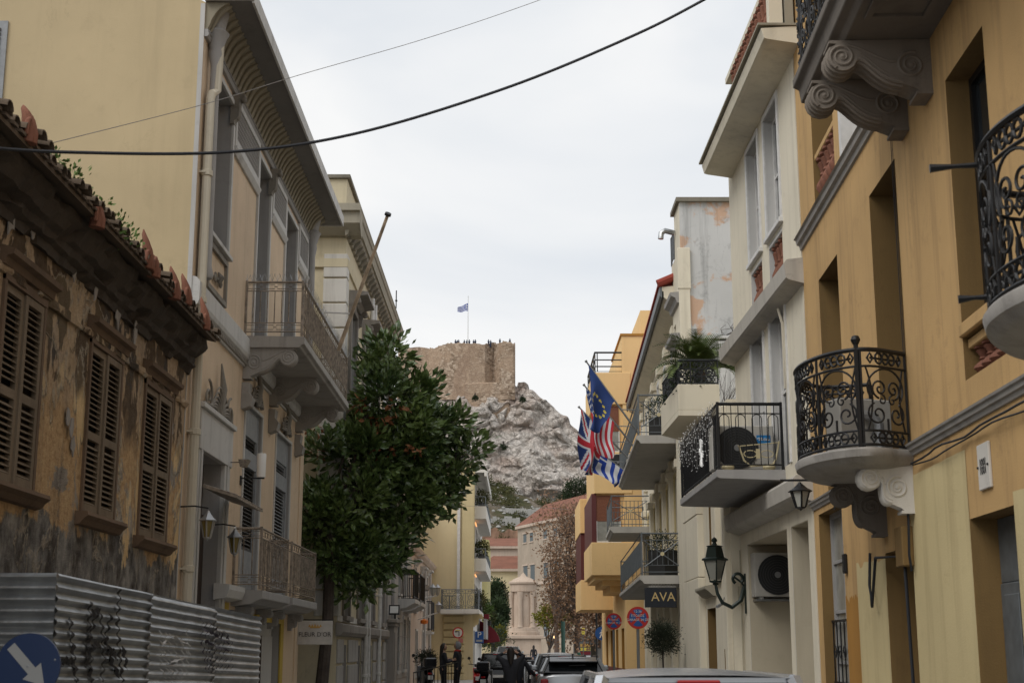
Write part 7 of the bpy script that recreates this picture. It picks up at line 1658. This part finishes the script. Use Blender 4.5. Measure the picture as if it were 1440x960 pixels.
# no turn sign and parking sign on the left
t, zc = round_sign('road_sign', 'round red rimmed no left turn sign above a small red plate', 644, 889, 68, .25)
m = MB(); m.lathe([(0,-.012),(.26,-.012),(.26,.01),(0,.01)], (0,0,zc), 32, axis=1); pl_ = m.build('plate', 'sign_red', t); m = MB(); m.lathe([(0,-.016),(.2,-.016),(.2,-.0125),(0,-.0125)], (0,0,zc), 32, axis=1); m.build('field', 'sign_white', pl_)
m = MB(); m.tube([(.05,-.02,zc-.14),(.05,-.02,zc+.05),(-.08,-.02,zc+.05)], .022, 4); m.prism([(-.08,zc-.01),(-.08,zc+.11),(-.15,zc+.05)], -.02, -.017, 1); m.build('arrow', 'rubber', pl_); m = MB(); m.box(-.12,.12,-.022,-.0175,zc+.09,zc+.13); m.build('sticker', 'flag_star', pl_)
m = MB(); m.box(.02,.24,-.01,.01,zc-.46,zc-.26); m.build('small_plate', 'sign_pink', t); m = MB(); m.tube([(.08,.05,0),(.08,.05,zc+.2)], .03, 8); m.build('post', 'steel_pole', t)
t, zc = round_sign('parking_sign', 'blue square parking sign with a white P on an arm by the dark red awning', 674, 895, 70, .25)
m = MB(); m.box(-.21,.21,-.012,.012,zc-.30,zc+.26); pl_ = m.build('plate', 'sign_blue', t, bevel=.01); put_text('letter', 'P', .40, pl_, (0,-.016,zc+.09), (R(90),0,0), 'sign_white'); m = MB(); m.box(-.15,.15,-.017,-.013,zc-.22,zc-.13); m.build('strip', 'sign_grey', pl_); m = MB(); m.tube([(-.25,.05,0),(-.25,.05,zc+.3)], .03, 6); m.tube([(-.25,.05,zc+.1),(0,.02,zc+.2)], .02, 5); m.build('post', 'steel_pole', t)

# ---- cars
def wheel(k, x, y, r=.31, wd=.2):
    m = MB(); m.lathe([(r*.55,-wd/2),(r*.95,-wd/2),(r,-wd/2+.03),(r,wd/2-.03),(r*.95,wd/2),(r*.55,wd/2)], (x,y,r), 24, axis=0); q = MB(); q.lathe([(0,-wd*.42),(r*.58,-wd*.46),(r*.58,wd*.46),(0,wd*.42)], (x,y,r), 16, axis=0); return m, q
def car(name, lab, loc, rot, paint, L=4.1, Wd=1.74, H=1.48, belt=.92, kind='hatch', spoiler=False, cat='car', tail=.98):
    t = thing(name, lab, cat, loc, rot); hw = Wd/2; r0 = -L/2; f0 = L/2
    side = [(r0+.08,.22),(r0,.42),(r0+.02,.62),(r0+.10,belt-.06),(r0+.42,belt),(f0-1.15,belt-.04),(f0-.35,min(belt-.14,.95)),(f0-.05,.62),(f0,.40),(f0-.1,.20)]
    m = MB(); st = [(-1,.93,.0),(-.94,.985,.0),(-.6,1,0),(0,1,0),(.6,1,0),(.94,.985,0),(1,.93,0)]; rings = []
    for (q, sc_, _) in st:
        ring = []
        for (y, z) in side:
            rnd_ = (1-(1-abs(q))**0)*0; yy = y*(1-.055*abs(q)**3); zz = z-(.05 if z > .7 else 0)*abs(q)**4*1.6; ring.append((q*hw, yy, zz))
        rings.append(ring)
    n = len(side); vs = [p for r_ in rings for p in r_]; fs = [(i*n+j, i*n+(j+1) % n, (i+1)*n+(j+1) % n, (i+1)*n+j) for i in range(len(st)-1) for j in range(n)]+[tuple(range(n))[::-1], tuple(range((len(st)-1)*n, len(st)*n))]
    m.add(vs, fs, True); m.build('body', paint, t, bevel=.05, seg=3, sharp=60)
    rb, rt = (r0+.12, r0+.46) if kind == 'hatch' else (r0+.04, r0+.12)
    fb, ftp = f0-1.15, f0-1.95 if kind == 'hatch' else f0-1.7
    w0, w1 = hw-.07, hw-.24
    def gh(inset=0.0):
        ys = [(rb, belt-.03), (rt, H-.05), (ftp, H-.05), (fb, belt-.03)]
        return ys
    m = MB(); m.hexa([(-w0,rb,belt-.04),(w0,rb,belt-.04),(w0,fb,belt-.04),(-w0,fb,belt-.04)], [(-w1,rt,H-.06),(w1,rt,H-.06),(w1,ftp,H-.06),(-w1,ftp,H-.06)]); m.build('windows', 'car_glass', t, bevel=.05, seg=3)
    def rf(u, v):
        x = (u-.5)*2; y = rt-.06+(ftp-rt+.12)*v; return (x*(w1+.035)*(1-.05*(2*v-1)**4), y, H-.055+.055*(1-abs(x)**2.6)*(1-(2*v-1)**4*.6))
    m = MB(); m.grid(rf, 14, 14); b_ = len(m.v); 
    m.box(-w1-.02, w1+.02, rt-.02, ftp+.02, H-.085, H-.05); m.build('roof', paint, t, sharp=70, normals=True)
    m = MB()
    for q in (-1, 1):
        m.tube([(q*(w0+.005),rb-.01,belt-.03),(q*(w1+.01),rt-.02,H-.06)], .055, 6); m.tube([(q*(w0+.005),fb+.02,belt-.03),(q*(w1+.01),ftp+.02,H-.06)], .04, 6)
        ym = (rt+ftp)/2-.1; m.tube([(q*(w0+.01),ym,belt-.03),(q*(w1+.015),ym,H-.06)], .035, 6)
        m.tube([(q*(w1+.01),rt,H-.06),(q*(w1+.01),ftp,H-.06)], .035, 6)
    m.split('pillar', paint, t)
    for q in (-1, 1):
        m = MB(); m.box(q*hw*.74, q*hw*.95, r0+.035, r0+.22, tail-.24, tail-.06); m.build('tail_light', 'tail_red', t, bevel=.03, seg=2)
        m = MB(); m.box(q*hw*.58, q*hw*.92, f0-.45, f0-.06, .58, .70); m.build('headlight', 'lamp_glass', t, bevel=.03)
        m = MB(); m.box(q*(hw+.0), q*(hw+.17), fb-.35, fb-.2, belt-.0, belt+.13); m.build('mirror', paint, t, bevel=.03, seg=2)
    m = MB(); m.box(-.26,.26,r0-.012,r0+.03,.52,.63); m.build('number_plate', 'plate', t)
    m = MB(); m.box(-.15,.15,rt-.10,rt-.02,H-.092,H-.066); m.build('brake_light', 'tail_red', t, bevel=.01)
    for (sx, y) in ((-1,r0+.75),(1,r0+.75),(-1,f0-.8),(1,f0-.8)):
        a, b = wheel(1, sx*(hw-.10), y); w_ = a.build('wheel', 'rubber', t); b.build('rim', 'lamp_cap', w_)
    m = MB(); m.tube([(.3,rt-.30,belt+.16),(-.12,rt-.27,belt+.14)], .012, 4); m.build('wiper', 'rubber', t)
    if spoiler:
        m = MB(); m.hexa([(-w1+.02,rt-.30,H-.14),(w1-.02,rt-.30,H-.14),(w1,rt+.1,H-.05),(-w1,rt+.1,H-.05)], [(-w1+.02,rt-.32,H-.11),(w1-.02,rt-.32,H-.11),(w1,rt+.1,H-.0),(-w1,rt+.1,H-.0)]); m.build('spoiler', 'car_black', t, bevel=.02)
        m = MB(); m.box(-w1-.0, -w1+.04, rt, ftp, H, H+.035); m.box(w1-.04, w1, rt, ftp, H, H+.035); m.box(-.02,.02,rt+.1,rt+.3,H,H+.08); m.build('roof_rail', 'car_black', t)
    return t
car('parked_car', 'silver estate car nearest the viewer at the bottom right, mostly roof showing', (1.30, 12.0, 0), 0, 'car_silver', L=4.4, Wd=1.80, H=1.505, belt=.95)
car('parked_car', 'pale hatchback with a black rear spoiler and red tail lamp, parked on the right', (1.55, 38.6, 0), 0, 'car_pale', L=4.1, Wd=1.74, H=1.46, belt=1.10, spoiler=True)
car('parked_car', 'dark grey car right behind the pale hatchback with the spoiler', (1.55, 46.0, 0), 0, 'car_grey', L=4.2, Wd=1.76, H=1.50, belt=1.05)
car('parked_car', 'pale grey car farthest in the row parked on the right', (1.6, 53.0, 0), 0, 'car_pale', L=4.2, Wd=1.76, H=1.53, belt=1.05)
car('parked_van', 'white van seen from behind in the middle of the street before the monument', (-.24, 98, 0), 0, 'car_white', L=4.6, Wd=1.75, H=1.86, belt=1.38, kind='van', cat='van', tail=1.2)
car('parked_car', 'small black car with red lights parked on the left kerb', (-.62, 61, 0), 0, 'car_black', L=2.9, Wd=1.55, H=1.52, kind='van', tail=1.1)
def scooter(lab, loc, rot, col='car_black', box=True):
    t = thing('scooter', lab, 'scooter', loc, rot, 'parked scooters')
    for y, nm in ((-.62,0), (.62,0)): a, b = wheel(1, 0, y, .24, .12); w_ = a.build('wheel', 'rubber', t); b.build('rim', 'iron_grey', w_)
    m = MB(); m.prism([(-.75,.42),(-.85,.62),(-.5,.80),(.05,.74),(.12,.36),(.42,.34),(.60,.95),(.70,.92),(.62,.42),(.45,.24),(-.4,.26)], -.16, .16, 0); m.build('body', col, t, bevel=.05, seg=3)
    m = MB(); m.prism([(-.72,.80),(.05,.76),(.08,.84),(-.5,.92),(-.75,.88)], -.15, .15, 0); m.build('seat', 'rubber', t, bevel=.04, seg=2)
    m = MB(); m.tube([(0,.62,.26),(0,.60,1.02)], .03, 6); m.tube([(-.34,.50,1.08),(0,.58,1.03),(.34,.50,1.08)], .018, 6)
    for q in (-1, 1): m.tube([(q*.22,.55,1.06),(q*.32,.55,1.28)], .008, 4); m.lathe([(0,-.01),(.06,-.01),(.06,.01),(0,.01)], (q*.32,.54,1.30), 10, axis=1)
    m.build('handlebar', 'iron_black', t)
    if box: m = MB(); m.box(-.22,.22,-1.0,-.62,.90,1.22); m.build('top_box', 'car_black', t, bevel=.06, seg=3)
    m = MB(); m.box(-.10,.10,-.90,-.885,.48,.62); m.build('number_plate', 'plate', t); m = MB(); m.box(-.07,.07,-.88,-.84,.66,.72); m.build('tail_light', 'tail_red', t, bevel=.01)
scooter('black scooter with a white number plate in front of the small black car', (-.92, 52, 0), R(-6))
scooter('black scooter parked nearer the road centre, left of the pale hatchback', (.75, 60, 0), R(4)); scooter('dark scooter parked by the left house wall beside the two people', (-3.1, 52, .13), R(15)); scooter('black scooter beyond the row of cars near the monument', (1.0, 84, 0), R(-5))
scooter('red scooter half hidden beside the small black car', (-1.35, 57, 0), R(3), 'car_red', False)
b_ = thing('barrier_fence', 'low dark metal barrier on the left pavement in front of the two people', 'barrier', (-3.0, 44.5, .13)); m = MB()
for i in range(14): m.tube([(i*.1,i*.12,0),(i*.1,i*.12,.82+.022*i)], .012, 5)
m.tube([(0,0,.82),(1.3,1.56,1.12)], .02, 5); m.build('bars', 'iron_black', b_)

# ---- people
def skinmesh(name, chains, mat, parent, sub=1):
    """chains share joints by position: [(point, radius), ...] lists grow one smooth body"""
    vs, es, rs, idx = [], [], [], {}
    for ch in chains:
        last = None
        for p, r in ch:
            k = tuple(round(c, 4) for c in p)
            if k not in idx: idx[k] = len(vs); vs.append(p); rs.append(r)
            if last is not None and last != idx[k]: es.append((last, idx[k]))
            last = idx[k]
    me = bpy.data.meshes.new(name); me.from_pydata(vs, es, []); o = bpy.data.objects.new(name, me); C.objects.link(o)
    sk = o.modifiers.new('skin', 'SKIN'); sk.use_smooth_shade = True
    for i, r in enumerate(rs): 
        rr = r if isinstance(r, tuple) else (r, r); me.skin_vertices[0].data[i].radius = rr
    me.skin_vertices[0].data[0].use_root = True
    sb = o.modifiers.new('sub', 'SUBSURF'); sb.levels = sub; sb.render_levels = sub
    dg = bpy.context.evaluated_depsgraph_get(); dg.update(); me2 = bpy.data.meshes.new_from_object(o.evaluated_get(dg)); bpy.data.objects.remove(o)
    me2.materials.clear(); me2.materials.append(M[mat]); o2 = bpy.data.objects.new(name, me2); C.objects.link(o2); o2.parent = parent; return o2
def hand_chains(w_, dirv, side, sc=1.0):
    """palm, four bent fingers and a thumb leaving the side of the palm"""
    d = Vector(dirv).normalized(); sd_ = d.cross(Vector((0,1,0))); sd_ = (sd_ if sd_.length > .2 else Vector((1,0,0))).normalized()*side; nn = d.cross(sd_).normalized(); w_ = Vector(w_); ch = []; pm = w_+d*.05
    ch.append([(tuple(w_), .024), (tuple(pm), (.036,.018))])
    for k, ln in enumerate((.070,.080,.075,.058)):
        b0 = pm+sd_*(.027-.018*k)+d*.03; b1 = b0+d*ln*.5-nn*.008; b2 = b1+d*ln*.45-nn*.022; ch.append([(tuple(pm), (.036,.018)), (tuple(b0), .010), (tuple(b1), .009), (tuple(b2), .007)])
    t0 = w_+d*.03+sd_*.03; t1 = t0+d*.03+sd_*.025; t2 = t1+d*.028+sd_*.006; ch.append([(tuple(w_), .024), (tuple(t0), .012), (tuple(t1), .011), (tuple(t2), .009)]); return ch
def person(lab, loc, rot, h=1.70, top='cloth_coat', legs='cloth_black', hair='hair_dark', long_hair=False, arms='down', step=0.0, hood=None, bag=None, coat=False, lean=0.0, scarf=None, f=1.0):
    t = thing('person', lab, 'person', loc, rot); k = h/1.70; V = lambda x, y, z: (x*k, y*k+lean*max(0, z-.9)*k, z*k)
    sh, el, wr = {}, {}, {}
    for q in (-1, 1):
        sh[q] = V(q*.185*f, 0, 1.40)
        if arms == 'down': el[q] = V(q*.25, .02, 1.12); wr[q] = V(q*.27, .09, .88)
        elif arms == 'raised': el[q] = V(q*.33, .10, 1.52); wr[q] = V(q*.16, .17, 1.60)
        elif arms == 'phone': el[q] = V(q*.22, .06, 1.13); wr[q] = V(q*.09, .30, 1.20)
        elif arms == 'one': el[q] = V(q*.24, .02, 1.12) if q < 0 else V(q*.34, .03, 1.16); wr[q] = V(q*.27, .09, .9) if q < 0 else V(q*.50, .10, .98)
        elif arms == 'swing': el[q] = V(q*.23, -.1*q, 1.13); wr[q] = V(q*.24, -.16*q+.08, .9)
    pel, che, nek, hd = V(0,0,.95), V(0,0,1.30), V(0,.0,1.45), V(0,.015,1.54)
    feet = {}; kn = {}; an = {}
    for q in (-1, 1): kn[q] = V(q*.10, .04+step*q*.5, .50); an[q] = V(q*.10, step*q, .08); feet[q] = V(q*.11, .14+step*q, .035)
    body = [[(pel,(.14,.10)), (V(0,0,1.12),(.125,.09)), (che,(.155,.105)), (nek,.055), (hd,.062)]]
    for q in (-1, 1):
        body.append([(che,(.155,.105)), (sh[q],.055), (el[q],.041), (wr[q],.024)]); body += hand_chains(wr[q], Vector(wr[q])-Vector(el[q]), -q)
        body.append([(pel,(.14,.10)), (V(q*.09,0,.86),.088), (kn[q],.056), (an[q],.036), (feet[q],.036)])
    skinmesh('body', body, 'skin', t, 1)
    m = MB(); hz = 1.615                       # head as one shaped surface: skull, brow, nose, chin
    def head(u, v):
        a = 2*math.pi*u; b = math.pi*(v-.5); x = .076*math.cos(b)*math.sin(a); y = .096*math.cos(b)*math.cos(a); z = .118*math.sin(b)
        fr_ = max(0, math.cos(a))*max(0, math.cos(b)); y += .016*math.exp(-((u if u < .5 else u-1)/.03)**2)*math.exp(-((v-.46)/.06)**2); y -= .008*math.exp(-((abs(u if u < .5 else u-1)-.07)/.03)**2)*math.exp(-((v-.54)/.05)**2); y += .006*math.exp(-((u if u < .5 else u-1)/.06)**2)*math.exp(-((v-.36)/.03)**2)
        if z < 0: x *= 1+z*1.6; y *= 1+z*.6
        return V(x, y+.02, hz+z)
    m.grid(head, 28, 20); hb = m.build('head', 'skin', t, normals=False)
    m = MB()
    for q in (-1, 1): m.lathe([(0,-.011),(.012,0),(0,.011)], V(q*.03, .105, hz+.012), 8, mi=0); m.lathe([(0,-.03),(.014,0),(0,.03)], V(q*.078, .015, hz-.0), 8, mi=1)
    m.tube([V(-.022,.108,hz-.055), V(0,.113,hz-.057), V(.022,.108,hz-.055)], .006, 5, mi=2); m.build('face', ['rubber', 'skin', 'awning_red'], hb)
    m = MB()
    def hairf(u, v):
        a = 2*math.pi*u; b = math.pi*(.5-.62*v); fr_ = math.cos(a); lim = (.40 if fr_ > .35 else 1.0); b = math.pi*(.5-.60*v*lim); x = .088*math.cos(b)*math.sin(a); y = .108*math.cos(b)*math.cos(a)-.004; z = .130*math.sin(b); return V(x, y+.012, hz+.008+z)
    m.grid(hairf, 26, 12)
    if long_hair:
        def lf(u, v): a = R(95+170*u); return V(.090*math.sin(a)*(1+.10*math.sin(v*5)-.35*v*v), .10*math.cos(a)-.005-.025*v, hz+.04-(.34+.03*math.sin(u*23))*v)
        m.grid(lf, 14, 10)
    m.build('hair', hair, hb if False else t, normals=False)
    jb = [[(V(0,0,.80 if not coat else .66),(.16,.125)), (V(0,0,.92),(.175,.135)), (V(0,0,1.1),(.165,.125)), (che,(.18,.13)), (V(0,-.005,1.43),(.085,.075))]]
    for q in (-1, 1): jb.append([(che,(.18,.13)), (sh[q],.078), (el[q],.062), (tuple(Vector(wr[q]).lerp(Vector(el[q]), .08)),.043)])
    skinmesh('jacket', jb, top, t, 1)
    lb = []
    for q in (-1, 1): lb.append([(V(0,0,1.0),(.12,.10)), (V(q*.085,0,.86),.098), (V(q*.095,.02,.70),.088), (kn[q],.070), (tuple(Vector(an[q])+Vector((0,0,-.01))),.058)])
    skinmesh('trousers', lb, legs, t, 1)
    for q in (-1, 1): a = an[q]; b = feet[q]; skinmesh('shoe', [[((a[0],a[1]-.03,.04),(.045,.04)), ((b[0],b[1]-.02,.035),(.048,.034)), ((b[0],b[1]+.06,.03),(.035,.026))]], 'rubber', t, 1)
    if hood: 
        m = MB()
        def hdf(u, v): a = 2*math.pi*u; lim = .42 if math.cos(a) > .45 else 1.25; b = math.pi*(.5-.60*v*lim); return V(.100*max(.5, math.cos(b))*math.sin(a), .118*max(.5, math.cos(b))*math.cos(a)-.005, hz+.012+.142*math.sin(b))
        m.grid(hdf, 26, 12); m.build('hood', hood, t, normals=False)
    if bag: m = MB(); m.box(-.16*k,.16*k,-.29*k,-.13*k,1.0*k,1.42*k); m.build('backpack', bag, t, bevel=.05, seg=3)
    if scarf: m = MB(); m.tube([V(.09*math.cos(a), .08*math.sin(a), 1.47) for a in [j*math.pi/6 for j in range(12)]], .035, 6, closed=True); m.tube([V(.05,.11,1.45),V(.06,.14,1.2)], .035, 6); m.build('scarf', scarf, t)
    return t
person('woman with long dark hair in black, looking at something in her hands', (-2.18, 46.2, .13), R(-75), 1.66, long_hair=True, arms='phone', coat=True)
person('person in black jacket with pale hood and red scarf facing the long haired woman', (-1.74, 46.6, .13), R(75), 1.70, arms='phone', hood='cloth_grey', scarf='cloth_red')
person('person in black seen from behind, both hands raised to the head', (-.03, 34.6, 0), 0, 1.66, long_hair=True, arms='raised', coat=True)
person('person in black stepping with one arm held out, beside the one with raised hands', (.17, 39.5, 0), R(-12), 1.60, arms='one', step=.14, coat=True)
person('person in black top and blue jeans walking toward the monument', (1.95, 131, 0), 0, 1.95, legs='cloth_denim', long_hair=True, arms='swing', step=.16)
person('person in green standing under the kiosk canopy on the right', (4.05, 88, .0), R(100), 1.72, top='cloth_green', arms='down')
# visitors on the fortress: simple because only a few pixels tall
V0 = None
for i, u in enumerate((640.5, 643, 645, 653, 656.5, 660, 666, 668.5, 687, 690, 703, 717)):
    p = W(u, 483.0 if u < 700 else 481.5, HY+.2); lab = 'tiny dark figure of a visitor looking out over the top of the fortress wall'
    if V0 is None:
        V0 = thing('person', lab, 'person', p, 0, 'visitors on the fortress wall'); m = MB(); m.lathe([(.0,-.8),(.16,-.8),(.19,0),(.20,.3),(.26,.50),(.22,.60),(.08,.66),(.07,.70),(.13,.78),(.13,.88),(.07,.97),(0,.98)], (0,0,0), 10); m.build('body', 'cloth_navy', V0)
    else: dup(V0, p+Vector((0,0,random.uniform(-.15,.12))))
# ---- cables across the street
def wire(name, lab, pts, r, mat):
    t = thing(name, lab, 'cable', pts[0]); P0 = pts[0]; out = []
    a, b, c = pts
    for i in range(41): q = i/40; p = a*(1-q)*(1-2*q)+b*4*q*(1-q)+c*q*(2*q-1) if False else a*((1-q)*(1-q*2))+b*(4*q*(1-q))+c*(q*(2*q-1)); out.append(p-P0)
    m = MB(); m.tube(out, r, 6); m.build('strand', mat, t); return t
def wire_px(name, lab, uvY, r, mat):
    P = [W(*q) for q in uvY]; P0 = P[0]; t = thing(name, lab, 'cable', P0); sp = []
    for i in range(len(P)-1):
        p0 = P[max(0,i-1)]; p1 = P[i]; p2 = P[i+1]; p3 = P[min(len(P)-1,i+2)]
        for j in range(10): q = j/10; sp.append(.5*((2*p1)+(-p0+p2)*q+(2*p0-5*p1+4*p2-p3)*q*q+(-p0+3*p1-3*p2+p3)*q**3)-P0)
    sp.append(P[-1]-P0); m = MB(); m.tube(sp, r, 6); m.build('strand', mat, t); return t
wire_px('overhead_cable', 'thick black overhead cable sagging across the whole street', ((-60,204,11.2),(90,214,12.1),(320,214,12.9),(500,188,13.4),(700,128,13.6),(860,64,13.6),(990,0,13.5),(1230,-140,13.3)), .016, 'cable_black')
wire_px('overhead_cable', 'thin grey overhead wire running from the low roof up to the right', ((66,203,13.0),(290,146,15.5),(420,106,17.5),(600,54,19),(760,0,19.5),(1000,-90,20)), .0045, 'cable_grey')
wire_px('overhead_cable', 'thin wire crossing in front of the yellow apartment block', ((590,712,68),(660,711,70),(740,712,76),(800,716,80)), .008, 'cable_grey')
